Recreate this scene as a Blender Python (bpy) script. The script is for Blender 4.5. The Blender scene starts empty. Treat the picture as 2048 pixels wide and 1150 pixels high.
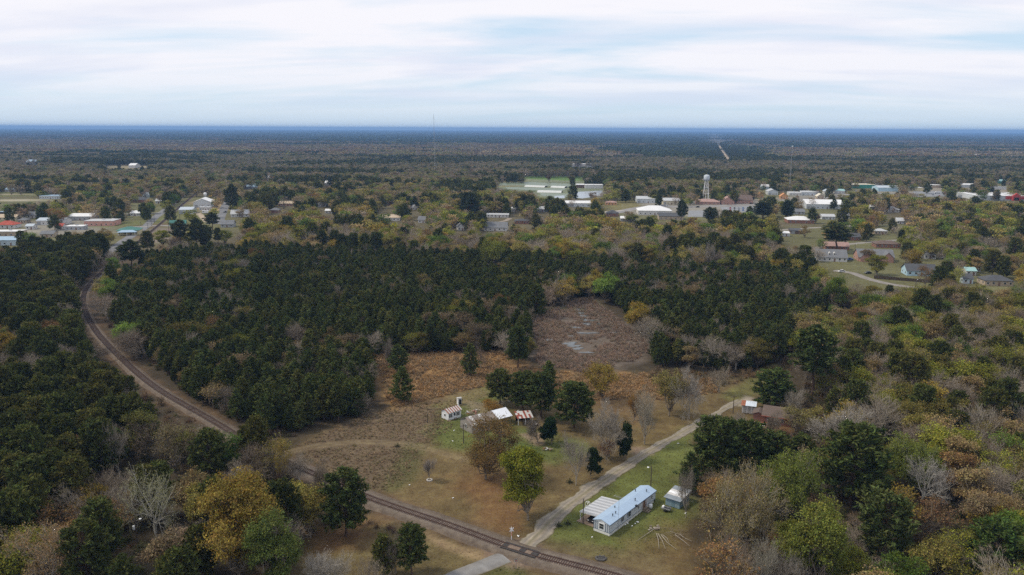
import bpy, math, random
import numpy as np
from mathutils import Vector, Matrix

# ------------------------------------------------------------------ camera
FPX, CAMH, PITCH, ROLL = 1560.0, 90.0, math.radians(11.50), 0.0044
scene = bpy.context.scene
COL = scene.collection
CM = Matrix.Rotation(math.pi/2 - PITCH, 3, 'X') @ Matrix.Rotation(ROLL, 3, 'Z')
CMN = np.array(CM)
cam_d = bpy.data.cameras.new('camera')
cam_d.sensor_width = 36.0
cam_d.lens = 36.0*FPX/2048.0
cam_d.clip_start = 1.0
cam_d.clip_end = 200000.0
cam = bpy.data.objects.new('camera', cam_d)
cam.matrix_world = Matrix.Translation((0, 0, CAMH)) @ CM.to_4x4()
COL.objects.link(cam)
scene.camera = cam

# ------------------------------------------------------------------ light
SUN_EL, SUN_AZ = math.radians(52), math.radians(-85)     # azimuth from +Y, to the left is negative
world = bpy.data.worlds.new('World'); scene.world = world; world.use_nodes = True

class NT:
    def __init__(s, tree):
        s.t = tree; s.n = tree.nodes; s.l = tree.links
    def new(s, typ, **kw):
        nd = s.n.new(typ)
        for k, v in kw.items():
            if k == 'i':
                for a, b in v.items():
                    if hasattr(b, 'is_output') or isinstance(b, bpy.types.NodeSocket): s.l.new(b, nd.inputs[a])
                    else: nd.inputs[a].default_value = b
            else: setattr(nd, k, v)
        return nd
    def m(s, op, a, b=None, c=None):
        nd = s.n.new('ShaderNodeMath'); nd.operation = op
        for k, v in enumerate((a, b, c)):
            if v is None: continue
            if isinstance(v, bpy.types.NodeSocket): s.l.new(v, nd.inputs[k])
            else: nd.inputs[k].default_value = v
        return nd.outputs[0]
    def mix(s, fac, a, b, blend='MIX'):
        nd = s.n.new('ShaderNodeMix'); nd.data_type = 'RGBA'; nd.blend_type = blend
        for k, v in ((0, fac), (6, a), (7, b)):
            if isinstance(v, bpy.types.NodeSocket): s.l.new(v, nd.inputs[k])
            elif k == 0: nd.inputs[k].default_value = v
            else: nd.inputs[k].default_value = (*v[:3], 1)
        return nd.outputs[2]
    def ramp(s, fac, stops):
        nd = s.n.new('ShaderNodeValToRGB')
        e = nd.color_ramp.elements
        while len(e) > 1: e.remove(e[-1])
        e[0].position = stops[0][0]; e[0].color = (*stops[0][1][:3], 1) if hasattr(stops[0][1], '__len__') else (stops[0][1],)*3+(1,)
        for p, c in stops[1:]:
            q = e.new(p); q.color = (*c[:3], 1) if hasattr(c, '__len__') else (c, c, c, 1)
        s.l.new(fac, nd.inputs[0])
        return nd.outputs[0]

def build_world():
    w = NT(world.node_tree); w.n.clear()
    out = w.new('ShaderNodeOutputWorld')
    sky = w.new('ShaderNodeTexSky', sky_type='NISHITA')
    sky.sun_disc = False; sky.sun_elevation = SUN_EL; sky.sun_rotation = SUN_AZ
    sky.altitude = 100; sky.air_density = 1.0; sky.dust_density = 0.6; sky.ozone_density = 2.0
    tc = w.new('ShaderNodeTexCoord')
    sp = w.new('ShaderNodeSeparateXYZ', i={0: tc.outputs['Generated']})
    z = w.m('ADD', w.m('MAXIMUM', sp.outputs[2], 0.0), 0.11)
    u = w.m('DIVIDE', sp.outputs[0], z); v = w.m('DIVIDE', sp.outputs[1], z)
    # a layer of stratus sheets seen edge-on: wide streaks across the view
    c1 = w.new('ShaderNodeCombineXYZ', i={0: w.m('ADD', w.m('MULTIPLY', u, 0.42), w.m('MULTIPLY', v, 0.22)), 1: w.m('MULTIPLY', v, 0.85), 2: 5.3})
    n1 = w.new('ShaderNodeTexNoise', i={'Vector': c1.outputs[0], 'Scale': 1.0, 'Detail': 6.0, 'Roughness': 0.52, 'Distortion': 0.6})
    c2 = w.new('ShaderNodeCombineXYZ', i={0: w.m('SUBTRACT', w.m('MULTIPLY', u, 0.95), w.m('MULTIPLY', v, 0.5)), 1: w.m('MULTIPLY', v, 1.9), 2: 8.4})
    n2 = w.new('ShaderNodeTexNoise', i={'Vector': c2.outputs[0], 'Scale': 1.0, 'Detail': 5.0, 'Roughness': 0.55, 'Distortion': 0.4})
    s = w.m('ADD', w.m('MULTIPLY', n1.outputs[0], 0.80), w.m('MULTIPLY', n2.outputs[0], 0.20))
    cover = w.ramp(s, [(0.36, 0.04), (0.44, 0.60), (0.52, 1.0)])
    # the sheet thins out towards the far horizon
    thin = w.ramp(sp.outputs[2], [(0.0, 0.06), (0.015, 0.16), (0.04, 0.62), (0.065, 0.92), (0.12, 1.0)])
    fac = w.m('MULTIPLY', cover, thin)
    shade = w.new('ShaderNodeTexNoise', i={'Vector': c1.outputs[0], 'Scale': 1.3, 'Detail': 5.0, 'Roughness': 0.5})
    cc = w.mix(w.ramp(shade.outputs[0], [(0.34, 0.0), (0.54, 1.0)]), (0.415, 0.440, 0.520), (0.530, 0.526, 0.556))
    bg1 = w.new('ShaderNodeBackground', i={0: sky.outputs[0], 1: 0.072})
    veil = w.mix(0.80, sky.outputs[0], (4.9, 6.2, 7.5))
    bg1.inputs[0].default_value = (1, 1, 1, 1); w.l.new(veil, bg1.inputs[0])
    bg2 = w.new('ShaderNodeBackground', i={0: cc, 1: 1.0})
    mx = w.new('ShaderNodeMixShader', i={0: fac})
    w.l.new(bg1.outputs[0], mx.inputs[1]); w.l.new(bg2.outputs[0], mx.inputs[2])
    w.l.new(mx.outputs[0], out.inputs[0])
build_world()
sun_d = bpy.data.lights.new('sun', 'SUN'); sun_d.energy = 1.5; sun_d.angle = math.radians(10); sun_d.color = (1.0, 0.90, 0.72)
sun = bpy.data.objects.new('sun', sun_d)
sdir = Vector((math.sin(SUN_AZ)*math.cos(SUN_EL), math.cos(SUN_AZ)*math.cos(SUN_EL), math.sin(SUN_EL)))
sun.rotation_euler = sdir.to_track_quat('Z', 'Y').to_euler(); sun.location = sdir*300
COL.objects.link(sun)
vs = scene.view_settings
vs.view_transform = 'Standard'; vs.look = 'None'; vs.exposure = 0.85; vs.gamma = 1.0; vs.use_curve_mapping = False
cy = scene.cycles
cy.use_denoising = False
cy.sample_clamp_indirect = 1.0
cy.max_bounces = 5; cy.diffuse_bounces = 3; cy.glossy_bounces = 2; cy.transmission_bounces = 3; cy.volume_bounces = 0
cy.transparent_max_bounces = 6

# ------------------------------------------------------------------ projection helpers (photo pixels, 2048 wide)
def G(px, py, z=0.0):
    """world point at height z seen at photo pixel px,py"""
    d = CM @ Vector(((px-1024)/FPX, -(py-575)/FPX, -1.0))
    t = (z-CAMH)/d.z
    return Vector((d.x*t, d.y*t, z))
def GN(P):
    P = np.asarray(P, float)
    d = np.stack([(P[:, 0]-1024)/FPX, -(P[:, 1]-575)/FPX, -np.ones(len(P))], 1) @ CMN.T
    t = -CAMH/d[:, 2]
    return d[:, :2]*t[:, None]
def PX(W):
    """world points (N,3) -> px, py, depth"""
    W = np.asarray(W, float)
    c = (W-np.array([0, 0, CAMH])) @ CMN
    dep = -c[:, 2]
    sd = np.where(np.abs(dep) < 1e-3, 1e-3, dep)
    return 1024+FPX*c[:, 0]/sd, 575-FPX*c[:, 1]/sd, dep
def depth(px, py):
    p = G(px, py); return PX(np.array([[p.x, p.y, 0]]))[2][0]
def hm(px, by, ty):
    """height in metres of something standing at px,by whose top shows at ty"""
    lo, hi = 0.0, 400.0
    p = G(px, by)
    for _ in range(40):
        m = (lo+hi)/2
        if PX(np.array([[p.x, p.y, m]]))[1][0] > ty: lo = m
        else: hi = m
    return lo
def wm(px, by, wpx): return wpx*depth(px, by)/FPX

def pip(P, poly):
    x, y = P[:, 0], P[:, 1]; poly = np.asarray(poly, float)
    ins = np.zeros(len(P), bool)
    j = len(poly)-1
    for i in range(len(poly)):
        xi, yi = poly[i]; xj, yj = poly[j]
        c = ((yi > y) != (yj > y)) & (x < (xj-xi)*(y-yi)/((yj-yi) if yj != yi else 1e-9)+xi)
        ins ^= c; j = i
    return ins
def polydist(P, pts, closed=False):
    d = np.full(len(P), 1e9); pts = np.asarray(pts, float)
    n = len(pts)
    for i in range(n if closed else n-1):
        a = pts[i]; b = pts[(i+1) % n]; ab = b-a
        t = np.clip(((P-a) @ ab)/max(ab @ ab, 1e-9), 0, 1)
        d = np.minimum(d, np.hypot(*(P-(a+t[:, None]*ab)).T))
    return d
def sdist(P, poly):
    d = polydist(P, poly, True)
    return np.where(pip(P, poly), d, -d)
def vnoise(P, scale, seed=0):
    r = np.random.RandomState(seed); T = r.rand(256, 256)
    q = P/scale; i = np.floor(q).astype(int); f = q-i; f = f*f*(3-2*f)
    x0, y0 = i[:, 0] % 256, i[:, 1] % 256; x1, y1 = (x0+1) % 256, (y0+1) % 256
    return (T[x0, y0]*(1-f[:, 0])+T[x1, y0]*f[:, 0])*(1-f[:, 1])+(T[x0, y1]*(1-f[:, 0])+T[x1, y1]*f[:, 0])*f[:, 1]
def fbm(P, scale, seed=0, o=4):
    s = 0; a = 1; t = 0
    for k in range(o):
        s = s+a*vnoise(P, scale/2**k, seed+k); t += a; a *= 0.55
    return s/t
def spline(pts, step):
    """Catmull-Rom through pts (N,2), resampled at step metres"""
    P = np.asarray(pts, float); P = np.vstack([2*P[0]-P[1], P, 2*P[-1]-P[-2]])
    out = []
    for i in range(1, len(P)-2):
        t = np.linspace(0, 1, 30, endpoint=False)[:, None]
        a, b, c, d = P[i-1], P[i], P[i+1], P[i+2]
        out.append(.5*((2*b)+(-a+c)*t+(2*a-5*b+4*c-d)*t**2+(-a+3*b-3*c+d)*t**3))
    out.append(P[-2][None]); Q = np.vstack(out)
    s = np.concatenate([[0], np.cumsum(np.hypot(*np.diff(Q, axis=0).T))])
    n = max(2, int(s[-1]/step)); u = np.linspace(0, s[-1], n+1)
    return np.stack([np.interp(u, s, Q[:, 0]), np.interp(u, s, Q[:, 1])], 1)

# ------------------------------------------------------------------ object helpers
def prop(o, label=None, cat=None, group=None, kind=None):
    if label: o['label'] = label
    if cat: o['category'] = cat
    if group: o['group'] = group
    if kind: o['kind'] = kind
    return o
def link(name, data, parent=None, loc=None, rz=0.0):
    o = bpy.data.objects.new(name, data)
    if loc is not None: o.location = loc
    o.rotation_euler = (0, 0, rz)
    if parent is not None: o.parent = parent
    COL.objects.link(o); return o
def empty(name, loc, rz=0.0, label=None, cat=None, group=None):
    return prop(link(name, None, None, loc, rz), label, cat, group)
def npmesh(name, V, F, mats, mi=None, smooth=False):
    """V (N,3) array, F list of arrays of faces with equal vertex count"""
    me = bpy.data.meshes.new(name)
    V = np.asarray(V, np.float32)
    if not isinstance(F, list): F = [F]
    F = [np.asarray(f, np.int32) for f in F if len(f)]
    nl = sum(f.size for f in F); nf = sum(len(f) for f in F)
    me.vertices.add(len(V)); me.vertices.foreach_set('co', V.ravel())
    me.loops.add(nl); me.loops.foreach_set('vertex_index', np.concatenate([f.ravel() for f in F]))
    tot = np.concatenate([np.full(len(f), f.shape[1], np.int32) for f in F])
    st = np.concatenate([[0], np.cumsum(tot)[:-1]]).astype(np.int32)
    me.polygons.add(nf); me.polygons.foreach_set('loop_start', st)
    if mi is not None: me.polygons.foreach_set('material_index', np.asarray(mi, np.int32))
    if smooth: me.polygons.foreach_set('use_smooth', np.ones(nf, bool))
    for m in (mats if isinstance(mats, (list, tuple)) else [mats]): me.materials.append(m)
    me.update(); me.validate()
    return me
class MB:
    """collects boxes, tubes and polygons into one mesh"""
    def __init__(s): s.v = []; s.f = []
    def add(s, V, F):
        o = len(s.v); s.v += [tuple(p) for p in V]; s.f += [tuple(o+i for i in f) for f in F]; return s
    def box(s, c, d, rz=0.0):
        hx, hy, hz = d[0]/2, d[1]/2, d[2]/2; ca, sa = math.cos(rz), math.sin(rz)
        V = []
        for sz in (-1, 1):
            for sx, sy in ((-1, -1), (1, -1), (1, 1), (-1, 1)):
                x, y = sx*hx, sy*hy
                V.append((c[0]+x*ca-y*sa, c[1]+x*sa+y*ca, c[2]+sz*hz))
        return s.add(V, [(3, 2, 1, 0), (4, 5, 6, 7), (0, 1, 5, 4), (1, 2, 6, 5), (2, 3, 7, 6), (3, 0, 4, 7)])
    def tube(s, p0, p1, r0, r1=None, n=6):
        r1 = r0 if r1 is None else r1
        p0, p1 = Vector(p0), Vector(p1); d = (p1-p0).normalized()
        a = d.orthogonal().normalized(); b = d.cross(a)
        V = []
        for p, r in ((p0, r0), (p1, r1)):
            for k in range(n):
                t = 2*math.pi*k/n; V.append(p+a*math.cos(t)*r+b*math.sin(t)*r)
        F = [(k, (k+1) % n, n+(k+1) % n, n+k) for k in range(n)]+[tuple(range(n-1, -1, -1)), tuple(range(n, 2*n))]
        return s.add(V, F)
    def lathe(s, prof, n=16, c=(0, 0, 0)):
        V = []
        for r, z in prof:
            for k in range(n):
                t = 2*math.pi*k/n; V.append((c[0]+r*math.cos(t), c[1]+r*math.sin(t), c[2]+z))
        F = []
        for i in range(len(prof)-1):
            for k in range(n):
                F.append((i*n+k, i*n+(k+1) % n, (i+1)*n+(k+1) % n, (i+1)*n+k))
        F += [tuple(range(n-1, -1, -1)), tuple(range((len(prof)-1)*n, len(prof)*n))]
        return s.add(V, F)
    def prism(s, poly, axis, a, b):
        """extrude a 2D polygon along an axis ('x': poly is (y,z); 'y': poly is (x,z); 'z': poly is (x,y)) from a to b"""
        def P(q, t):
            return {'x': (t, q[0], q[1]), 'y': (q[0], t, q[1]), 'z': (q[0], q[1], t)}[axis]
        n = len(poly); V = [P(q, a) for q in poly]+[P(q, b) for q in poly]
        F = [(k, (k+1) % n, n+(k+1) % n, n+k) for k in range(n)]+[tuple(range(n-1, -1, -1)), tuple(range(n, 2*n))]
        return s.add(V, F)
    def mesh(s, name, mat, smooth=False):
        me = bpy.data.meshes.new(name); me.from_pydata(s.v, [], s.f); me.materials.append(mat); me.update()
        bm_fix(me)
        if smooth:
            for p in me.polygons: p.use_smooth = True
        return me
    def build(s, name, mat, parent=None, smooth=False):
        return link(name, s.mesh(name, mat, smooth), parent)
def bm_fix(me):
    import bmesh
    b = bmesh.new(); b.from_mesh(me); bmesh.ops.recalc_face_normals(b, faces=b.faces); b.to_mesh(me); b.free()

# ------------------------------------------------------------------ materials
MATS = {}
def mat(name, col, rough=0.85, var=0.25, scale=0.6, metal=0.0, spec=0.3, dirt=None, bump=0.0, seam=None, coord='Object'):
    """plain weathered surface: colour with two scales of noise; optional dirt colour and ribbed seams"""
    if name in MATS: return MATS[name]
    m = bpy.data.materials.new(name); m.use_nodes = True
    t = NT(m.node_tree); t.n.clear()
    out = t.new('ShaderNodeOutputMaterial')
    b = t.new('ShaderNodeBsdfPrincipled', i={'Roughness': rough, 'Metallic': metal, 'Specular IOR Level': spec})
    tc = t.new('ShaderNodeTexCoord')
    n1 = t.new('ShaderNodeTexNoise', i={'Vector': tc.outputs[coord], 'Scale': scale, 'Detail': 5.0, 'Roughness': 0.65})
    n2 = t.new('ShaderNodeTexNoise', i={'Vector': tc.outputs[coord], 'Scale': scale*9, 'Detail': 3.0})
    f = t.m('ADD', t.m('MULTIPLY', n1.outputs[0], 0.65), t.m('MULTIPLY', n2.outputs[0], 0.35))
    lo = tuple(c*(1-var) for c in col); hi = tuple(min(1, c*(1+var)) for c in col)
    c = t.ramp(f, [(0.3, lo), (0.7, hi)])
    if dirt:
        n3 = t.new('ShaderNodeTexNoise', i={'Vector': tc.outputs[coord], 'Scale': scale*0.9, 'Detail': 7.0, 'Roughness': 0.75})
        c = t.mix(t.ramp(n3.outputs[0], [(dirt[1], 0.0), (dirt[1]+0.12, 1.0)]), c, dirt[0])
    if seam:
        sp = t.new('ShaderNodeSeparateXYZ', i={0: tc.outputs['Object']})
        q = t.m('FRACT', t.m('DIVIDE', sp.outputs[seam[0]], seam[1]))
        k = t.m('LESS_THAN', q, seam[2])
        c = t.mix(t.m('MULTIPLY', k, seam[3]), c, seam[4] if len(seam) > 4 else tuple(v*0.55 for v in col))
    t.l.new(c, b.inputs['Base Color'])
    if bump:
        bp = t.new('ShaderNodeBump', i={'Strength': bump, 'Distance': 0.1, 'Height': n2.outputs[0]})
        t.l.new(bp.outputs[0], b.inputs['Normal'])
    t.l.new(b.outputs[0], out.inputs[0])
    MATS[name] = m; return m
def leafmat(name, transl=0.25, var=0.45, hue=0.03):
    m = bpy.data.materials.new(name); m.use_nodes = True
    t = NT(m.node_tree); t.n.clear()
    out = t.new('ShaderNodeOutputMaterial')
    at = t.new('ShaderNodeAttribute', attribute_type='INSTANCER', attribute_name='tint')
    ge = t.new('ShaderNodeNewGeometry')
    r = ge.outputs['Random Per Island']
    hs = t.new('ShaderNodeHueSaturation', i={'Hue': t.m('ADD', 0.5-hue, t.m('MULTIPLY', r, 2*hue)), 'Saturation': 1.0,
               'Value': t.m('ADD', 1-var, t.m('MULTIPLY', t.m('FRACT', t.m('MULTIPLY', r, 7.31)), 2*var)), 'Color': at.outputs['Color']})
    cl = t.new('ShaderNodeAttribute', attribute_name='cl'); cc = t.mix(1.0, hs.outputs[0], cl.outputs['Color'], 'MULTIPLY')
    d = t.new('ShaderNodeBsdfDiffuse', i={0: cc}); tr = t.new('ShaderNodeBsdfTranslucent', i={0: cc})
    mx = t.new('ShaderNodeMixShader', i={0: transl}); t.l.new(d.outputs[0], mx.inputs[1]); t.l.new(tr.outputs[0], mx.inputs[2])
    t.l.new(mx.outputs[0], out.inputs[0]); return m
def colmat(name, rough=1.0, n1s=0.35, n2s=2.2, var=0.52, bump=0.3, spec=0.1):
    """surface whose colour zones are stored on its vertices, broken up by noise"""
    m = bpy.data.materials.new(name); m.use_nodes = True
    t = NT(m.node_tree); t.n.clear()
    out = t.new('ShaderNodeOutputMaterial')
    b = t.new('ShaderNodeBsdfPrincipled', i={'Roughness': rough, 'Specular IOR Level': spec})
    at = t.new('ShaderNodeAttribute', attribute_name='col')
    tc = t.new('ShaderNodeTexCoord')
    a1 = t.new('ShaderNodeTexNoise', i={'Vector': tc.outputs['Object'], 'Scale': n1s, 'Detail': 6.0, 'Roughness': 0.7})
    a2 = t.new('ShaderNodeTexNoise', i={'Vector': tc.outputs['Object'], 'Scale': n2s, 'Detail': 4.0, 'Roughness': 0.7})
    f = t.m('ADD', t.m('MULTIPLY', a1.outputs[0], 0.5), t.m('MULTIPLY', a2.outputs[0], 0.5))
    v = t.new('ShaderNodeMapRange', i={0: f, 1: 0.3, 2: 0.7, 3: 1-var, 4: 1+var})
    hs = t.new('ShaderNodeHueSaturation', i={'Hue': t.m('ADD', 0.475, t.m('MULTIPLY', a1.outputs[0], 0.05)), 'Value': v.outputs[0], 'Color': at.outputs['Color']})
    t.l.new(hs.outputs[0], b.inputs['Base Color'])
    bp = t.new('ShaderNodeBump', i={'Strength': bump, 'Distance': 0.25, 'Height': a2.outputs[0]})
    t.l.new(bp.outputs[0], b.inputs['Normal'])
    t.l.new(b.outputs[0], out.inputs[0]); return m
def setcol(me, C, name='col'):
    a = me.attributes.new(name, 'FLOAT_COLOR', 'POINT')
    a.data.foreach_set('color', np.concatenate([C, np.ones((len(C), 1))], 1).astype(np.float32).ravel())

M_GROUND = colmat('ground_soil'); M_ROAD = colmat('road_gravel', n1s=0.5, n2s=5.0, var=0.3, bump=0.2)
M_LEAF = leafmat('leaf_budding', 0.25, 0.35, 0.025); M_NEEDLE = leafmat('pine_needles', 0.10, 0.45, 0.02)
M_TWIG = leafmat('twigs', 0.0, 0.25, 0.01)
M_BARK = mat('bark', (0.085, 0.068, 0.055), var=0.4, scale=2.0); M_PBARK = mat('pine_bark', (0.10, 0.062, 0.045), var=0.4, scale=2.0)
M_TWIGBARK = mat('grey_twig_bark', (0.20, 0.165, 0.125), var=0.35, scale=1.5)
M_PALEBARK = mat('pale_bark', (0.32, 0.285, 0.235), var=0.4, scale=1.5)
# ------------------------------------------------------------------ layout (traced in photo pixels, laid on the ground plane)
RAIL_PX = [(1400, 1208), (1300, 1177), (1215, 1150), (1040, 1103), (900, 1053), (745, 1000), (640, 955), (530, 905), (420, 840), (310, 775),
           (240, 715), (190, 660), (168, 612), (172, 580), (200, 548), (235, 515), (274, 486), (317, 451), (363, 411), (400, 380), (428, 354)]
ROAD_PX = [(870, 1175), (925, 1148), (990, 1122), (1043, 1100), (1078, 1068), (1120, 1026), (1200, 966), (1300, 902), (1400, 845), (1480, 800)]
RAIL = spline(GN(RAIL_PX), 1.0); ROAD = spline(GN(ROAD_PX), 1.0)
MEADOW = [(545, 918), (620, 866), (700, 848), (775, 812), (755, 745), (742, 712), (1010, 705), (1050, 735), (1180, 752), (1290, 745), (1400, 757),
          (1500, 757), (1550, 728), (1575, 742), (1530, 790), (1605, 805), (1605, 850), (1520, 885), (1440, 850), (1385, 890), (1372, 960),
          (1385, 1060), (1400, 1170), (1200, 1230), (880, 1210), (740, 1170), (870, 1080), (780, 1030), (735, 985), (640, 940)]
MARSH = [(1066, 668), (1072, 640), (1092, 622), (1128, 614), (1152, 600), (1186, 596), (1200, 612), (1232, 632), (1252, 652), (1290, 680), (1296, 705), (1268, 722), (1236, 724), (1216, 742), (1160, 746), (1120, 734), (1086, 738), (1064, 712), (1074, 690)]
PINEPLANT = [(545, 872), (600, 862), (660, 848), (720, 838), (765, 812), (750, 765), (738, 712), (830, 712), (900, 716), (960, 712), (1030, 700), (1055, 728),
             (1058, 640), (1075, 612), (1130, 598), (1195, 588), (1245, 622), (1305, 682), (1310, 735), (1400, 742), (1500, 748), (1548, 722), (1600, 700), (1640, 652),
             (1650, 615), (1600, 575), (1500, 552), (1300, 540), (1150, 535), (1000, 525), (900, 530), (700, 518), (500, 512), (350, 520), (285, 540), (240, 575),
             (225, 640), (290, 715), (390, 800), (470, 850)]
LEFTWOODS = [(-400, 505), (215, 510), (175, 560), (150, 610), (165, 665), (225, 730), (310, 795), (420, 865), (520, 925), (640, 985), (720, 1030), (640, 1060), (560, 1140), (520, 1260), (-700, 1300)]
RIGHTWOODS = [(1400, 1300), (1398, 1000), (1385, 900), (1450, 855), (1600, 865), (1612, 770), (1580, 722), (1650, 665), (1665, 620), (1760, 590), (2400, 600), (2700, 1300)]
HOODRIGHT = [(1555, 452), (2300, 440), (2300, 600), (1760, 590), (1660, 575), (1570, 520)]
TOWNLEFT = [(-150, 398), (500, 392), (490, 470), (330, 490), (230, 505), (0, 512), (-150, 512)]
TOWNRIGHT = [(1235, 388), (1560, 378), (2150, 362), (2150, 405), (1900, 405), (1720, 415), (1700, 452), (1540, 445), (1380, 445), (1235, 448)]
PONDS = [(985, 364), (1050, 358), (1215, 364), (1215, 396), (1080, 398), (1060, 385), (985, 376)]
FIELD = [(1050, 352), (1166, 352), (1167, 366), (1050, 364)]
FARPINE = [(1185, 296), (1440, 288), (1520, 300), (1560, 324), (1500, 322), (1420, 322), (1330, 318), (1240, 312)]
W = {k: GN(v) for k, v in dict(MEADOW=MEADOW, MARSH=MARSH, PINE=PINEPLANT).items()}

# ------------------------------------------------------------------ ground sheet
def axis(segs):
    out = [segs[0][0]]
    for a, b, s0, s1 in segs:
        x = a; s = s0
        n = max(1, int(round((b-a)/((s0+s1)/2))))
        w = np.linspace(s0, s1, n); w = w/w.sum()*(b-a)
        out += list(a+np.cumsum(w))
    return np.array(out)
def gz(P): return (fbm(P, 6, 9)-0.5)*0.14-0.10
def build_ground():
    xs = axis([(-36000, -6000, 5000, 2000), (-6000, -800, 700, 60), (-800, -170, 40, 6), (-170, 150, 1.1, 1.1), (150, 800, 6, 40), (800, 6000, 60, 700), (6000, 36000, 2000, 5000)])
    ys = axis([(-3000, 0, 800, 100), (0, 125, 40, 4), (125, 320, 1.0, 1.1), (320, 520, 1.5, 3), (520, 1500, 4, 12), (1500, 6000, 20, 200), (6000, 36000, 300, 4000)])
    X, Y = np.meshgrid(xs, ys); P = np.stack([X.ravel(), Y.ravel()], 1)
    n = len(P)
    def mixin(C, m, c): m = np.clip(m, 0, 1)[:, None]; return C*(1-m)+np.asarray(c)*m
    n20, n6, n60 = fbm(P, 22, 3), fbm(P, 6, 9), fbm(P, 70, 15)
    C = np.tile(np.array([0.060, 0.047, 0.030]), (n, 1))                      # leaf litter under the woods
    C = mixin(C, np.clip((P[:, 1]-480)/200, 0, 1)*0.85, (0.115, 0.098, 0.055))
    px, py, dp = PX(np.c_[P, np.zeros(n)]); Q = np.stack([px, py], 1)
    ok = dp > 50
    def zp(poly, c, soft, amp=0.0, base=n20, dens=1.0):
        nonlocal C
        wp = GN(poly); sel = ok & (P[:, 0] > wp[:, 0].min()-30) & (P[:, 0] < wp[:, 0].max()+30) & (P[:, 1] > wp[:, 1].min()-30) & (P[:, 1] < wp[:, 1].max()+30)
        if not sel.any(): return
        sd = sdist(P[sel], wp)+(base[sel]-0.5)*amp
        m = np.clip(sd/soft+0.5, 0, 1)*dens; C[sel] = mixin(C[sel], m, c)
    far_n = fbm(P, 420, 31)
    C[P[:, 1] > 1500] = (0.075, 0.066, 0.044)
    # town lots, lawns and fields
    for z in (TOWNLEFT, TOWNRIGHT, HOODRIGHT):
        zp(z, (0.125, 0.120, 0.055), 25, 60, fbm(P, 60, 44), 0.9)
    zp([(1250, 404), (1420, 396), (1520, 398), (1700, 384), (1720, 400), (1560, 418), (1480, 430), (1300, 432), (1250, 425)], (0.24, 0.22, 0.20), 14, 30, fbm(P, 40, 45), 0.75)
    zp([(1740, 374), (2080, 372), (2080, 402), (1900, 396), (1740, 384)], (0.26, 0.23, 0.19), 20, 30, fbm(P, 40, 46), 0.85)
    zp([(80, 440), (230, 440), (225, 466), (100, 472), (20, 470)], (0.24, 0.22, 0.19), 10, 20, fbm(P, 40, 47), 0.8)
    zp([(400, 398), (452, 398), (446, 422), (398, 424)], (0.36, 0.25, 0.15), 8, 14, fbm(P, 30, 48), 0.9)
    zp([(300, 470), (318, 452), (344, 450), (340, 466), (305, 494), (282, 492)], (0.20, 0.16, 0.145), 5, 6)
    zp([(318, 452), (350, 415), (360, 412), (392, 415), (420, 430), (410, 446), (345, 450)], (0.125, 0.125, 0.05), 6, 10)
    zp([(228, 462), (300, 452), (318, 448), (270, 486), (215, 506), (180, 500)], (0.115, 0.105, 0.05), 8, 10)
    zp([(200, 448), (330, 436), (330, 444), (200, 456)], (0.14, 0.145, 0.055), 10, 10)
    zp(FIELD, (0.095, 0.155, 0.04), 20, 20); zp(PONDS, (0.15, 0.165, 0.10), 15, 20)
    zp([(935, 366), (1000, 360), (1050, 360), (1050, 372), (940, 376)], (0.20, 0.175, 0.085), 20, 20)
    zp([(1215, 402), (1275, 402), (1285, 420), (1220, 424)], (0.16, 0.14, 0.06), 14, 20)
    zp([(205, 331), (300, 329), (300, 337), (205, 339)], (0.30, 0.25, 0.14), 40, 40)
    zp([(-40, 383), (110, 382), (110, 392), (-40, 394)], (0.13, 0.135, 0.05), 20, 20)
    zp([(-40, 388), (75, 387), (75, 390), (-40, 391)], (0.26, 0.23, 0.15), 6, 4); zp([(-40, 399), (95, 398), (95, 402), (-40, 403)], (0.28, 0.25, 0.18), 6, 4)
    # the clearing
    zp(MEADOW, (0.120, 0.088, 0.042), 6, 10)
    zp([(560, 905), (640, 868), (760, 820), (880, 800), (960, 790), (930, 850), (840, 895), (810, 960), (760, 985), (640, 940)], (0.125, 0.092, 0.058), 6, 8)
    zp([(745, 705), (1000, 700), (1060, 735), (1180, 750), (1310, 745), (1320, 790), (1180, 800), (980, 770), (900, 790), (790, 815), (770, 790)], (0.21, 0.125, 0.055), 8, 14, n6)
    zp([(850, 885), (870, 830), (905, 795), (960, 772), (1010, 790), (1010, 840), (1120, 870), (1180, 900), (1110, 935), (1010, 905), (930, 905)], (0.095, 0.110, 0.032), 5, 12, n6, 0.9)
    zp([(890, 790), (960, 775), (985, 790), (925, 810), (890, 825)], (0.17, 0.13, 0.065), 3, 5, n6, 0.8)
    zp([(1130, 1010), (1300, 900), (1392, 850), (1400, 870), (1380, 960), (1388, 1050), (1330, 1110), (1200, 1120), (1080, 1090), (1090, 1060)], (0.105, 0.118, 0.034), 5, 14, n6, 0.95)
    zp([(1270, 1060), (1390, 1040), (1405, 1180), (1200, 1180)], (0.135, 0.092, 0.042), 8, 12, n6, 0.75)
    zp([(1090, 1075), (1330, 1110), (1330, 1160), (1180, 1150), (1080, 1100)], (0.130, 0.100, 0.052), 3, 8, n6, 0.7)
    zp([(860, 905), (1010, 905), (1120, 935), (1180, 955), (1050, 1075), (985, 1085), (780, 1000), (820, 960)], (0.135, 0.098, 0.046), 6, 10, n6, 0.9)
    zp([(935, 935), (1000, 950), (1050, 1005), (1050, 1068), (1000, 1078), (960, 1010), (925, 975)], (0.165, 0.085, 0.038), 8, 14, n6, 0.6)   # fallen leaves
    zp([(810, 885), (855, 890), (830, 960), (780, 985), (760, 975)], (0.085, 0.082, 0.032), 3, 5, n6, 0.7)
    zp([(1440, 795), (1500, 752), (1552, 728), (1560, 740), (1520, 785), (1480, 812)], (0.125, 0.115, 0.042), 3, 4, n6, 0.95)
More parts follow.
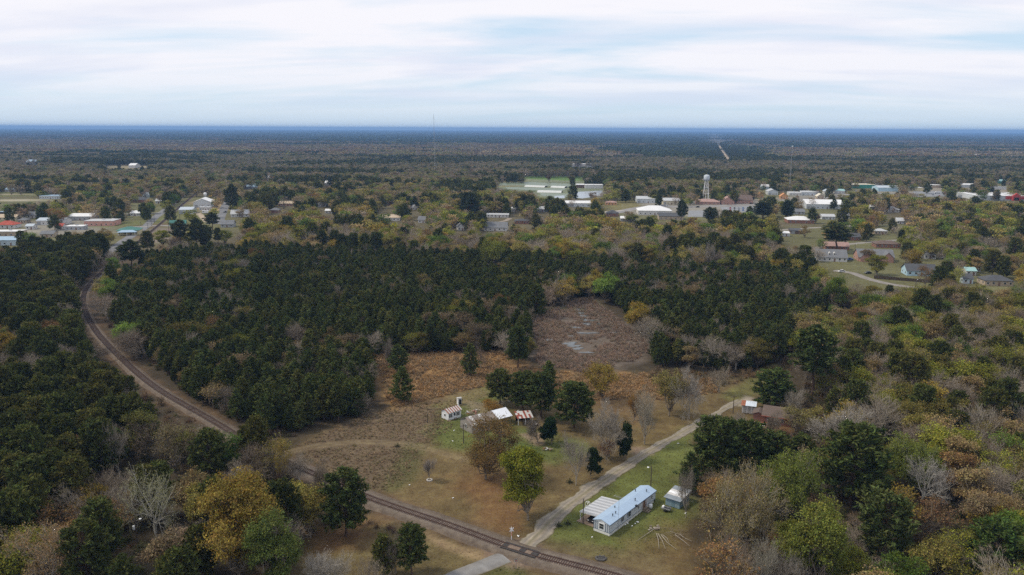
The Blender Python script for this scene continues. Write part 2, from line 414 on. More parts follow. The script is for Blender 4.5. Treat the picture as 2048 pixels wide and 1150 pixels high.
    zp([(1290, 830), (1420, 790), (1450, 800), (1300, 890), (1240, 905)], (0.125, 0.090, 0.040), 5, 8, n6, 0.8)
    zp([(1075, 765), (1180, 760), (1320, 790), (1280, 850), (1150, 800)], (0.155, 0.098, 0.048), 6, 10, n6, 0.7)
    zp([(935, 800), (1010, 802), (1005, 818), (945, 828), (930, 815)], (0.24, 0.185, 0.125), 2, 6, n6, 0.7)
    zp([(1052, 866), (1090, 862), (1092, 890), (1072, 892), (1040, 868)], (0.23, 0.165, 0.115), 1.5, 3, n6, 0.85)
    zp([(1015, 880), (1075, 892), (1090, 915), (1030, 905)], (0.065, 0.092, 0.026), 2, 3, n6, 0.8)
    zp([(1490, 790), (1512, 796), (1500, 806), (1476, 812)], (0.33, 0.28, 0.23), 2, 3, n6, 0.9)
    zp([(1495, 855), (1580, 850), (1590, 872), (1500, 880)], (0.16, 0.085, 0.045), 3, 5, n6, 0.8)
    zp([(1265, 895), (1300, 895), (1305, 908), (1270, 914)], (0.22, 0.16, 0.12), 2, 3, n6, 0.8)
    zp([(600, 1050), (740, 1035), (860, 1080), (1000, 1118), (920, 1160), (850, 1190), (600, 1190)], (0.120, 0.092, 0.042), 6, 8, n6)
    zp([(600, 1050), (740, 1040), (760, 1075), (640, 1110)], (0.150, 0.080, 0.040), 6, 8, n6, 0.7)
    zp([(1000, 1122), (1040, 1124), (1060, 1160), (980, 1170), (950, 1160)], (0.085, 0.085, 0.030), 1.5, 2, n6, 0.9)
    zp([(840, 1062), (900, 1085), (980, 1112), (970, 1122), (890, 1098)], (0.245, 0.175, 0.10), 1.2, 2.5, n6, 0.85)
    zp(MARSH, (0.120, 0.096, 0.076), 8, 22, n20)
    zp([(1080, 620), (1190, 598), (1200, 612), (1090, 640)], (0.085, 0.085, 0.04), 6, 8, n6, 0.7)
    # dirt double track curving over the meadow
    for off in (-0.9, 0.9):
        t = spline(GN([(548, 912), (600, 898), (680, 886), (760, 884), (830, 892), (880, 905), (930, 918)]), 2.0)
        d = np.gradient(t, axis=0); d /= np.hypot(*d.T)[:, None]; t = t+np.stack([-d[:, 1], d[:, 0]], 1)*off
        sel = (np.abs(P[:, 0]+40) < 60) & (np.abs(P[:, 1]-210) < 50)
        C[sel] = mixin(C[sel], (1.0-polydist(P[sel], t)/1.1)*0.75, (0.20, 0.155, 0.088))
    # railway strip: dark weeds and reddish dirt beside the ballast
    near = (P[:, 1] < 760) & (P[:, 1] > 100) & (P[:, 0] < 60) & (P[:, 0] > -380)
    dr = polydist(P[near], RAIL[::4]); C[near] = mixin(C[near], np.clip((5.5-dr+(n6[near]-0.5)*6)/3, 0, 1)*0.85, (0.110, 0.072, 0.045))
    # crossing aprons
    a = GN([(1040, 1103)])[0]; dd = np.hypot(*(P-a).T); C = mixin(C, np.clip((7.5-dd+(n6-0.5)*5)/3, 0, 1)*0.9, (0.22, 0.16, 0.12))
    n2 = fbm(P, 2.6, 81); C *= (0.82+0.36*n60)[:, None]; C *= (0.74+0.52*n6)[:, None]; C *= (0.78+0.44*n2)[:, None]
    z = np.zeros(n)
    nearz = (P[:, 1] > 120) & (P[:, 1] < 540) & (np.abs(P[:, 0]) < 420)
    z[nearz] = (n6[nearz]-0.5)*0.14-0.10   # gz() gives the same height
    V = np.c_[P, z]; nx, ny = len(xs), len(ys)
    I = np.arange(nx*ny).reshape(ny, nx)
    F = np.stack([I[:-1, :-1].ravel(), I[:-1, 1:].ravel(), I[1:, 1:].ravel(), I[1:, :-1].ravel()], 1)
    me = npmesh('ground', V, F, M_GROUND, smooth=True); setcol(me, C)
    prop(link('ground', me), 'flat ground of grass, dry weeds and leaf litter', 'ground', kind='structure')
build_ground()

def ribbon(name, pts, width, prof, mat_, label, cat, parent=None, kind='structure', jitter=0.0, seed=0):
    """sweep a cross section [(u -1..1, z, colour)] along pts; width may be an array"""
    r = np.random.RandomState(seed)
    P = np.asarray(pts); d = np.gradient(P, axis=0); d /= np.hypot(*d.T)[:, None]; nr = np.stack([-d[:, 1], d[:, 0]], 1)
    w = np.broadcast_to(np.asarray(width, float), (len(P),))/2
    V, C = [], []
    jl, jr = (np.convolve(r.randn(len(P)+8), np.ones(5)/5, 'same')[4:4+len(P)]*jitter for _ in (0, 1))
    for u, z, c in prof:
        ww = w+np.where(u < 0, jl, jr)*abs(u)
        V.append(np.c_[P+nr*(u*ww)[:, None], np.full(len(P), z)]); C.append(np.tile(c, (len(P), 1))*(1+0.1*r.randn(len(P), 1)))
    k = len(prof); V = np.stack(V, 1).reshape(-1, 3); C = np.clip(np.stack(C, 1).reshape(-1, 3), 0, 1)
    I = np.arange(len(P)*k).reshape(len(P), k)
    F = np.stack([I[:-1, :-1].ravel(), I[1:, :-1].ravel(), I[1:, 1:].ravel(), I[:-1, 1:].ravel()], 1)[:, ::-1]
    me = npmesh(name, V, F, mat_, smooth=True); setcol(me, C)
    o = link(name, me, parent)
    if parent is None: prop(o, label, cat, kind=kind)
    return o
GRV, GRD, GRE = (0.255, 0.222, 0.178), (0.20, 0.178, 0.15), (0.14, 0.12, 0.07)
ic = int(np.argmin(np.hypot(*(ROAD-GN([(1052, 1092)])[0]).T)))     # road splits at the rails
ia = int(np.argmin(np.hypot(*(ROAD-GN([(1022, 1112)])[0]).T)))
wr = np.interp(np.arange(len(ROAD)), [0, ic, len(ROAD)*0.5, len(ROAD)], [4.4, 4.4, 3.4, 2.9])
ribbon('gravel_road', ROAD[ic:], wr[ic:], [(-1.12, -0.06, GRE), (-0.9, 0.02, GRV), (-0.55, 0.02, GRD), (-0.25, 0.035, (0.25, 0.21, 0.16)), (0.1, 0.04, (0.185, 0.165, 0.11)), (0.4, 0.035, (0.28, 0.24, 0.19)), (0.6, 0.02, GRD), (0.9, 0.02, GRV), (1.12, -0.06, GRE)],
       M_ROAD, 'pale gravel road from the rail crossing past the blue-roofed mobile home', 'road', jitter=0.7, seed=2)
ribbon('paved_lane', ROAD[:ia], 4.3, [(-1.1, -0.06, GRE), (-0.95, 0.02, (0.19, 0.18, 0.17)), (0, 0.05, (0.21, 0.205, 0.20)), (0.95, 0.02, (0.19, 0.18, 0.17)), (1.1, -0.06, GRE)],
       M_ROAD, 'worn grey paved lane leading up to the rail crossing', 'road', jitter=0.12, seed=4)

# ------------------------------------------------------------------ railway
BAL = (0.172, 0.142, 0.115); BAL2 = (0.140, 0.108, 0.082)
M_BAL = colmat('ballast_stone', n1s=0.8, n2s=9.0, var=0.5, bump=0.8)
M_RAIL = mat('rusty_rail', (0.075, 0.040, 0.030), rough=0.6, var=0.3, metal=0.3)
M_TIE = mat('creosote_tie', (0.060, 0.042, 0.034), var=0.4, scale=3)
RL = spline(RAIL, 2.0)
ribbon('ballast_bed', RL, np.interp(np.arange(len(RL)), [0, 40, 90, 160], [7.2, 6.2, 4.6, 4.2]), [(-1.25, -0.15, BAL2), (-0.95, 0.02, BAL2), (-0.5, 0.30, BAL), (-0.2, 0.31, (0.20, 0.155, 0.13)), (0.2, 0.31, (0.20, 0.155, 0.13)), (0.5, 0.30, BAL), (0.95, 0.02, BAL2), (1.25, -0.15, BAL2)],
       M_BAL, 'pinkish grey crushed stone bed under the rails', 'ballast', jitter=0.25, seed=5)
track = empty('railroad_track', (RAIL[0][0], RAIL[0][1], 0), 0, 'single rusty railroad track curving through the woods to the town', 'railroad')
def build_track():
    O = np.array([RAIL[0][0], RAIL[0][1]])
    P = spline(RAIL, 0.53); d = np.gradient(P, axis=0); d /= np.hypot(*d.T)[:, None]; nr = np.stack([-d[:, 1], d[:, 0]], 1)
    rnd = np.random.RandomState(8)
    Q = spline(RAIL, 3.0); dq = np.gradient(Q, axis=0); dq /= np.hypot(*dq.T)[:, None]; nq = np.stack([-dq[:, 1], dq[:, 0]], 1)
    for s in (-1, 1):
        prof = [(-0.075, 0.355), (-0.075, 0.375), (-0.02, 0.40), (-0.045, 0.49), (-0.045, 0.53), (0.045, 0.53), (0.045, 0.49), (0.02, 0.40), (0.075, 0.375), (0.075, 0.355)]
        k = len(prof); V = np.stack([np.c_[Q-O+nq*(s*0.7525+u), np.full(len(Q), z)] for u, z in prof], 1).reshape(-1, 3)
        I = np.arange(len(Q)*k).reshape(len(Q), k); F = [np.stack([I[:-1, j], I[1:, j], I[1:, (j+1) % k], I[:-1, (j+1) % k]], 1) for j in range(k)]
        link('rail', npmesh('rail', V, np.vstack(F), M_RAIL), track)
    tie = MB().box((0, 0, 0.27), (2.6, 0.24, 0.19)).box((-0.7525, 0, 0.362), (0.34, 0.19, 0.02)).box((0.7525, 0, 0.362), (0.34, 0.19, 0.02)).mesh('tie', M_TIE)
    px, py, dp = PX(np.c_[P, np.zeros(len(P))])
    cross = GN([(1040, 1103)])[0]
    vis = [i for i in range(len(P)) if -20 < px[i] < 2070 and py[i] < 1165 and np.hypot(*(P[i]-cross)) > 4.6]
    vis.sort(key=lambda i: dp[i])
    one = set(vis[:300]); rest = []
    for i in range(len(P)):
        a = math.atan2(nr[i, 1], nr[i, 0])+rnd.randn()*0.02
        if i in one:
            o = link('tie', tie, track, (P[i, 0]-O[0]+nr[i, 0]*rnd.randn()*0.04, P[i, 1]-O[1]+nr[i, 1]*rnd.randn()*0.04, rnd.randn()*0.012), a)
        elif np.hypot(*(P[i]-cross)) > 4.6: rest.append((P[i]-O, a))
    b = MB()
    for p, a in rest: b.box((p[0], p[1], 0.27), (2.6, 0.24, 0.19), a)
    b.build('tie', M_TIE, track)['kind'] = 'stuff'
    return nr[int(np.argmin(np.hypot(*(P-cross).T)))], d[int(np.argmin(np.hypot(*(P-cross).T)))]
cr_n, cr_d = build_track()
CROSS = GN([(1040, 1103)])[0]
def build_crossing():
    a = math.atan2(cr_d[1], cr_d[0])
    c = empty('crossing_panels', (CROSS[0], CROSS[1], 0), a, 'dark timber crossing panels laid over the rails at the gravel road', 'crossing')
    M_P = mat('crossing_rubber', (0.045, 0.040, 0.038), var=0.4, scale=2); M_P2 = mat('crossing_dirt', (0.17, 0.125, 0.095), var=0.4, scale=1.5)
    for k in range(6):
        x = -3.6+k*1.44
        for y, w in ((0, 1.24), (1.12, 0.5), (-1.12, 0.5)):
            dirty = (1 <= k <= 4 and y == 0 and k != 2)
            MB().box((x+0.72-0.72, y, 0.43+(0.004 if dirty else 0)), (1.40, w, 0.20)).build('panel', M_P2 if dirty else M_P, c)
build_crossing()

# ------------------------------------------------------------------ town streets
ASP = (0.17, 0.17, 0.175)
def street(name, px, w, label, c=ASP, z=0.03, step=8, kerb=True):
    ribbon(name, spline(GN(px), step), w, [(-1.15, -0.05, GRE), (-1, z, c), (0, z+0.06, tuple(v*1.05 for v in c)), (1, z, c), (1.15, -0.05, GRE)], M_ROAD, label, 'road', seed=len(label))
street('paved_street', [(205, 512), (222, 500), (255, 477), (289, 455), (309, 436), (329, 421), (352, 402), (375, 384)], 7.5, 'grey paved street beside the railroad track in town', step=6)
street('cross_street', [(262, 454), (289, 453), (318, 451), (345, 452), (372, 452)], 7.0, 'pale street crossing the railroad beside the yellow-walled building', (0.24, 0.225, 0.205), 0.09, 5)
street('highway', [(436, 448), (441, 435), (446, 422), (451, 411), (457, 398), (459, 386), (460, 375), (452, 362)], 9.0, 'grey highway running past the bare dirt lot', step=10)
street('side_street', [(130, 428), (230, 428), (300, 427), (325, 424)], 6, 'narrow street behind the row of parked white vehicles', (0.24, 0.23, 0.21))
street('gravel_drive', [(395, 425), (405, 434), (415, 444)], 6, 'pale drive curving in front of the metal warehouse', (0.33, 0.27, 0.2))
street('main_street', [(1225, 426), (1300, 413), (1380, 414), (1450, 411), (1520, 409), (1570, 403), (1640, 396), (1720, 388), (1820, 386), (1960, 388)], 14, 'wide grey main street through the shops near the water tower', (0.22, 0.21, 0.205), step=10)
street('neighborhood_street', [(1585, 505), (1620, 498), (1660, 492), (1720, 486), (1782, 481), (1850, 478)], 6.0, 'pale residential street in front of the brick houses', (0.24, 0.225, 0.20), step=5)
street('curved_street', [(1668, 541), (1705, 546), (1735, 557), (1775, 567), (1830, 575), (1870, 578)], 5.5, 'curved pale street along the dark wooden fence', (0.23, 0.21, 0.19), step=4)
street('back_street', [(1550, 461), (1600, 457), (1660, 454), (1720, 451)], 5, 'thin pale street behind the white-roofed brick house', (0.25, 0.23, 0.21), step=6)
street('access_lane', [(1438, 291), (1443, 300), (1450, 310), (1456, 319)], 11, 'bare dirt lane cut through the distant pine plantation', (0.30, 0.24, 0.17), step=30)
street('driveway', [(960, 455), (990, 446), (1012, 441), (1020, 436)], 5, 'dirt driveway by the grey-roofed house', (0.24, 0.20, 0.16), step=5)
street('sand_drive', [(1100, 425), (1150, 427), (1210, 424), (1260, 420)], 9, 'pale sandy drive behind the trees near the shops', (0.36, 0.33, 0.29), step=6)
street('field_drive', [(660, 417), (668, 421), (678, 427), (688, 430)], 4, 'pale drive in front of the small white gabled house', (0.33, 0.29, 0.24), step=5)

# ------------------------------------------------------------------ water
def watermat():
    m = bpy.data.materials.new('still_water'); m.use_nodes = True
    t = NT(m.node_tree); t.n.clear(); out = t.new('ShaderNodeOutputMaterial')
    tc = t.new('ShaderNodeTexCoord')
    n = t.new('ShaderNodeTexNoise', i={'Vector': tc.outputs['Object'], 'Scale': 3.0, 'Detail': 3.0})
    b = t.new('ShaderNodeBsdfPrincipled', i={'Base Color': (0.06, 0.065, 0.06, 1), 'Roughness': 0.12, 'Specular IOR Level': 0.6, 'IOR': 1.4})
    bp = t.new('ShaderNodeBump', i={'Strength': 0.15, 'Distance': 0.05, 'Height': n.outputs[0]}); t.l.new(bp.outputs[0], b.inputs['Normal'])
    t.l.new(b.outputs[0], out.inputs[0]); return m
M_WATER = watermat()
def pool(px, py, wx, wy, seed, z=0.035, m=None, label='shallow water pooled among the brown marsh brush'):
    c = G(px, py); r = random.Random(seed); n = 26; V = [(0, 0, z)]
    ph = [r.uniform(0, 6.28) for _ in range(4)]
    for k in range(n):
        t = 2*math.pi*k/n; q = 1+0.28*math.sin(2*t+ph[0])+0.22*math.sin(3*t+ph[1])+0.18*math.sin(5*t+ph[2])+0.1*math.sin(8*t+ph[3])
        V.append((math.cos(t)*wx*q, math.sin(t)*wy*q, z))
    me = bpy.data.meshes.new('water'); me.from_pydata(V, [], [(0, 1+k, 1+(k+1) % n) for k in range(n)]); me.materials.append(m or M_WATER)
    return prop(link('water', me, None, (c.x, c.y, 0)), label, 'water', kind='structure')
POOLS = [(1139, 687, 2.6, 1.5), (1147, 692, 2.0, 1.2), (1155, 697, 1.6, 1.2), (1171, 705, 2.4, 0.8), (1175, 666, 3.2, 0.8), (1175, 648, 1.6, 1.6), (1157, 619, 0.9, 1.6), (1161, 626, 1.0, 1.7), (1167, 632, 1.3, 1.7), (1171, 640, 1.2, 1.7), (1188, 641, 1.8, 0.8), (1199, 648, 1.3, 0.9), (1152, 655, 1.8, 1.0),
         (1212, 658, 1.7, 0.8), (1224, 665, 1.6, 0.8), (1098, 680, 1.4, 0.9), (1141, 672, 1.2, 0.6)]
POOLS = [(x, y, a*1.35, b*1.35) for x, y, a, b in POOLS]
for k, q in enumerate(POOLS): pool(*q, seed=k)
M_POND = mat('pond_water', (0.135, 0.165, 0.095), rough=0.45, var=0.12, scale=0.02, spec=0.5)
def sheet(name, px, m, z, label, cat, kind='structure'):
    P = GN(px); c = P.mean(0)
    me = bpy.data.meshes.new(name); me.from_pydata([(p[0]-c[0], p[1]-c[1], z) for p in P], [], [tuple(range(len(P)))]); me.materials.append(m)
    return prop(link(name, me, None, (c[0], c[1], 0)), label, cat, kind=kind)
sheet('pond', [(992, 366), (1060, 364), (1165, 369), (1150, 374), (1050, 371), (990, 371)], M_POND, 0.1, 'long pale green pond bordered by a grass field', 'pond')
sheet('pond', [(1010, 374), (1050, 375), (1133, 377), (1125, 381), (1070, 381), (1015, 378)], M_POND, 0.1, 'pale green pond between two white embankments', 'pond')
sheet('pond', [(1078, 386), (1126, 387), (1160, 389), (1130, 394), (1085, 392)], M_POND, 0.1, 'pale green pond nearest the willow belt', 'pond')
M_SAND = mat('pale_liner', (0.52, 0.53, 0.51), var=0.1, scale=0.05)
def bank(px, w, h, label):
    P = spline(GN(px), 15); ribbon('embankment', P, w, [(-1, 0.0, (.6, .6, .6)), (-0.5, h, (.6, .6, .6)), (0.5, h, (.6, .6, .6)), (1, 0.0, (.6, .6, .6))], M_SAND, label, 'embankment', kind='structure')
bank([(1052, 373), (1092, 374.5)], 14, 2.2, 'white embankment at the edge of the long pond'); bank([(1104, 374.5), (1132, 375.6)], 14, 2.2, 'short white embankment next to the long one')
bank([(1076, 384), (1124, 385)], 16, 2.4, 'white embankment between the two lower ponds')
sheet('settling_pond', [(1150, 384), (1205, 381), (1205, 391), (1165, 397), (1148, 395)], mat('pale_water', (0.25, 0.275, 0.30), rough=0.2, var=0.1, scale=0.03, spec=0.6), 0.12, 'pale grey pond behind bare trees below the long white shed', 'pond')
sheet('settling_pond', [(1108, 392), (1128, 391), (1130, 396), (1110, 397)], MATS['pale_water'], 0.13, 'small pale grey pond beside the lower green pond', 'pond')
M_LOT = mat('parking_asphalt', (0.21, 0.215, 0.225), var=0.15, scale=0.05)
sheet('parking_lot', [(1378, 421), (1408, 421), (1412, 434), (1375, 434)], M_LOT, 0.06, 'pale empty parking lot beside the dark-roofed store', 'parking lot')
sheet('parking_lot', [(1440, 414), (1510, 412), (1520, 422), (1450, 428)], M_LOT, 0.13, 'parking lot full of cars opposite the brown-roofed building', 'parking lot')
sheet('parking_lot', [(1825, 383), (1960, 381), (1965, 391), (1835, 394)], M_LOT, 0.13, 'wide lot with trucks in front of the red and white store', 'parking lot')
# ------------------------------------------------------------------ tree shapes
def unit(v): return v/np.maximum(np.linalg.norm(v, axis=-1, keepdims=True), 1e-9)
def cards(C, S, D, r, aspect=0.6, spread=1.0, along=False):
    """diamond shaped leaf clumps at C, half-length S; D preferred direction"""
    n = len(C); rn = unit(r.randn(n, 3))
    t = unit(D+spread*r.randn(n, 3)) if along else unit(rn)
    b = unit(np.cross(t, unit(r.randn(n, 3)+(0 if along else 0.8*np.asarray(D)))))
    S = np.asarray(S)[:, None]
    V = np.stack([C+t*S, C+b*S*aspect, C-t*S, C-b*S*aspect], 1).reshape(-1, 3)
    return V, np.arange(4*n).reshape(n, 4)
def tubes(segs, n=3):
    """segs: (p0, p1, r0, r1) rows -> prism per segment"""
    S = np.asarray([np.concatenate([a, b, [c, d]]) for a, b, c, d in segs])
    p0, p1, r0, r1 = S[:, :3], S[:, 3:6], S[:, 6], S[:, 7]
    d = unit(p1-p0); ref = np.where(np.abs(d[:, 2:3]) < 0.9, np.array([[0, 0, 1.0]]), np.array([[1.0, 0, 0]]))
    a = unit(np.cross(d, ref)); b = np.cross(d, a); V = []
    for p, r_ in ((p0, r0), (p1, r1)):
        for k in range(n):
            t = 2*math.pi*k/n; V.append(p+(a*math.cos(t)+b*math.sin(t))*r_[:, None])
    V = np.stack(V, 1).reshape(-1, 3); o = np.arange(len(S))*2*n
    F = np.concatenate([np.stack([o+k, o+(k+1) % n, o+n+(k+1) % n, o+n+k], 1) for k in range(n)])
    return V, F
def limb(p0, p1, r0, r1, r, k=3, bend=0.12):
    P = [p0+(p1-p0)*t+(r.randn(3)*bend*np.linalg.norm(p1-p0)*math.sin(math.pi*t)*0.6 if 0 < t < 1 else 0) for t in np.linspace(0, 1, k+1)]
    R = np.linspace(r0, r1, k+1)
    return [(P[i], P[i+1], R[i], R[i+1]) for i in range(k)]
def join(parts):
    V = []; F = []; o = 0
    for v, f in parts: V.append(v); F.append(f+o); o += len(v)
    return np.vstack(V), np.vstack(F)
class Shape: pass
def addcl(me, n, cl):
    """leaf colour differences from clump to clump; n card vertices first, the rest neutral"""
    C = np.ones((len(me.vertices), 3)); 
    if cl is not None: C[:n] = np.repeat(cl, 4, 0)[:n]
    setcol(me, C, 'cl')
def finish(name, trunk, crown, tw=None, bark=None, leaf=None, cl=None):
    """trunk segs, crown (V,F), tw: twig (V,F) coloured as bark inside the crown mesh"""
    s = Shape(); s.name = name
    tv, tf = tubes(trunk, 5); s.trunk = npmesh('trunk', tv, tf, bark, smooth=True); n = len(crown[0])
    if tw is not None:
        v, f = join([crown, tw]); nc = len(crown[1])
        s.crown = npmesh('crown', v, f, [leaf, bark], np.r_[np.zeros(nc, int), np.ones(len(f)-nc, int)])
    else: s.crown = npmesh('crown', crown[0], crown[1], [leaf])
    addcl(s.crown, n, cl)
    parts = [p for p in (crown, tw, (tv, tf)) if p is not None]      # one-piece version for mass planting
    v, f = join(parts); nc = len(crown[1])
    me = npmesh(name, v, f, [leaf, bark], np.r_[np.zeros(nc, int), np.ones(len(f)-nc, int)]); addcl(me, n, cl)
    s.whole = bpy.data.objects.new(name+'_whole', me)
    return s
def pine(seed, H=12.0, base=0.12, R=2.6, nb=95, tuft=9, cs=0.42, form='young'):
    r = np.random.RandomState(seed); trunk = limb(np.zeros(3), np.array([r.randn()*0.2, r.randn()*0.2, H*0.97]), H*0.014+0.03, 0.03, r, 5, 0.02)
    C, D, S = [], [], []; tw = []
    az = r.rand()*6.28
    for i in range(nb):
        t = (i+r.rand())/nb; z = H*(base+(1-base)*t); az += 2.4+r.randn()*0.3
        if form == 'young': env = R*((1-t**1.7)**0.8)*(0.62+0.38*min(1, t*4))*(0.85+0.3*math.sin(az*2.1+seed*3+t*5)**2)+0.12
        elif form == 'dome': env = R*math.sqrt(max(0, 1-(t*1.02-0.30)**2/0.55))*0.98+0.1
        else: env = R*(0.55+0.45*math.sin(3.0*t+0.4))*(1-t**6)*(0.65+0.5*((math.sin(az*1.7+seed)+1)/2))+0.2
        L = env*r.uniform(0.72, 1.12); dr = np.array([math.cos(az), math.sin(az), 0])
        up = 0.10+0.35*t; tip = np.array([0, 0, z])+dr*L+np.array([0, 0, L*up])
        tw.append((np.array([0, 0, z-0.1]), tip, 0.035+0.012*L, 0.012))
        m = max(2, int(1+L*1.6))
        for k in range(m):
            q = 0.42+0.58*(k+r.rand()*0.8)/m; c = np.array([0, 0, z])+(tip-np.array([0, 0, z]))*q+r.randn(3)*0.18*min(1.2, L*0.35)
            C.append(c); D.append(dr*0.7+np.array([0, 0, 0.75])); S.append(cs*r.uniform(0.75, 1.25))
    C, D, S = np.array(C), np.array(D), np.array(S)
    # top leader
    C = np.vstack([C, [[0, 0, H*0.97]], [[0, 0, H]]]); D = np.vstack([D, [[0, 0, 1.]], [[0, 0, 1.]]]); S = np.r_[S, cs, cs*0.8]
    CC = np.repeat(C, tuft, 0)+r.randn(len(C)*tuft, 3)*cs*0.5; DD = np.repeat(D, tuft, 0); SS = np.repeat(S, tuft)*r.uniform(0.7, 1.2, len(CC))
    crown = cards(CC, SS, DD, r, 0.30, 0.75, True)
    k = r.uniform(0.72, 1.30, (len(C), 1)); cl = np.repeat(np.hstack([k*r.uniform(0.92, 1.22, (len(C), 1)), k, k*0.95]), tuft, 0)
    return finish('pine', trunk, crown, tubes(tw, 3), M_PBARK, M_NEEDLE, cl)
def hardwood(seed, H=13.0, W_=10.0, base=0.28, lobes=9, clumps=26, leaves=22, cs=0.26, sig=0.55, flat=1.0, bark=None, leafm=None, upright=0.0, twk=1):
    r = np.random.RandomState(seed); R = W_/2; zc = H*(1+base)/2; rz = H*(1-base)/2
    fork = np.array([r.randn()*0.3, r.randn()*0.3, H*max(base, 0.10)*0.9])
    trunk = limb(np.zeros(3), fork, 0.018*H+0.06, 0.014*H+0.04, r, 3, 0.04); tw = []
    C, O, K = [], [], []; lop = r.randn(2)*0.16*R
    for i in range(lobes):
        a = i*2.4+r.rand()*1.4; e = r.uniform(-0.80, 0.95); rr = math.sqrt(max(0, 1-e*e))*r.uniform(0.40, 0.98)
        lr = R*r.choice([0.24, 0.32, 0.42, 0.52]); lc = np.array([math.cos(a)*rr*R*0.86+lop[0], math.sin(a)*rr*R*0.86+lop[1], zc+e*rz*0.72+r.randn()*0.05*H])
        lc[2] = min(lc[2], H-lr*0.75)
        trunk += limb(fork, lc-np.array([0, 0, lr*0.3]), 0.011*H, 0.04, r, 4, 0.16)
        full = r.choice([0.45, 0.8, 1.0, 1.15]); n = max(4, int(clumps*full*(lr/R)/0.38)); u = unit(r.randn(n, 3)); u[:, 2] = np.abs(u[:, 2])*0.85+u[:, 2]*0.35
        k = r.uniform(0.30, 1.12, (n, 1))**0.7
        P = lc+u*k*np.array([lr, lr, lr*0.80*flat])
        for p in P[::twk]: tw += limb(lc-np.array([0, 0, lr*0.3]), p, 0.04, 0.014, r, 2, 0.18)
        C.append(P); O.append(u); lk = r.uniform(0.78, 1.18); c1 = lk*r.uniform(0.82, 1.2, (n, 1)); K.append(np.hstack([c1*r.uniform(0.92, 1.12, (n, 1)), c1, c1*r.uniform(0.85, 1.1, (n, 1))]))
    C = np.vstack(C); O = np.vstack(O); K = np.vstack(K)
    rep = np.maximum(1, (leaves*r.uniform(0.45, 1.5, len(C))).astype(int))
    CC = np.repeat(C, rep, 0); CC = CC+r.randn(len(CC), 3)*sig*np.array([1, 1, 0.7]); OO = np.repeat(O, rep, 0)+np.array([0, 0, 0.6])
    crown = cards(CC, cs*r.uniform(0.55, 1.3, len(CC)), OO, r, 0.75)
    return finish('hardwood', trunk, crown, tubes(tw, 3), bark or M_TWIGBARK, leafm or M_LEAF, np.repeat(K, rep, 0))
def bare(seed, H=12.0, spread=0.55, lv=5, bark=None, base=0.2, buds=0, cs=0.16, thick=1.0, leaf=None, split=3, sprays=4):
    r = np.random.RandomState(seed); trunk, tw, tips = [], [], []
    def go(p, d, L, rad, l):
        k = 3 if l == 0 else 2
        for i in range(k):
            d2 = unit(d+r.randn(3)*0.13+np.array([0, 0, 0.07])); q = p+d2*L/k; r2 = rad*(1-0.4/k)
            (trunk if l < 2 else tw).append((p, q, rad, r2)); p, d, rad = q, d2, r2
            if l < lv:
                for _ in range(r.randint(1, split) if l else r.randint(2, 4)):
                    a = r.randn(3); a -= d*(a @ d); a = unit(a); sp = spread*r.uniform(0.7, 1.25)*(1.25 if l == 0 else 1)
                    go(p, unit(d*(1-spread*0.5)+a*sp+np.array([0, 0, 0.12])), L*r.uniform(0.62, 0.86)*(1.5 if l == 0 else 1), rad*0.58, l+1)
        if l >= lv-1: tips.append(p)
        if l < lv: go(p, d, L*0.78, rad*0.85, l+1)
    go(np.zeros(3), np.array([r.randn()*0.04, r.randn()*0.04, 1.0]), H*0.24, (0.017*H+0.05)*thick, 0)
    top = max(p[2] for p in tips); s = H/top
    trunk = [(a*s, b*s, c, d) for a, b, c, d in trunk]; tw = [(a*s, b*s, max(c, 0.030), max(d, 0.020)) for a, b, c, d in tw]
    tv = tubes(tw, 3); tips = np.array(tips)*s
    n = sprays; CC = np.repeat(tips, n, 0)+r.randn(len(tips)*n, 3)*0.25; D = unit(np.repeat(tips, n, 0)-np.array([0, 0, H*0.30]))
    parts = [cards(CC, 0.34*r.uniform(0.6, 1.3, len(CC)), D, r, 0.05, 0.6, True)]
    if buds:
        CB = np.repeat(tips, buds, 0)+r.randn(len(tips)*buds, 3)*0.35
        parts.append(cards(CB, cs*r.uniform(0.6, 1.3, len(CB)), np.tile([0, 0, 1.0], (len(CB), 1)), r, 0.7))
    return finish('bare', trunk, join(parts), tv, bark or M_TWIGBARK, leaf or M_TWIG)
def shrub(seed, H=1.6, R=1.1, n=160, cs=0.16, leaf=None, asp=0.5):
    r = np.random.RandomState(seed); u = unit(r.randn(n, 3)); u[:, 2] = np.abs(u[:, 2]); k = r.uniform(0.3, 1, (n, 1))**0.5
    P = u*k*np.array([R, R, H])*(0.75+0.35*np.sin(4*np.arctan2(u[:, 1:2], u[:, 0:1])+seed))
    crown = cards(P, cs*r.uniform(0.6, 1.4, n), u+np.array([0, 0, 0.6]), r, asp, 0.8, asp < 0.3)
    st = [(np.zeros(3), P[i]*0.9, 0.03, 0.012) for i in range(0, n, 12)]
    return finish('shrub', st, crown, None, M_BARK, leaf or M_LEAF)

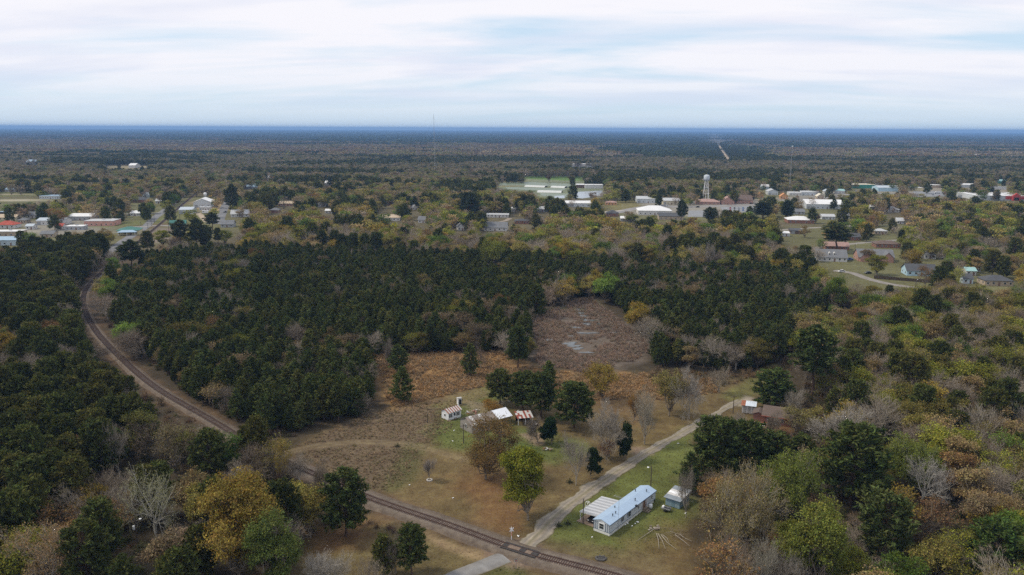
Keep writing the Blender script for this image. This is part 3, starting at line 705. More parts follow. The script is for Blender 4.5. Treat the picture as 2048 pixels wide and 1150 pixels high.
PINE_Y = [pine(s, 12, b, R, 92, 10, 0.40, 'young') for s, b, R in ((1, .14, 2.7), (2, .10, 3.1), (3, .22, 2.5), (4, .12, 2.9))]
PINE_D = [pine(s, 15, b, R, 125, 11, 0.44, 'dome') for s, b, R in ((11, .20, 4.2), (12, .26, 3.7), (13, .22, 4.6), (14, .16, 4.0))]
PINE_M = [pine(s, 20, b, R, 95, 12, 0.50, 'old') for s, b, R in ((21, .40, 4.4), (22, .46, 4.0), (23, .34, 4.8))]
HW = [hardwood(31, 13, 11, .10, 18, 26, 28, 0.20), hardwood(32, 14, 9.5, .12, 15, 28, 28, 0.20), hardwood(33, 12, 12, .10, 19, 24, 26, 0.20), hardwood(34, 15, 9.0, .12, 16, 26, 28, 0.20), hardwood(35, 12.5, 10.5, .08, 20, 22, 26, 0.20)]
HWS = [hardwood(41, 13, 11.5, .12, 17, 28, 8, 0.19, 0.6), hardwood(42, 14, 10.5, .12, 16, 28, 9, 0.19, 0.6), hardwood(43, 12, 12, .10, 18, 26, 8, 0.19, 0.65)]   # sparse, branches show
BARE = [bare(51, 12, .66, thick=1.3, sprays=3), bare(52, 13, .60, 4, M_PALEBARK, thick=1.3, sprays=10), bare(53, 11, .75, 4, thick=1.4, sprays=10), bare(54, 12, .70, 4, M_PALEBARK, thick=1.6, sprays=9)]
def low(shapes): return [s.whole for s in shapes]
# cheaper crowns for the distance
LP = [pine(s, 14, .15, 4.4, 40, 5, 0.95, f) for s, f in ((61, 'dome'), (62, 'dome'), (63, 'old'))]
LH = [hardwood(s, 13, 12, .1, 13, 11, 8, 0.46, 0.8, twk=4) for s in (71, 72, 73)]
LB = [hardwood(s, 13, 11, .1, 13, 12, 4, 0.34, 0.9, twk=2) for s in (81, 82)]
SHRUB = [shrub(91), shrub(92, 1.2, 1.3), shrub(93, 2.2, 1.2, 220)]
TWIGGY = [shrub(94, 1.9, 1.3, 170, 0.40, M_TWIG, 0.09), shrub(95, 2.4, 1.2, 190, 0.45, M_TWIG, 0.08), shrub(96, 1.4, 1.5, 170, 0.36, M_TWIG, 0.10)]
WEED = [shrub(97, 0.9, 0.55, 46, 0.33, M_TWIG, 0.10), shrub(98, 0.7, 0.7, 46, 0.30, M_TWIG, 0.10)]

def patchmesh(seed, pinefrac, n=26, size=60.0):
    """a block of far woodland: many small crowns in one mesh"""
    r = np.random.RandomState(seed); pp, pm = [], []
    VV, FF, MI, o = [], [], [], 0
    for i in range(n):
        c = np.array([r.uniform(-.5, .5)*size, r.uniform(-.5, .5)*size, 0]); isp = r.rand() < pinefrac
        h = r.uniform(9, 15); R = r.uniform(3.0, 5.0) if isp else r.uniform(4.5, 7.5); k = 34
        u = unit(r.randn(k, 3)); u[:, 2] = np.abs(u[:, 2])
        P = c+u*np.array([R, R, h*0.62])*r.uniform(0.7, 1, (k, 1))+np.array([0, 0, h*0.34])
        v, f = cards(P, 1.9*r.uniform(0.6, 1.3, k), u+np.array([0, 0, .5]), r, 0.8)
        VV.append(v); FF.append(f+o); MI.append(np.full(k, 1 if isp else 0)); o += len(v)
    me = npmesh('woodland_block', np.vstack(VV), np.vstack(FF), [M_LEAF, M_NEEDLE], np.concatenate(MI)); addcl(me, len(me.vertices), np.repeat(r.uniform(0.7, 1.3, (n, 1)), 34, 0)*np.ones((1, 3)))
    return bpy.data.objects.new('woodland_block', me)
PATCH_H = [patchmesh(s, 0) for s in (101, 102, 103)]; PATCH_P = [patchmesh(s, 1) for s in (111, 112, 113)]

# ------------------------------------------------------------------ mass planting (uncountable woods and weeds)
def scatter(name, label, cat, pts, scl, rot, tint, idx, protos, parent=None):
    n = len(pts)
    if n == 0: return None
    me = bpy.data.meshes.new(name); me.vertices.add(n); me.vertices.foreach_set('co', np.asarray(pts, np.float32).ravel())
    def attr(nm, typ, key, data): a = me.attributes.new(nm, typ, 'POINT'); a.data.foreach_set(key, np.ascontiguousarray(data).ravel())
    scl = np.asarray(scl, np.float32)
    if scl.ndim == 1: scl = np.repeat(scl[:, None], 3, 1)
    attr('scl', 'FLOAT_VECTOR', 'vector', scl); attr('tint', 'FLOAT_VECTOR', 'vector', np.asarray(tint, np.float32))
    attr('rot', 'FLOAT_VECTOR', 'vector', np.c_[np.zeros((n, 2)), rot].astype(np.float32)); attr('pick', 'INT', 'value', np.asarray(idx, np.int32))
    o = link(name, me); prop(o, label, cat, kind='stuff')
    ng = bpy.data.node_groups.new(name, 'GeometryNodeTree')
    ng.interface.new_socket('Geometry', in_out='INPUT', socket_type='NodeSocketGeometry'); ng.interface.new_socket('Geometry', in_out='OUTPUT', socket_type='NodeSocketGeometry')
    gi, go = ng.nodes.new('NodeGroupInput'), ng.nodes.new('NodeGroupOutput'); iop = ng.nodes.new('GeometryNodeInstanceOnPoints')
    jg = ng.nodes.new('GeometryNodeJoinGeometry')
    for p in protos:
        oi = ng.nodes.new('GeometryNodeObjectInfo'); oi.inputs['Object'].default_value = p; oi.inputs['As Instance'].default_value = True
        ng.links.new(oi.outputs['Geometry'], jg.inputs[0])
    ng.links.new(gi.outputs[0], iop.inputs['Points']); ng.links.new(jg.outputs[0], iop.inputs['Instance']); iop.inputs['Pick Instance'].default_value = True
    for nm, typ, sock in (('scl', 'FLOAT_VECTOR', 'Scale'), ('rot', 'FLOAT_VECTOR', 'Rotation'), ('pick', 'INT', 'Instance Index')):
        na = ng.nodes.new('GeometryNodeInputNamedAttribute'); na.data_type = typ; na.inputs[0].default_value = nm
        ng.links.new(na.outputs[0], iop.inputs[sock])
    ng.links.new(iop.outputs[0], go.inputs[0])
    md = o.modifiers.new('planting', 'NODES'); md.node_group = ng
    return o
# ------------------------------------------------------------------ tree colours (leaf reflectance)
T_PINE = [(0.074, 0.092, 0.027), (0.086, 0.099, 0.029), (0.068, 0.085, 0.027), (0.098, 0.103, 0.030)]
T_DARK = [(0.024, 0.036, 0.016)]
T_BUD = {'yellow-green': (0.205, 0.212, 0.036), 'olive': (0.215, 0.188, 0.054), 'rust-brown': (0.205, 0.128, 0.055), 'tan': (0.270, 0.205, 0.098),
         'bright green': (0.115, 0.168, 0.034), 'golden': (0.265, 0.198, 0.042), 'grey-brown': (0.225, 0.175, 0.105)}
T_BARE = [(0.26, 0.215, 0.165), (0.23, 0.185, 0.135), (0.29, 0.245, 0.195), (0.24, 0.175, 0.125)]

class Tree:
    __slots__ = ('x', 'y', 'kind', 'shape', 'h', 'w', 'tint', 'label', 'group', 'rot', 'name', 'tn')
TREES = []      # single trees placed by hand
def special(kind, shape, bx, by, ty, wpx, tint, label, nomw, name=None, group=None, mn=None):
    """tree standing at photo pixel bx,by, top at ty, crown wpx wide; nomw is the shape's own width"""
    t = Tree(); p = G(bx, by); t.x, t.y = p.x, p.y; t.kind = kind; t.shape = shape
    t.h = hm(bx, by, ty); t.w = wm(bx, by, wpx)/nomw; t.tint = tint; t.label = label; t.group = group; t.rot = (bx*7+by*3) % 6.28; t.name = name or {'pine': 'pine_tree', 'bud': 'budding_tree', 'bare': 'bare_tree', 'bush': 'evergreen_bush'}[kind]
    TREES.append(t); return t
NOMH = {}
for L, h in ((PINE_Y, 12), (PINE_D, 15), (PINE_M, 20)):
    for s in L: NOMH[id(s)] = h
for s, h in zip(HW, (13, 14, 12, 15, 12.5)): NOMH[id(s)] = h
for s, h in zip(HWS, (13, 14, 12)): NOMH[id(s)] = h
for s, h in zip(BARE, (12, 13, 11, 12)): NOMH[id(s)] = h
BIGY = hardwood(201, 21, 19, .08, 30, 36, 48, 0.22, 0.62); NOMH[id(BIGY)] = 21
BIGG = hardwood(202, 19, 14, .08, 24, 34, 46, 0.21, 0.60); NOMH[id(BIGG)] = 19
ORNG = bare(203, 18, .70, 6, M_PALEBARK, buds=3, cs=0.16, leaf=M_LEAF, split=2); NOMH[id(ORNG)] = 18
SYC = bare(204, 16, .78, 4, mat('white_bark', (0.42, 0.40, 0.36), var=0.3, scale=1.5), buds=5, cs=0.13, leaf=M_LEAF, thick=1.5, sprays=9); NOMH[id(SYC)] = 16
WEEP = hardwood(205, 16, 13, .02, 30, 36, 22, 0.15, 0.75); NOMH[id(WEEP)] = 16
YGT = hardwood(216, 16, 12, .03, 30, 30, 44, 0.20, 0.55); NOMH[id(YGT)] = 16
OLV = bare(207, 20, .66, 6, M_PALEBARK, buds=4, cs=0.16, leaf=M_LEAF, split=2); NOMH[id(OLV)] = 20
VASE = bare(208, 15, .60, 5, M_PALEBARK, buds=12, cs=0.18, leaf=M_LEAF); NOMH[id(VASE)] = 15
WILL = hardwood(209, 11, 10, .05, 16, 24, 26, 0.17, 0.6); NOMH[id(WILL)] = 11
DENSEB = bare(210, 13, .62, 6, M_PALEBARK, split=2, sprays=2); NOMH[id(DENSEB)] = 13
MAGN = hardwood(211, 7, 5.6, .06, 12, 22, 26, 0.24, 0.42); NOMH[id(MAGN)] = 7
SMALLB = bare(212, 5.5, .50, 4, M_PALEBARK); NOMH[id(SMALLB)] = 5.5
def span(me):
    V = np.empty(len(me.vertices)*3, np.float32); me.vertices.foreach_get('co', V); V = V.reshape(-1, 3)
    return float(np.percentile(np.hypot(V[:, 0], V[:, 1]), 97)*2)
SPANS = {}
def S(kind, shape, bx, by, ty, wpx, tint, label, **k):
    if id(shape) not in SPANS: SPANS[id(shape)] = span(shape.crown)
    return special(kind, shape, bx, by, ty, wpx, tint, label, SPANS[id(shape)], **k)
B = T_BUD
S('bud', BIGY, 480, 1165, 958, 165, (0.275, 0.205, 0.050), 'huge golden-yellow tree, the largest crown beside the tracks')
S('bud', BIGG, 552, 1190, 1028, 118, (0.120, 0.150, 0.040), 'rounded fresh-green tree tucked against the huge golden tree')
S('bud', ORNG, 95, 1200, 1040, 185, (0.32, 0.215, 0.105), 'broad grey-limbed tree with a haze of orange buds', name='budding_tree')
S('bare', SYC, 312, 1065, 928, 128, (0.34, 0.33, 0.17), 'wide bare tree with whitish limbs in front of dark pines')
S('bare', BARE[1], 240, 955, 835, 75, T_BARE[0], 'tall bare grey tree behind the whitish-limbed tree')
S('bud', HW[3], 458, 955, 855, 58, (0.085, 0.130, 0.030), 'narrow bright-green tree among bare trees by the track')
S('bud', HW[1], 283, 915, 812, 72, (0.130, 0.130, 0.040), 'tall olive-yellow tree at the edge of the left pines')
S('bud', HWS[0], 348, 945, 842, 78, (0.180, 0.150, 0.075), 'tan budding tree behind the whitish-limbed tree')
S('bud', HWS[1], 395, 930, 848, 75, (0.170, 0.130, 0.090), 'grey-tan budding tree near the curve of the track')
S('pine', PINE_D[0], 692, 1072, 945, 95, (0.060, 0.081, 0.027), 'dark round-topped pine standing alone by the straight track')
S('pine', PINE_D[1], 824, 1150, 1052, 64, (0.064, 0.084, 0.027), 'dark pine on the near side of the track, beside a bare sapling')
S('pine', PINE_D[3], 768, 1150, 1072, 46, (0.088, 0.099, 0.029), 'small olive pine next to the bare sapling near the track')
S('bare', BARE[0], 792, 1145, 1055, 52, T_BARE[2], 'bare sapling wedged between two pines near the track')
S('bare', DENSEB, 645, 1195, 1088, 120, (0.27, 0.25, 0.22), 'low spreading bare tree with pale twigs by the grass verge')
S('bare', BARE[2], 735, 1185, 1105, 70, T_BARE[2], 'small bare pale-twigged tree next to the spreading one')
S('bud', HWS[2], 570, 968, 866, 42, (0.260, 0.200, 0.050), 'slender tree with yellow buds between track and meadow')
S('bare', BARE[3], 600, 965, 905, 60, T_BARE[1], 'bare thicket tree between the track and the meadow')
S('bare', BARE[0], 640, 985, 910, 60, T_BARE[1], 'bare grey tree leaning over the track by the meadow')
S('bud', WEEP, 972, 958, 826, 118, (0.190, 0.130, 0.050), 'large brown-budded tree with a dense fan in the homestead yard')
S('bud', YGT, 1056, 1040, 898, 104, (0.190, 0.200, 0.030), 'bright yellow-green tree in the yard near the rail crossing')
S('bare', SMALLB, 859, 960, 916, 30, (0.26, 0.22, 0.19), 'tiny bare tree ringed with white stones in the yard')
S('pine', PINE_D[2], 1000, 808, 742, 56, (0.081, 0.099, 0.032), 'pine with two bare stems behind the homestead')
S('pine', PINE_D[0], 1046, 820, 746, 62, (0.064, 0.084, 0.027), 'dark pine in the clump over the homestead roofs')
S('pine', PINE_D[1], 1082, 835, 748, 66, (0.060, 0.081, 0.027), 'tallest dark pine in the clump behind the red-roofed shed')
S('pine', PINE_D[2], 1148, 855, 768, 84, (0.064, 0.087, 0.028), 'wide dark pine between the clump and the bare trees')
S('pine', PINE_Y[0], 1097, 770, 722, 30, (0.088, 0.116, 0.032), 'small rounded pine on a thin stem by the marsh')
S('bush', MAGN, 1103, 888, 836, 42, (0.022, 0.042, 0.016), 'dark glossy evergreen tree beside the bare dirt patch')
S('bare', BARE[0], 1076, 886, 824, 46, (0.20, 0.18, 0.16), 'bare tree in front of the red-roofed pole shed')
S('bud', WILL, 980, 832, 798, 50, (0.250, 0.150, 0.040), 'low orange-budded tree behind the long farmhouse')
S('bare', DENSEB, 1218, 912, 796, 88, (0.23, 0.20, 0.17), 'large bare grey tree beside a dark bush at the road')
S('bush', MAGN, 1250, 918, 848, 42, (0.024, 0.040, 0.018), 'dark upright bush beside the large bare tree at the road')
S('bud', HWS[0], 1212, 918, 880, 40, (0.17, 0.09, 0.06), 'low reddish bush under the large bare tree')
S('bare', BARE[1], 1152, 970, 862, 62, (0.24, 0.21, 0.18), 'bare tree with a leaning dark bush next to the yard')
S('bush', MAGN, 1182, 956, 900, 42, (0.026, 0.042, 0.018), 'rounded dark bush next to the road bend')
S('bare', BARE[3], 1289, 888, 772, 58, (0.30, 0.27, 0.20), 'tall pale bare tree by the dirt turnout')
S('bud', WILL, 1338, 832, 738, 78, (0.200, 0.175, 0.060), 'olive willow beside the dense grey bare tree')
S('bare', DENSEB, 1378, 838, 732, 80, (0.26, 0.24, 0.22), 'dense fan-shaped bare grey tree beside the olive willow')
S('bud', WILL, 1205, 800, 720, 80, (0.240, 0.180, 0.045), 'golden willow at the foot of the marsh')
S('bare', BARE[1], 1438, 785, 725, 46, T_BARE[1], 'bare tree at the edge of the right pine rows')
S('bud', WILL, 1268, 840, 785, 46, (0.22, 0.13, 0.045), 'small orange-tinted tree behind the tall pale bare tree')
S('pine', PINE_Y[1], 805, 804, 734, 48, (0.081, 0.106, 0.032), 'lone young pine in the orange weeds of the clearing')
S('pine', PINE_Y[2], 796, 748, 690, 42, (0.064, 0.087, 0.029), 'young pine behind the lone pine in the clearing')
S('pine', PINE_Y[3], 940, 752, 688, 36, (0.085, 0.103, 0.034), 'slim young pine at the back of the orange weeds')
S('pine', PINE_D[1], 1035, 738, 655, 46, (0.064, 0.087, 0.029), 'tall dark pine at the corner of the marsh')
S('bare', BARE[2], 962, 740, 692, 34, (0.24, 0.17, 0.12), 'small tawny bare tree beside the slim young pine')
S('bare', BARE[0], 775, 735, 672, 36, (0.22, 0.19, 0.17), 'grey bare tree at the back of the clearing')
S('pine', PINE_D[0], 1430, 965, 838, 96, (0.064, 0.087, 0.027), 'big dark pine across the road from the bare trees')
S('pine', PINE_D[2], 1490, 960, 848, 96, (0.060, 0.084, 0.027), 'big dark pine in front of the brick house')
S('pine', PINE_D[1], 1545, 955, 868, 80, (0.060, 0.081, 0.026), 'dark pine beside the yellow-green vase-shaped tree')
S('pine', PINE_D[3], 1600, 950, 872, 60, (0.067, 0.087, 0.027), 'dark pine between the vase-shaped tree and the brick house')
S('pine', PINE_Y[3], 1378, 985, 905, 44, (0.064, 0.087, 0.029), 'narrow pine behind the shed with the patched roof')
S('bare', BARE[1], 1372, 1035, 925, 42, (0.21, 0.18, 0.15), 'thin bare tree standing in front of the blue shed')
S('bud', OLV, 1462, 1115, 912, 178, (0.230, 0.190, 0.080), 'broad olive-tan tree with pale limbs at the yard edge')
S('bud', VASE, 1572, 1045, 895, 105, (0.170, 0.200, 0.045), 'yellow-green vase-shaped tree rising over dark pines')
S('pine', PINE_D[2], 1700, 1010, 856, 140, (0.064, 0.087, 0.027), 'very wide dark pine crown in the right woods')
S('bud', BIGG, 1630, 1185, 1008, 126, (0.165, 0.185, 0.040), 'dense yellow-green tree at the foot of the right woods')
S('bare', SYC, 1842, 1010, 900, 112, (0.34, 0.31, 0.28), 'white-limbed spreading bare tree in the right woods')
S('bud', VASE, 1818, 985, 868, 92, (0.175, 0.205, 0.045), 'yellow-green crown just above the white-limbed bare tree')
S('pine', PINE_M[0], 1622, 800, 652, 96, (0.064, 0.087, 0.029), 'tall dark pine towering behind the brick house')
S('pine', PINE_D[3], 1546, 812, 742, 82, (0.060, 0.087, 0.027), 'bushy dark pine just behind the brick house')
S('bare', DENSEB, 1680, 905, 800, 118, (0.29, 0.27, 0.25), 'fan of bare whitish twigs behind the wide dark pine')
S('bud', HW[0], 1668, 625, 552, 58, (0.120, 0.165, 0.030), 'bright green round tree at the edge of the pine rows')
S('bud', HW[1], 1752, 550, 505, 44, (0.190, 0.190, 0.035), 'round yellow-green tree in front of the brick house with two gables')
S('pine', PINE_M[1], 1672, 505, 448, 62, (0.071, 0.087, 0.034), 'spreading pine among the neighborhood houses')
S('pine', PINE_D[0], 1762, 1130, 990, 110, (0.071, 0.093, 0.032), 'broad pine below the wide dark pine crown')
S('bare', BARE[0], 1665, 1010, 962, 40, (0.30, 0.27, 0.24), 'small pale bare tree between the dark pines')
S('pine', PINE_D[3], 1985, 1170, 1045, 120, (0.060, 0.097, 0.027), 'rounded deep-green tree crown in the corner of the woods')
S('bud', HWS[1], 1850, 1075, 990, 110, (0.170, 0.105, 0.055), 'rust-brown tree below the white-limbed bare tree')
S('bare', BARE[3], 1530, 1190, 1075, 70, (0.27, 0.26, 0.20), 'pale bare tree at the bottom of the yard edge')
S('bare', BARE[2], 1570, 1200, 1090, 80, (0.27, 0.25, 0.22), 'low bare tree at the foot of the yellow-green tree')
S('bud', HW[4], 1262, 446, 428, 30, (0.15, 0.165, 0.04), 'round green tree near the white-roofed shops')
S('pine', PINE_M[2], 1362, 448, 399, 24, (0.060, 0.078, 0.038), 'tall pine in front of the dark-roofed store')
S('pine', PINE_M[0], 1418, 452, 414, 26, (0.071, 0.086, 0.038), 'pine beside the pale empty parking lot')
S('pine', PINE_D[2], 938, 432, 386, 44, (0.053, 0.070, 0.032), 'big dark tree left of the white mobile home')
S('pine', PINE_D[1], 1525, 438, 405, 40, (0.050, 0.065, 0.032), 'dark tree clump across from the white warehouse')
S('pine', PINE_D[0], 1574, 436, 402, 24, (0.050, 0.068, 0.034), 'dark conical tree behind the white hip roof')
S('bud', HW[0], 348, 414, 388, 22, (0.085, 0.140, 0.030), 'round green tree beside the town railroad track')
S('pine', PINE_M[1], 362, 500, 440, 36, (0.071, 0.081, 0.034), 'tall pine in front of the green-roofed house')
S('pine', PINE_M[2], 395, 498, 436, 40, (0.064, 0.078, 0.032), 'spreading pine beside the green-roofed house')
S('pine', PINE_M[0], 425, 462, 425, 32, (0.064, 0.078, 0.034), 'flat-topped pine near the highway')
S('pine', PINE_M[2], 467, 432, 368, 30, (0.064, 0.078, 0.038), 'dark pine row end beside the highway')
S('bud', HW[0], 450, 490, 460, 30, (0.155, 0.175, 0.035), 'yellow-green tree behind the back row of plantation pines')
S('pine', PINE_M[0], 265, 545, 480, 50, (0.060, 0.078, 0.032), 'pine spreading over the railroad curve')
S('bud', HW[2], 985, 545, 476, 52, (0.165, 0.180, 0.040), 'yellow-green tree at the back of the plantation')
S('bud', HW[0], 1135, 530, 484, 30, (0.22, 0.16, 0.035), 'small golden tree at the back of the plantation')
S('bud', HW[1], 1295, 535, 490, 30, (0.20, 0.155, 0.04), 'golden-olive tree behind the marsh pines')
S('bud', HW[3], 1452, 545, 498, 36, (0.165, 0.175, 0.045), 'pale yellow-green tree behind the right pine rows')
S('bare', BARE[2], 1408, 540, 480, 40, (0.30, 0.27, 0.24), 'pale dead tree behind the right pine rows')
for k, (bx, by, ty, w) in enumerate([(1130, 371, 347, 11), (1140+0, 368, 346, 0)][:1]): S('bud', HW[0], 1098, 365, 348, 11, (0.17, 0.12, 0.07), 'lone tan tree standing in the green field')
S('bud', HW[0], 1141, 366, 350, 17, (0.17, 0.14, 0.06), 'lone olive tree standing in the green field')

S('bare', BARE[3], 1478, 868, 822, 40, (0.27, 0.23, 0.19), 'low bare tree in front of the small tin shed')
S('bare', BARE[0], 1545, 868, 815, 46, (0.24, 0.20, 0.15), 'bare tree half covering the brick house')
S('bud', HWS[0], 1590, 862, 812, 60, (0.21, 0.19, 0.075), 'olive bush beside the brick house')
S('bare', BARE[1], 1590, 830, 770, 44, (0.28, 0.25, 0.21), 'bare tree right behind the brick house')
# ------------------------------------------------------------------ keep-clear samples: points that must stay visible
KEEP = []   # px, py, depth limit
def keep_line(pts, step=6):
    P = spline(np.asarray(pts, float), step)
    for p in P: KEEP.append((p[0], p[1], depth(p[0], p[1])))
def keep_rect(x0, y0, x1, y1, by, frac=1.0):
    d = depth((x0+x1)/2, by)
    nx = max(2, int((x1-x0)/5)); ny = max(2, int((y1-y0)/3))
    for a in np.linspace(x0, x1, nx):
        for b in np.linspace(y0, y1, ny): KEEP.append((a, b, d-4))
# ------------------------------------------------------------------ buildings
def wallmat(key):
    C = {'white': (0.58, 0.57, 0.55), 'cream': (0.56, 0.50, 0.36), 'yellow': (0.62, 0.55, 0.33), 'brick': (0.26, 0.125, 0.085), 'pinkbrick': (0.40, 0.235, 0.185), 'tan': (0.42, 0.34, 0.25),
         'salmon': (0.55, 0.30, 0.24), 'blue': (0.40, 0.56, 0.66), 'grey': (0.36, 0.37, 0.38), 'red': (0.42, 0.06, 0.05), 'green': (0.06, 0.25, 0.19), 'lightgrey': (0.52, 0.55, 0.57), 'orange': (0.55, 0.30, 0.14), 'brown': (0.14, 0.095, 0.07), 'paleblue': (0.50, 0.60, 0.68)}
    return mat('wall_'+key, C[key], var=0.14, scale=0.35, rough=0.8)
def roofmat(key):
    C = {'white': (0.66, 0.66, 0.66), 'metal': (0.40, 0.45, 0.50), 'bluemetal': (0.30, 0.42, 0.54), 'grey': (0.155, 0.16, 0.17), 'dark': (0.075, 0.078, 0.085), 'brown': (0.125, 0.088, 0.072), 'red': (0.36, 0.075, 0.05), 'tan': (0.45, 0.36, 0.26), 'green': (0.06, 0.17, 0.15), 'orange': (0.50, 0.24, 0.10),
         'lightgrey': (0.42, 0.43, 0.44), 'cream': (0.62, 0.57, 0.46), 'teal': (0.30, 0.48, 0.48), 'pink': (0.34, 0.22, 0.19), 'rust': (0.30, 0.14, 0.08)}
    mt = key in ('metal', 'bluemetal', 'white', 'teal', 'lightgrey')
    return mat('roof_'+key, C[key], var=0.12 if mt else 0.2, scale=0.25, rough=0.55 if mt else 0.9, dirt=((0.42, 0.40, 0.37), 0.60) if key == 'white' else None)
M_GLASS = mat('window_glass', (0.030, 0.034, 0.040), rough=0.15, var=0.2, spec=0.6)
M_TRIM = mat('white_trim', (0.72, 0.72, 0.70), var=0.08, rough=0.6)
M_DOOR = mat('door_paint', (0.20, 0.12, 0.09), var=0.2)
WIN = MB().box((0, 0, 0), (1.3, 0.10, 1.3)).mesh('window', M_TRIM); PANE = MB().box((0, -0.035, 0), (1.1, 0.09, 1.1)).mesh('pane', M_GLASS)
DOORM = MB().box((0, 0, 0), (1.1, 0.12, 2.1)).mesh('door', M_DOOR); BAY = MB().box((0, 0, 0), (3.2, 0.14, 3.0)).mesh('bay_door', mat('bay_door', (0.30, 0.31, 0.32), var=0.1))
def roof_gable(w, d, h, rh, ov=0.5, th=0.18, axis='x'):
    """ridge along axis; slab with thickness"""
    b = MB(); L = (w if axis == 'x' else d)/2+ov; q = (d if axis == 'x' else w)/2; e = q+ov; sl = rh/q; ez = h-ov*sl
    prof = [(-e, ez), (0, h+rh), (e, ez), (e, ez+th), (0, h+rh+th), (-e, ez+th)]
    b.prism(prof, 'x' if axis == 'x' else 'y', -L, L); return b
def roof_hip(w, d, h, rh, ov=0.5, th=0.15):
    a, c = w/2+ov, d/2+ov; s = min(a, c)*0.95; rx, ry = (a-s, 0.01) if a >= c else (0.01, c-s); z0 = h-0.05
    V = [(-a, -c, z0), (a, -c, z0), (a, c, z0), (-a, c, z0), (-a, -c, z0+th), (a, -c, z0+th), (a, c, z0+th), (-a, c, z0+th), (-rx, -ry, h+rh), (rx, -ry, h+rh), (rx, ry, h+rh), (-rx, ry, h+rh)]
    return MB().add(V, [(3, 2, 1, 0), (0, 1, 5, 4), (1, 2, 6, 5), (2, 3, 7, 6), (3, 0, 4, 7), (4, 5, 9, 8), (5, 6, 10, 9), (6, 7, 11, 10), (7, 4, 8, 11), (8, 9, 10, 11)])
def building(name, label, cat, px, py, wpx, d, h, rot, roof, rh, wall, roofk, wins=3, door=1, bays=0, keep=True, group=None, axis='x', side=1):
    """px,py: foot of the front wall, centre; wpx: front width in photo pixels"""
    w = wm(px, py, wpx)/max(0.5, math.cos(math.radians(rot))); p = G(px, py); a = math.radians(rot)
    loc = (p.x-math.sin(a)*d/2, p.y+math.cos(a)*d/2, 0)
    o = empty(name, loc, a, label, cat, group)
    b = MB()
    if roof == 'gable':
        b.prism([(-d/2, -0.2), (d/2, -0.2), (d/2, h), (0, h+rh), (-d/2, h)], 'x', -w/2, w/2) if axis == 'x' else b.prism([(-w/2, -0.2), (w/2, -0.2), (w/2, h), (0, h+rh), (-w/2, h)], 'y', -d/2, d/2)
    elif roof == 'shed': b.prism([(-d/2, -0.2), (d/2, -0.2), (d/2, h+rh), (-d/2, h)], 'x', -w/2, w/2)
    else: b.box((0, 0, h/2-0.1), (w, d, h+0.2))
    b.build('wall', wallmat(wall), o)
    if roof == 'gable': roof_gable(w, d, h+0.02, rh, axis=axis).build('roof', roofmat(roofk), o)
    elif roof == 'hip': roof_hip(w, d, h+0.04, rh).build('roof', roofmat(roofk), o)
    elif roof == 'shed':
        MB().prism([(-d/2-.5, h+.02-.5*rh/d), (d/2+.5, h+rh+.02+.5*rh/d), (d/2+.5, h+rh+.2+.5*rh/d), (-d/2-.5, h+.2-.5*rh/d)], 'x', -w/2-.4, w/2+.4).build('roof', roofmat(roofk), o)
    else:
        MB().box((0, 0, h+0.16), (w+0.5, d+0.5, 0.28)).build('roof', roofmat(roofk), o)
        for k in range(max(1, int(w/14))): MB().box((-w/2+(k+0.5)*w/max(1, int(w/14)), d*0.15, h+0.75), (1.8, 1.8, 0.9)).build('roof_unit', mat('roof_unit', (0.40, 0.41, 0.42)), o)
    dp = depth(px, py)
    if dp < 1150:
        zc = min(1.65, h*0.6); slots = wins+door+bays
        for k in range(slots):
            x = -w/2+(k+0.5)*w/slots
            if bays and k < bays: link('bay_door', BAY, o, (x, -d/2-0.03, 1.5))
            elif door and k == slots//2: link('door', DOORM, o, (x, -d/2-0.03, 1.05))
            else:
                wn = link('window', WIN, o, (x, -d/2-0.01, zc)); link('pane', PANE, wn, (0, -0.02, 0))
        for k in range(1 if dp > 700 else 2):
            wn = link('window', WIN, o, (-w/2-0.01 if px > 1024 else w/2+0.01, -d/4+k*d/2, zc), math.pi/2 if px < 1024 else -math.pi/2); link('pane', PANE, wn, (0, -0.02, 0))
    if keep:
        top = py-(h+rh)*FPX/dp*0.95
        keep_rect(px-wpx*0.44, max(top, py-wpx*2), px+wpx*0.44, py-h*0.25*FPX/dp, py)
    return o
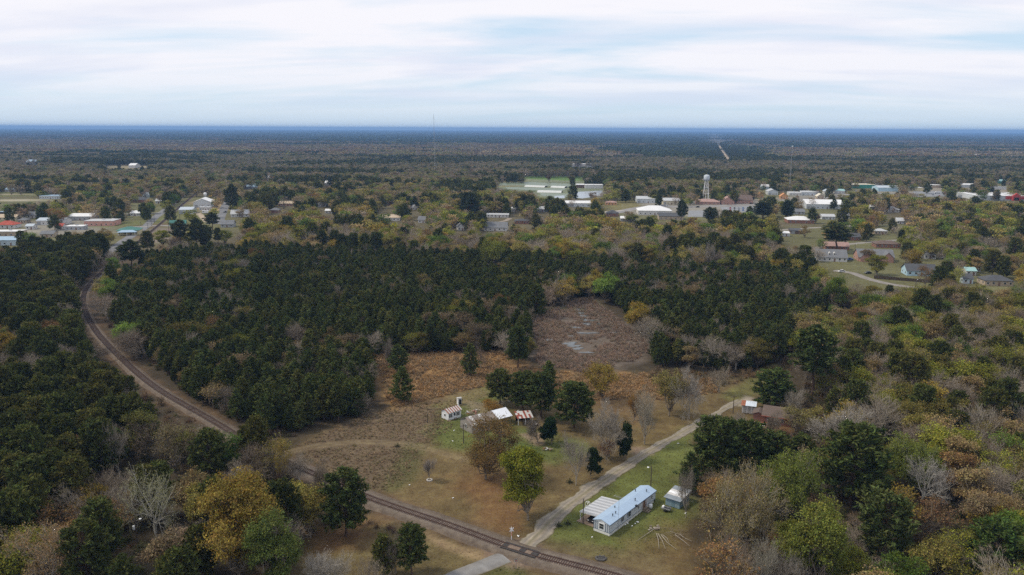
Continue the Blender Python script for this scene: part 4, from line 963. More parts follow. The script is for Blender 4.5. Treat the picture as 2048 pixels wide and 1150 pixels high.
TOWN = [
 # left side of town
 ('house', 'house with a bright red hip roof and white walls', 'house', 10, 457, 36, 12, 3.2, 4, 'hip', 3.2, 'white', 'red', 3, 1, 0),
 ('store', 'long tan building with a flat white roof below the red-roofed house', 'store', 12, 473, 52, 12, 4, 4, 'flat', 0, 'tan', 'white', 3, 1, 1),
 ('warehouse', 'pale blue metal building with a blue-grey roof near the red-roofed house', 'warehouse', 16, 491, 46, 12, 4.2, 6, 'gable', 2, 'paleblue', 'bluemetal', 2, 1, 1),
 ('house', 'tan-roofed house behind the bright red roof', 'house', 14, 441, 36, 11, 3, 0, 'gable', 2.6, 'cream', 'tan', 3, 1, 0),
 ('house', 'low house with a pale blue flat roof at the town edge', 'house', 10, 430, 28, 12, 3, 0, 'flat', 0, 'brown', 'bluemetal', 3, 1, 0),
 ('house', 'small grey gabled house among the trees near the red roof', 'house', 65, 436, 18, 11, 3, 15, 'gable', 2.8, 'white', 'grey', 2, 1, 0),
 ('store', 'long white metal store with a teal-white roof', 'store', 101, 450, 52, 16, 4.2, 5, 'gable', 1.8, 'white', 'metal', 4, 1, 1),
 ('store', 'store with a clean white roof behind the teal-white one', 'store', 160, 441, 46, 16, 4, 4, 'gable', 2.2, 'grey', 'white', 3, 1, 1),
 ('store', 'wide salmon-fronted shop building with a grey-white roof', 'store', 198, 452, 56, 18, 4.5, 5, 'flat', 0, 'salmon', 'lightgrey', 5, 1, 0),
 ('office', 'yellow-walled building with a green and pale blue hip roof', 'office', 256, 470, 40, 16, 3.8, 14, 'hip', 2.6, 'yellow', 'green', 3, 1, 0),
 ('school', 'long pale building with dark windows beyond the left fields', 'school', 101, 398, 44, 14, 4, 0, 'flat', 0, 'lightgrey', 'bluemetal', 8, 1, 0),
 ('house', 'dark-roofed house with a pale blue wing beyond the parked vehicles', 'house', 277, 405, 28, 14, 3.2, 10, 'hip', 3.2, 'brick', 'dark', 3, 1, 0),
 ('house', 'pale blue gabled house behind the dark-roofed house', 'house', 292, 395, 12, 12, 3, 10, 'gable', 3, 'paleblue', 'metal', 2, 1, 0, True, 'y'),
 ('garage', 'tiny white-roofed garage left of the teal-white store', 'garage', 59, 459, 14, 8, 3, 5, 'gable', 1.6, 'white', 'metal', 1, 1, 0),
 ('house', 'low grey-roofed house behind dark pines in the town', 'house', 94, 475, 24, 10, 3, 10, 'gable', 2, 'tan', 'grey', 2, 1, 0),
 ('store', 'low building with a dusty white roof in front of the salmon shops', 'store', 148, 460, 34, 10, 3.2, 4, 'flat', 0, 'grey', 'white', 3, 1, 0),
 ('warehouse', 'big pale metal barn with a white roof by the dirt lot', 'warehouse', 405, 415, 33, 24, 6, 12, 'gable', 4, 'lightgrey', 'white', 1, 1, 1, True, 'y'),
 ('warehouse', 'blue-grey metal warehouse right beside the town track', 'warehouse', 372, 428, 25, 20, 4.5, 10, 'gable', 2, 'lightgrey', 'metal', 2, 1, 1),
 ('shop', 'little white and red shop in front of the big pale barn', 'shop', 409, 421, 20, 8, 3.5, 5, 'flat', 0, 'white', 'lightgrey', 3, 1, 0),
 ('house', 'white house with a steep pale roof across the highway', 'house', 480, 434, 34, 14, 3.2, 12, 'gable', 3.6, 'white', 'lightgrey', 3, 1, 0),
 ('house', 'house with a dark green gabled roof behind tall pines', 'house', 356, 458, 28, 12, 3.5, 18, 'gable', 3.8, 'tan', 'green', 2, 1, 0),
 ('house', 'grey-roofed house near the flat-topped pine', 'house', 454, 455, 24, 12, 3, 8, 'gable', 3, 'grey', 'grey', 2, 1, 0),
 # middle
 ('house', 'small white gabled house on a lawn in the middle woods', 'house', 644, 414, 15, 12, 3, 12, 'gable', 3, 'white', 'lightgrey', 2, 1, 0, True, 'y'),
 ('house', 'long tan-roofed house in the middle woods', 'house', 572, 412, 28, 12, 3, 0, 'gable', 2.4, 'pinkbrick', 'tan', 3, 1, 0),
 ('house', 'dark brick house with white trim in the middle woods', 'house', 768, 411, 25, 12, 3.2, 0, 'hip', 2.6, 'brick', 'brown', 4, 1, 0),
 ('house', 'wide low house with a dusty tan roof behind rust trees', 'house', 780, 442, 40, 14, 3.2, 6, 'hip', 2.6, 'white', 'tan', 4, 1, 0),
 ('shed', 'tiny white gabled shed beside the dark brick house', 'shed', 830, 420, 9, 8, 3, 20, 'gable', 2.5, 'white', 'lightgrey', 1, 1, 0, True, 'y'),
 ('garage', 'low white garage in front of the small white gabled house', 'garage', 657, 427, 13, 8, 3, 0, 'gable', 1.5, 'white', 'white', 1, 1, 0),
 ('house', 'blue-grey house among trees beyond the highway', 'house', 505, 378, 26, 14, 3.5, 0, 'gable', 3.5, 'grey', 'bluemetal', 3, 1, 0),
 ('mobile_home', 'long white mobile home in the middle woods', 'mobile home', 995, 435, 44, 6, 3, -4, 'gable', 1.0, 'white', 'lightgrey', 5, 1, 0),
 ('shed', 'tall white shed just behind the long white mobile home', 'shed', 1028, 424, 9, 6, 4, 5, 'gable', 1.2, 'white', 'white', 1, 1, 0),
 ('house', 'low brick house with white posts on a bare lot', 'house', 1043, 448, 28, 10, 3, -4, 'hip', 1.6, 'brick', 'dark', 4, 1, 0),
 ('house', 'big grey-roofed house with a white gable in the trees', 'house', 990, 462, 46, 14, 3.2, -6, 'gable', 4.2, 'white', 'grey', 4, 1, 0),
 ('house', 'small white-walled cottage left of the big grey roof', 'house', 922, 461, 12, 10, 3.4, 10, 'gable', 2.6, 'white', 'grey', 1, 1, 0, True, 'y'),
 ('warehouse', 'long white warehouse behind bare trees near the ponds', 'warehouse', 1156, 414, 50, 16, 4.5, 0, 'gable', 2.2, 'lightgrey', 'white', 3, 1, 1),
 ('shed', 'long white shed at the far side of the ponds', 'shed', 1188, 377, 36, 16, 5.5, 0, 'flat', 0, 'white', 'white', 3, 0, 1),
 ('shed', 'open-fronted dark shed joined to the long white pond shed', 'shed', 1161, 376, 16, 12, 5, 0, 'shed', 0.6, 'brown', 'white', 0, 0, 1),
 # right side of town
 ('warehouse', 'grey-roofed warehouse with pale walls near the purple tree', 'warehouse', 1292, 406, 36, 26, 5, -4, 'gable', 2.4, 'lightgrey', 'lightgrey', 2, 1, 1),
 ('warehouse', 'tan warehouse with a pale grey roof near the water tower', 'warehouse', 1343, 409, 33, 26, 4.5, -5, 'gable', 2.4, 'cream', 'lightgrey', 3, 1, 1),
 ('house', 'low salmon brick house under the water tower', 'house', 1416, 409, 46, 16, 3.2, -8, 'hip', 3.0, 'pinkbrick', 'pink', 5, 1, 0),
 ('church', 'wide brown-roofed brick church with a big front gable', 'church', 1482, 407, 46, 26, 4, -5, 'gable', 5.5, 'pinkbrick', 'brown', 5, 1, 0),
 ('church_hall', 'salmon brick hall with a steep gable beside the brown-roofed church', 'hall', 1456, 409, 24, 18, 4, -8, 'gable', 5.0, 'pinkbrick', 'pink', 2, 1, 0, True, 'y'),
 ('store', 'sprawling store with a bright white peaked roof', 'store', 1310, 430, 66, 26, 4.5, -4, 'hip', 4.5, 'white', 'white', 6, 1, 0),
 ('store', 'dark-roofed store with tan walls in front of the white peaked roof', 'store', 1342, 440, 48, 18, 3.8, -6, 'gable', 2.6, 'tan', 'dark', 4, 1, 0),
 ('house', 'low building with a dazzling white roof among green trees', 'house', 1256, 443, 29, 12, 3, -5, 'gable', 1.6, 'grey', 'white', 2, 1, 0),
 ('shed', 'pale grey arched shed on the green lot', 'shed', 1546, 390, 19, 18, 5, -6, 'gable', 3, 'lightgrey', 'lightgrey', 1, 1, 1, True, 'y'),
 ('house', 'white and blue building at the forest edge behind the arched shed', 'house', 1531, 378, 14, 14, 4, -5, 'gable', 2.6, 'paleblue', 'white', 2, 1, 0),
 ('house', 'small orange-brick gabled house on the green lot', 'house', 1521, 395, 11, 12, 3.2, -10, 'gable', 3.4, 'orange', 'orange', 1, 1, 0, True, 'y'),
 ('house', 'orange-brick gabled building right of the radio mast', 'house', 1568, 398, 14, 14, 3.5, -12, 'gable', 3.8, 'orange', 'orange', 2, 1, 0, True, 'y'),
 ('store', 'long white store beyond the radio mast', 'store', 1591, 391, 24, 14, 4, -4, 'flat', 0, 'white', 'white', 3, 1, 0),
 ('store', 'long pale grey store joined on behind the orange-brick building', 'store', 1620, 391, 34, 14, 4.5, -4, 'gable', 1.6, 'lightgrey', 'lightgrey', 3, 1, 0),
 ('house', 'tan gabled house behind the round green street tree', 'house', 1641, 398, 13, 14, 3.5, -10, 'gable', 3.2, 'tan', 'cream', 1, 1, 0, True, 'y'),
 ('warehouse', 'huge white-roofed warehouse with pale ribbed walls', 'warehouse', 1650, 418, 72, 34, 5.5, -7, 'gable', 4, 'lightgrey', 'white', 5, 1, 2),
 ('house', 'brick house with a bright white hip roof', 'house', 1602, 447, 50, 18, 3.4, -8, 'hip', 3.0, 'brick', 'white', 4, 1, 0),
 ('house', 'small grey house behind the white hip roof', 'house', 1598, 429, 22, 12, 3, -6, 'gable', 2.6, 'grey', 'grey', 2, 1, 0),
 ('house', 'house with an open carport and pale roof beside the white hip roof', 'house', 1657, 439, 25, 12, 3, -6, 'gable', 2.0, 'lightgrey', 'lightgrey', 2, 1, 1),
 ('shed', 'dark shed with a white lean-to on the grassy lot', 'shed', 1592, 468, 22, 9, 3, -8, 'shed', 0.8, 'brown', 'dark', 0, 1, 1),
 ('shed', 'small white lean-to shed on the grassy lot', 'shed', 1573, 473, 12, 7, 2.8, -8, 'shed', 0.8, 'lightgrey', 'white', 0, 1, 0),
 ('store', 'teal-fronted store with a cream roof at the forest edge', 'store', 1727, 377, 46, 24, 6, -4, 'flat', 0, 'green', 'cream', 4, 1, 0),
 ('store', 'brown store wing beside the teal-fronted store', 'store', 1757, 376, 18, 20, 5, -4, 'shed', 0.6, 'brown', 'lightgrey', 2, 0, 0),
 ('store', 'small teal-roofed shop among the trees right of the warehouse', 'store', 1680, 387, 18, 12, 4, -4, 'gable', 2, 'white', 'teal', 2, 1, 0),
 ('house', 'white gabled shop by the road right of the warehouse', 'house', 1655, 388, 12, 12, 4, -8, 'gable', 2.4, 'white', 'metal', 1, 1, 0, True, 'y'),
 ('warehouse', 'blue-walled metal warehouse with a pale roof', 'warehouse', 1778, 383, 42, 28, 5.5, -6, 'gable', 2.4, 'blue', 'metal', 3, 1, 1),
 ('store', 'yellow building with a white roof by the truck lot', 'store', 1830, 382, 29, 20, 5, -5, 'flat', 0, 'yellow', 'white', 3, 1, 1),
 ('supermarket', 'huge white-roofed store with a bright red front', 'supermarket', 2008, 401, 104, 60, 6, -6, 'flat', 0, 'lightgrey', 'white', 8, 1, 0),
 ('trailer_office', 'long white trailer beyond the red-fronted store', 'trailer', 2000, 379, 24, 5, 3.5, -2, 'flat', 0, 'white', 'metal', 4, 1, 0),
 ('barn', 'teal-roofed barn beyond the red-fronted store', 'barn', 2004, 367, 14, 12, 4, -3, 'gable', 2.5, 'green', 'teal', 1, 1, 0),
 # the neighbourhood
 ('house', 'long dark-roofed brick ranch house behind the spreading pine', 'house', 1702, 481, 36, 11, 3, -8, 'gable', 2.6, 'brick', 'dark', 4, 1, 0),
 ('house', 'brick ranch house with a reddish roof and white gable', 'house', 1674, 500, 44, 11, 3, -10, 'gable', 2.4, 'brick', 'pink', 4, 1, 0),
 ('house', 'long house with a grey shingle roof and two white dormers', 'house', 1664, 523, 56, 13, 3, -10, 'gable', 4.6, 'white', 'grey', 5, 1, 0),
 ('house', 'brick house with two gables and a grey roof', 'house', 1752, 523, 66, 14, 3.2, -10, 'gable', 4.4, 'pinkbrick', 'grey', 5, 1, 0),
 ('house', 'low brown brick house behind the leafy street trees', 'house', 1776, 496, 46, 11, 3, -8, 'hip', 2.2, 'brick', 'brown', 5, 1, 0),
 ('house', 'dark-roofed house with a light blue gable wall', 'house', 1843, 552, 54, 12, 3.2, -10, 'gable', 3.4, 'blue', 'dark', 4, 1, 0),
 ('shed', 'pale teal-roofed shed behind the dark blue roof', 'shed', 1942, 551, 18, 8, 3, -10, 'gable', 1.6, 'white', 'teal', 1, 1, 0),
 ('house', 'house with a very dark roof beside bare trees', 'house', 1998, 572, 52, 11, 3, -8, 'hip', 2.6, 'tan', 'dark', 4, 1, 0),
 ('house', 'dark blue-roofed cottage in front of the teal-roofed shed', 'house', 1936, 567, 18, 9, 3, -8, 'gable', 2.2, 'paleblue', 'dark', 1, 1, 0),
 ('house', 'grey-roofed house half hidden behind the light blue gable', 'house', 1860, 518, 22, 10, 3, -8, 'hip', 2.4, 'white', 'grey', 2, 1, 0),
 # more roofs showing between the trees
 ('house', 'small white house up the track from the dark-roofed house', 'house', 317, 407, 11, 10, 3, 8, 'gable', 2.4, 'white', 'lightgrey', 2, 1, 0),
 ('shop', 'small white block beside the salmon shops', 'shop', 222, 447, 14, 9, 3.2, 5, 'flat', 0, 'white', 'white', 2, 1, 0),
 ('house', 'white-roofed cottage across the street from the parked row', 'house', 270, 432, 18, 9, 3, 5, 'gable', 2.2, 'white', 'white', 2, 1, 0),
 ('house', 'tiny red-trimmed white house near the dusty white roof', 'house', 118, 459, 14, 8, 3, 6, 'gable', 2.0, 'white', 'red', 1, 1, 0),
 ('house', 'grey-roofed house just behind the bright red hip roof', 'house', 44, 447, 16, 9, 3, 6, 'hip', 2.2, 'tan', 'grey', 2, 1, 0),
 ('house', 'lone white house high in the middle woods', 'house', 656, 371, 13, 14, 4, 0, 'gable', 3, 'white', 'white', 1, 1, 0),
 ('house', 'little white gable beyond the highway bend', 'house', 539, 360, 9, 14, 4, 0, 'gable', 3.4, 'white', 'lightgrey', 1, 1, 0),
 ('house', 'low grey house in the woods right of the highway', 'house', 548, 426, 18, 10, 3, 4, 'hip', 2.4, 'brick', 'grey', 2, 1, 0),
 ('house', 'white-gabled house just right of the wide tan roof', 'house', 843, 446, 14, 10, 3.2, -6, 'gable', 2.8, 'white', 'grey', 1, 1, 0),
 ('house', 'grey house with a pale roof below the pond trees', 'house', 1085, 424, 22, 11, 3.2, -4, 'gable', 2.4, 'grey', 'lightgrey', 2, 1, 0),
 ('house', 'dark-roofed house hidden in green trees near the shops', 'house', 1225, 433, 24, 11, 3.2, -4, 'hip', 3.0, 'brick', 'dark', 2, 1, 0),
 ('house', 'low orange-brick house on the grass near the sandy drive', 'house', 1222, 410, 22, 10, 3, -4, 'hip', 1.6, 'orange', 'pink', 3, 1, 0),
 ('house', 'small white house deep among the right-hand street trees', 'house', 1801, 448, 13, 9, 3.2, -6, 'gable', 2.4, 'white', 'lightgrey', 2, 1, 0),
 ('house', 'pale grey roof among trees below the blue warehouse', 'house', 1787, 425, 22, 11, 3.2, -6, 'hip', 3.2, 'white', 'lightgrey', 2, 1, 0),
 ('house', 'white corner of a house behind the street trees', 'house', 1744, 419, 9, 9, 3.2, -8, 'gable', 2.0, 'white', 'white', 1, 1, 0),
 ('house', 'long low tan house behind the leafy street trees', 'house', 1762, 469, 24, 9, 3, -6, 'hip', 1.8, 'tan', 'lightgrey', 3, 1, 0),
 ('house', 'grey-roofed house beside the open carport house', 'house', 1690, 437, 18, 10, 3, -6, 'gable', 2.2, 'white', 'grey', 2, 1, 0),
 ('house', 'white-walled house beyond the left farm field', 'house', 20, 384, 20, 12, 3.5, 0, 'gable', 2.4, 'white', 'bluemetal', 2, 1, 0),
 ('store', 'low white roofs past the yellow building by the truck lot', 'store', 1868, 376, 30, 16, 4.5, -4, 'flat', 0, 'tan', 'white', 3, 1, 0),
 ('store', 'row of pale sheds behind the box trucks', 'store', 1935, 375, 26, 12, 4.5, -4, 'gable', 1.5, 'lightgrey', 'white', 3, 1, 0),
 # far roofs
 ('school', 'far white flat-roofed building in a woodland clearing', 'school', 1165, 335, 45, 30, 8, 0, 'flat', 0, 'white', 'white', 5, 0, 0),
 ('barn', 'far barn with a pale blue roof beyond the left woods', 'barn', 62, 329, 20, 30, 7, 0, 'gable', 4, 'white', 'bluemetal', 1, 0, 0),
 ('barn', 'far white-roofed barn in a straw-coloured field', 'barn', 264, 336, 13, 24, 6, 0, 'gable', 4, 'white', 'white', 1, 0, 0),
 ('barn', 'far white barn at the edge of the right woods', 'barn', 1957, 316, 9, 30, 8, 0, 'gable', 4, 'white', 'white', 1, 0, 0),
 ('school', 'far row of tan and white roofs beyond the middle woods', 'school', 792, 318, 58, 24, 6, 0, 'flat', 0, 'tan', 'white', 4, 0, 0),
 ('factory', 'distant white factory sheds at the left horizon', 'factory', 140, 261.5, 34, 300, 26, 0, 'flat', 0, 'white', 'white', 0, 0, 0),
]
for row in TOWN:
    kw = {}
    if len(row) > 16: kw['keep'] = row[16]
    if len(row) > 17: kw['axis'] = row[17]
    building(*row[:16], **kw)
# dormers for the grey shingle house
def add_dormers():
    for o in COL.objects:
        if o.get('label', '').startswith('long house with a grey shingle roof'):
            for x in (-1.5, 1.8):
                b = MB().prism([(x-0.8, 4.2), (x+0.8, 4.2), (x+0.8, 5.6), (x, 6.4), (x-0.8, 5.6)], 'y', -4.6, -1.0).build('dormer', wallmat('white'), o)
                MB().box((x, -4.62, 5.0), (0.8, 0.06, 0.9)).build('pane', M_GLASS, b)
        if o.get('label', '').startswith('brick house with two gables'):
            for x in (-7.5, 7.0):
                MB().prism([(x-3.6, -0.2), (x+3.6, -0.2), (x+3.6, 3.2), (x, 6.8), (x-3.6, 3.2)], 'y', -10, -6.9).build('gable_wing', wallmat('pinkbrick'), o)
                MB().prism([(x-4.1, 2.75), (x, 6.85), (x+4.1, 2.75), (x+4.1, 2.95), (x, 7.05), (x-4.1, 2.95)], 'y', -10.4, -2.0).build('wing_roof', roofmat('grey'), o)
        if o.get('label', '').startswith('huge white-roofed store with'):
            d = 60; w = 40
            MB().prism([(9, -0.2), (18, -0.2), (18, 7.0), (13.5, 10), (9, 7.0)], 'y', -d/2-4, -d/2-0.75).build('entrance_gable', wallmat('red'), o)
            MB().box((13.5, -d/2-4.05, 2.5), (6, 0.2, 4)).build('pane', M_GLASS, o)
            MB().box((17, -d/2-0.4, 4.0), (31, 0.6, 4.4)).build('red_fascia', wallmat('red'), o)
            for k in range(5): MB().box((-24+k*12, 8, 6.35), (3, 50, 0.12)).build('roof_rib', roofmat('grey'), o)
        if o.get('label', '').startswith('yellow-walled building'):
            roof_hip(14, 6, 3.2, 1.6).build('porch_roof', roofmat('bluemetal'), o).location = (0, -9.5, -0.3)
            for x in (-6.3, 0, 6.3): MB().box((x, -12, 1.45), (0.25, 0.25, 2.9)).build('porch_post', M_TRIM, o)
add_dormers()

# ------------------------------------------------------------------ poles, signs, fence
M_POLE = mat('pole_wood', (0.085, 0.066, 0.052), var=0.3, scale=2); M_STEEL = mat('galvanised_steel', (0.38, 0.39, 0.40), rough=0.45, metal=0.5, var=0.15)
M_WHITE = mat('white_paint', (0.78, 0.78, 0.78), var=0.08, rough=0.6); M_BLACK = mat('black_paint', (0.02, 0.02, 0.022), rough=0.5)
def pole(name, label, px, by, ty, lamp=0, arm=True, transformer=False, group=None, r=0.15):
    h = hm(px, by, ty); p = G(px, by); o = empty(name, (p.x, p.y, 0), 0.4, label, 'pole', group)
    MB().tube((0, 0, -0.3), (0, 0, h), r, r*0.65, 8).build('post', M_POLE, o)
    if arm: MB().box((0, 0, h-0.55), (2.2, 0.12, 0.12)).build('crossarm', M_POLE, o); [MB().tube((x, 0, h-0.49), (x, 0, h-0.28), 0.05, 0.04, 6).build('insulator', M_STEEL, o) for x in (-0.95, 0.95)]
    if lamp:
        MB().tube((0, 0, h-0.5), (lamp*0.9, 0, h-0.1), 0.03, 0.03, 6).build('lamp_arm', M_STEEL, o)
        MB().lathe([(0.06, 0.12), (0.28, 0.0), (0.24, -0.14), (0.1, -0.2)], 10, (lamp*1.0, 0, h-0.12)).build('lamp_head', M_WHITE, o)
    if transformer: MB().lathe([(0.05, 0), (0.26, 0.02), (0.28, 0.8), (0.2, 0.9), (0.05, 0.92)], 12, (-0.4, 0, h-2.4)).build('transformer', mat('transformer_grey', (0.55, 0.57, 0.58)), o)
    return o
pole('utility_pole', 'dark pole beside the carport of the mobile home', 1166, 1047, 997, 0, False)
pole('lamp_pole', 'dark pole with a white yard lamp behind the mobile home', 1301, 985, 932, -1, False)
pole('lamp_pole', 'lamp pole at the roadside halfway to the brick house', 1399, 878, 840, 1, False)
pole('utility_pole', 'utility pole beside the metal shed at the road end', 1466, 826, 790, 0, True)
pole('utility_pole', 'dark pole next to the long farmhouse', 927, 886, 848, 0, True)
pole('fence_post', 'short post at the edge of the homestead lawn', 855, 845, 827, 0, False)
pole('lamp_pole', 'pole with a bright white lamp among dark pines by the brick house', 1562, 800, 762, 1, False)
pole('utility_pole', 'utility pole with a white transformer in the dark left woods', 276, 1098, 1038, 1, True, True)
for q in ((276, 1098, 1038), (1399, 878, 840), (1466, 826, 790), (1301, 985, 932), (1166, 1047, 997), (927, 886, 848), (1562, 800, 762)): keep_rect(q[0]-3, q[2], q[0]+3, q[1], q[1])
for k, (x, b, t, l) in enumerate([(282, 452, 443, 'power pole at the corner of the street crossing'), (296, 457, 446, 'power pole beside the pale street crossing the track'), (309, 446, 429, 'tall power pole between street and railroad'),
                     (303, 452, 437, 'power pole left of the tall one by the railroad'), (338, 465, 441, 'power pole near the green-roofed house'), (360, 440, 428, 'power pole by the grass strip of the town track'),
                     (342, 437, 424, 'railroad signal pole right of the track'), (351, 430, 421, 'thin power pole farther up the track'), (1831, 575, 559, 'street lamp pole in front of the dark wooden fence'),
                     (1710, 497, 488, 'lamp pole across from the reddish-roofed brick house'), (1548, 408, 386, 'thin pole on the green lot near the church'), (1386, 411, 402, 'white sign pole on the grass below the water tower')]):
    pole('power_pole', l, x, b, t, 1 if k in (8, 9) else 0, k < 8, r=0.2)

def crossbuck():
    p = G(1023, 1079); h = hm(1023, 1079, 1054); a = math.atan2(-p.x, p.y)+0.25
    o = empty('crossbuck_sign', (p.x, p.y, 0), a, 'white railroad crossbuck sign on a post at the crossing', 'sign')
    MB().box((0, 0, h/2-0.1), (0.13, 0.13, h+0.2)).build('post', M_WHITE, o)
    for s in (-1, 1):
        b = MB(); c, sn = math.cos(s*0.785), math.sin(s*0.785); V = []
        for y in (-0.10-0.02*s, -0.13-0.02*s):
            for u, v in ((-0.62, -0.115), (0.62, -0.115), (0.62, 0.115), (-0.62, 0.115)): V.append((u*c-v*sn, y, h-0.55+u*sn+v*c))
        b.add(V, [(3, 2, 1, 0), (4, 5, 6, 7), (0, 1, 5, 4), (1, 2, 6, 5), (2, 3, 7, 6), (3, 0, 4, 7)]).build('blade', M_WHITE, o)
    MB().box((0, -0.09, h*0.45), (0.1, 0.03, 0.9)).build('reflector_strip', mat('reflector_red', (0.5, 0.05, 0.04)), o)
    p = G(1032, 1137); h = hm(1032, 1137, 1117)
    o = empty('crossbuck_sign', (p.x, p.y, 0), a+math.pi, 'crossbuck sign seen from behind on the lane side of the track', 'sign')
    MB().box((0, 0, h/2-0.1), (0.12, 0.12, h+0.2)).build('post', mat('grey_post', (0.2, 0.17, 0.16)), o)
    for s in (-1, 1):
        c, sn = math.cos(s*0.785), math.sin(s*0.785); V = []
        for y in (-0.10-0.02*s, -0.13-0.02*s):
            for u, v in ((-0.5, -0.09), (0.5, -0.09), (0.5, 0.09), (-0.5, 0.09)): V.append((u*c-v*sn, y, h-0.45+u*sn+v*c))
        MB().add(V, [(3, 2, 1, 0), (4, 5, 6, 7), (0, 1, 5, 4), (1, 2, 6, 5), (2, 3, 7, 6), (3, 0, 4, 7)]).build('blade', M_STEEL, o)
    MB().box((0, 0.09, h*0.8), (0.16, 0.03, 0.2)).build('reflector', MATS['reflector_red'], o)
crossbuck()
def wood_fence():
    a, b = GN([(1748, 557), (1866, 566)]); L = np.hypot(*(b-a)); ang = math.atan2(b[1]-a[1], b[0]-a[0])
    o = empty('wooden_fence', (a[0], a[1], 0), ang, 'long dark brown board fence behind the curved street', 'fence')
    bd = MB().box((0, 0, 0.95), (0.30, 0.04, 1.9)).mesh('board', mat('fence_board', (0.055, 0.036, 0.028), var=0.3))
    n = int(L/0.32)
    for k in range(n): link('board', bd, o, (0.16+k*0.32, 0, 0.02*math.sin(k*1.7)))
    for k in range(int(L/2.4)+1): MB().box((k*2.4, 0.08, 0.95), (0.1, 0.1, 2.0)).build('post', MATS['fence_board'], o)
wood_fence(); keep_rect(1752, 553, 1860, 562, 566)

# ------------------------------------------------------------------ water tower and masts
def water_tower():
    p = G(1411, 401); h = hm(1411, 401, 349); o = empty('water_tower', (p.x, p.y, 0), 0.3, 'white water tower on tall slanting legs above the town', 'water tower')
    M_T = mat('tank_white', (0.46, 0.50, 0.54), var=0.12, scale=0.2, dirt=((0.40, 0.40, 0.40), 0.62)); r = 3.75; zb = h-7.2
    MB().lathe([(0.5, zb-2.2), (2.0, zb-1.2), (3.2, zb-0.4), (r, zb+0.3), (r, zb+5.6), (2.6, zb+6.6), (0.9, zb+7.1), (0.2, zb+7.2)], 24).build('tank', M_T, o, True)
    MB().lathe([(r+0.5, zb+0.2), (r+0.5, zb+0.35), (r, zb+0.36), (r, zb+0.19)], 24).build('catwalk', M_STEEL, o)
    MB().lathe([(r+0.5, zb+1.25), (r+0.55, zb+1.3), (r+0.5, zb+1.35), (r+0.46, zb+1.3)], 24).build('railing', M_STEEL, o)
    for k in range(4):
        t = k*math.pi/2+0.4; MB().tube((math.cos(t)*5.2, math.sin(t)*5.2, -0.3), (math.cos(t)*2.4, math.sin(t)*2.4, zb-0.3), 0.30, 0.26, 8).build('leg', M_WHITE, o)
        for z in (0.33, 0.66):
            q = 5.2-2.8*z; t2 = t+math.pi/2; MB().tube((math.cos(t)*q, math.sin(t)*q, zb*z), (math.cos(t2)*q, math.sin(t2)*q, zb*z), 0.16, 0.16, 6).build('strut', M_WHITE, o)
            for z2 in (z-0.33,):
                q2 = 5.2-2.8*z2; MB().tube((math.cos(t)*q2, math.sin(t)*q2, zb*z2), (math.cos(t2)*q, math.sin(t2)*q, zb*z), 0.05, 0.05, 5).build('brace_rod', M_STEEL, o)
    MB().tube((0, 0, -0.3), (0, 0, zb-1.8), 0.3, 0.3, 10).build('riser_pipe', M_WHITE, o)
water_tower(); keep_rect(1404, 352, 1418, 398, 401)
def mast(label, px, by, ty, w, rr, guys, name='radio_mast', dist=None):
    if dist: p = G(px, by); s = dist/p.y; p = Vector((p.x*s, dist, 0))
    else: p = G(px, by)
    lo, hi = 0, 600
    for _ in range(40):
        m = (lo+hi)/2
        if PX(np.array([[p.x, p.y, m]]))[1][0] > ty: lo = m
        else: hi = m
    h = lo; o = empty(name, (p.x, p.y, 0), 0.2, label, 'mast'); L = []
    for k in range(3):
        t = k*2.0944; L.append((math.cos(t), math.sin(t)))
        MB().tube((math.cos(t)*w, math.sin(t)*w, 0), (math.cos(t)*w*0.5, math.sin(t)*w*0.5, h), rr, rr*0.8, 5).build('leg', M_STEEL, o)
    n = int(h/(w*2.6)); b = MB()
    for i in range(n):
        z0, z1 = h*i/n, h*(i+1)/n; q0, q1 = w*(1-0.5*i/n), w*(1-0.5*(i+1)/n)
        for k in range(3):
            a, c = L[k], L[(k+1) % 3]; b.tube((a[0]*q0, a[1]*q0, z0), (c[0]*q1, c[1]*q1, z1), rr*0.6, None, 4)
    b.build('lattice', M_STEEL, o)
    if guys:
        for k in range(3):
            t = k*2.0944+0.5
            for f in (0.5, 0.95): MB().tube((math.cos(t)*h*0.5, math.sin(t)*h*0.5, 0), (0, 0, h*f), 0.05, 0.05, 4).build('guy_wire', M_STEEL, o)
    else:
        MB().box((0, 0, h+0.3), (w*1.6, w*0.9, 1.2)).build('antenna', M_WHITE, o)
mast('grey lattice radio mast rising beside the town shops', 1578, 387, 293, 0.9, 0.07, False); keep_rect(1575, 300, 1581, 380, 387)
mast('very tall thin mast standing above the horizon', 868, 273, 228, 0.5, 0.10, True, 'tall_mast', dist=1500)

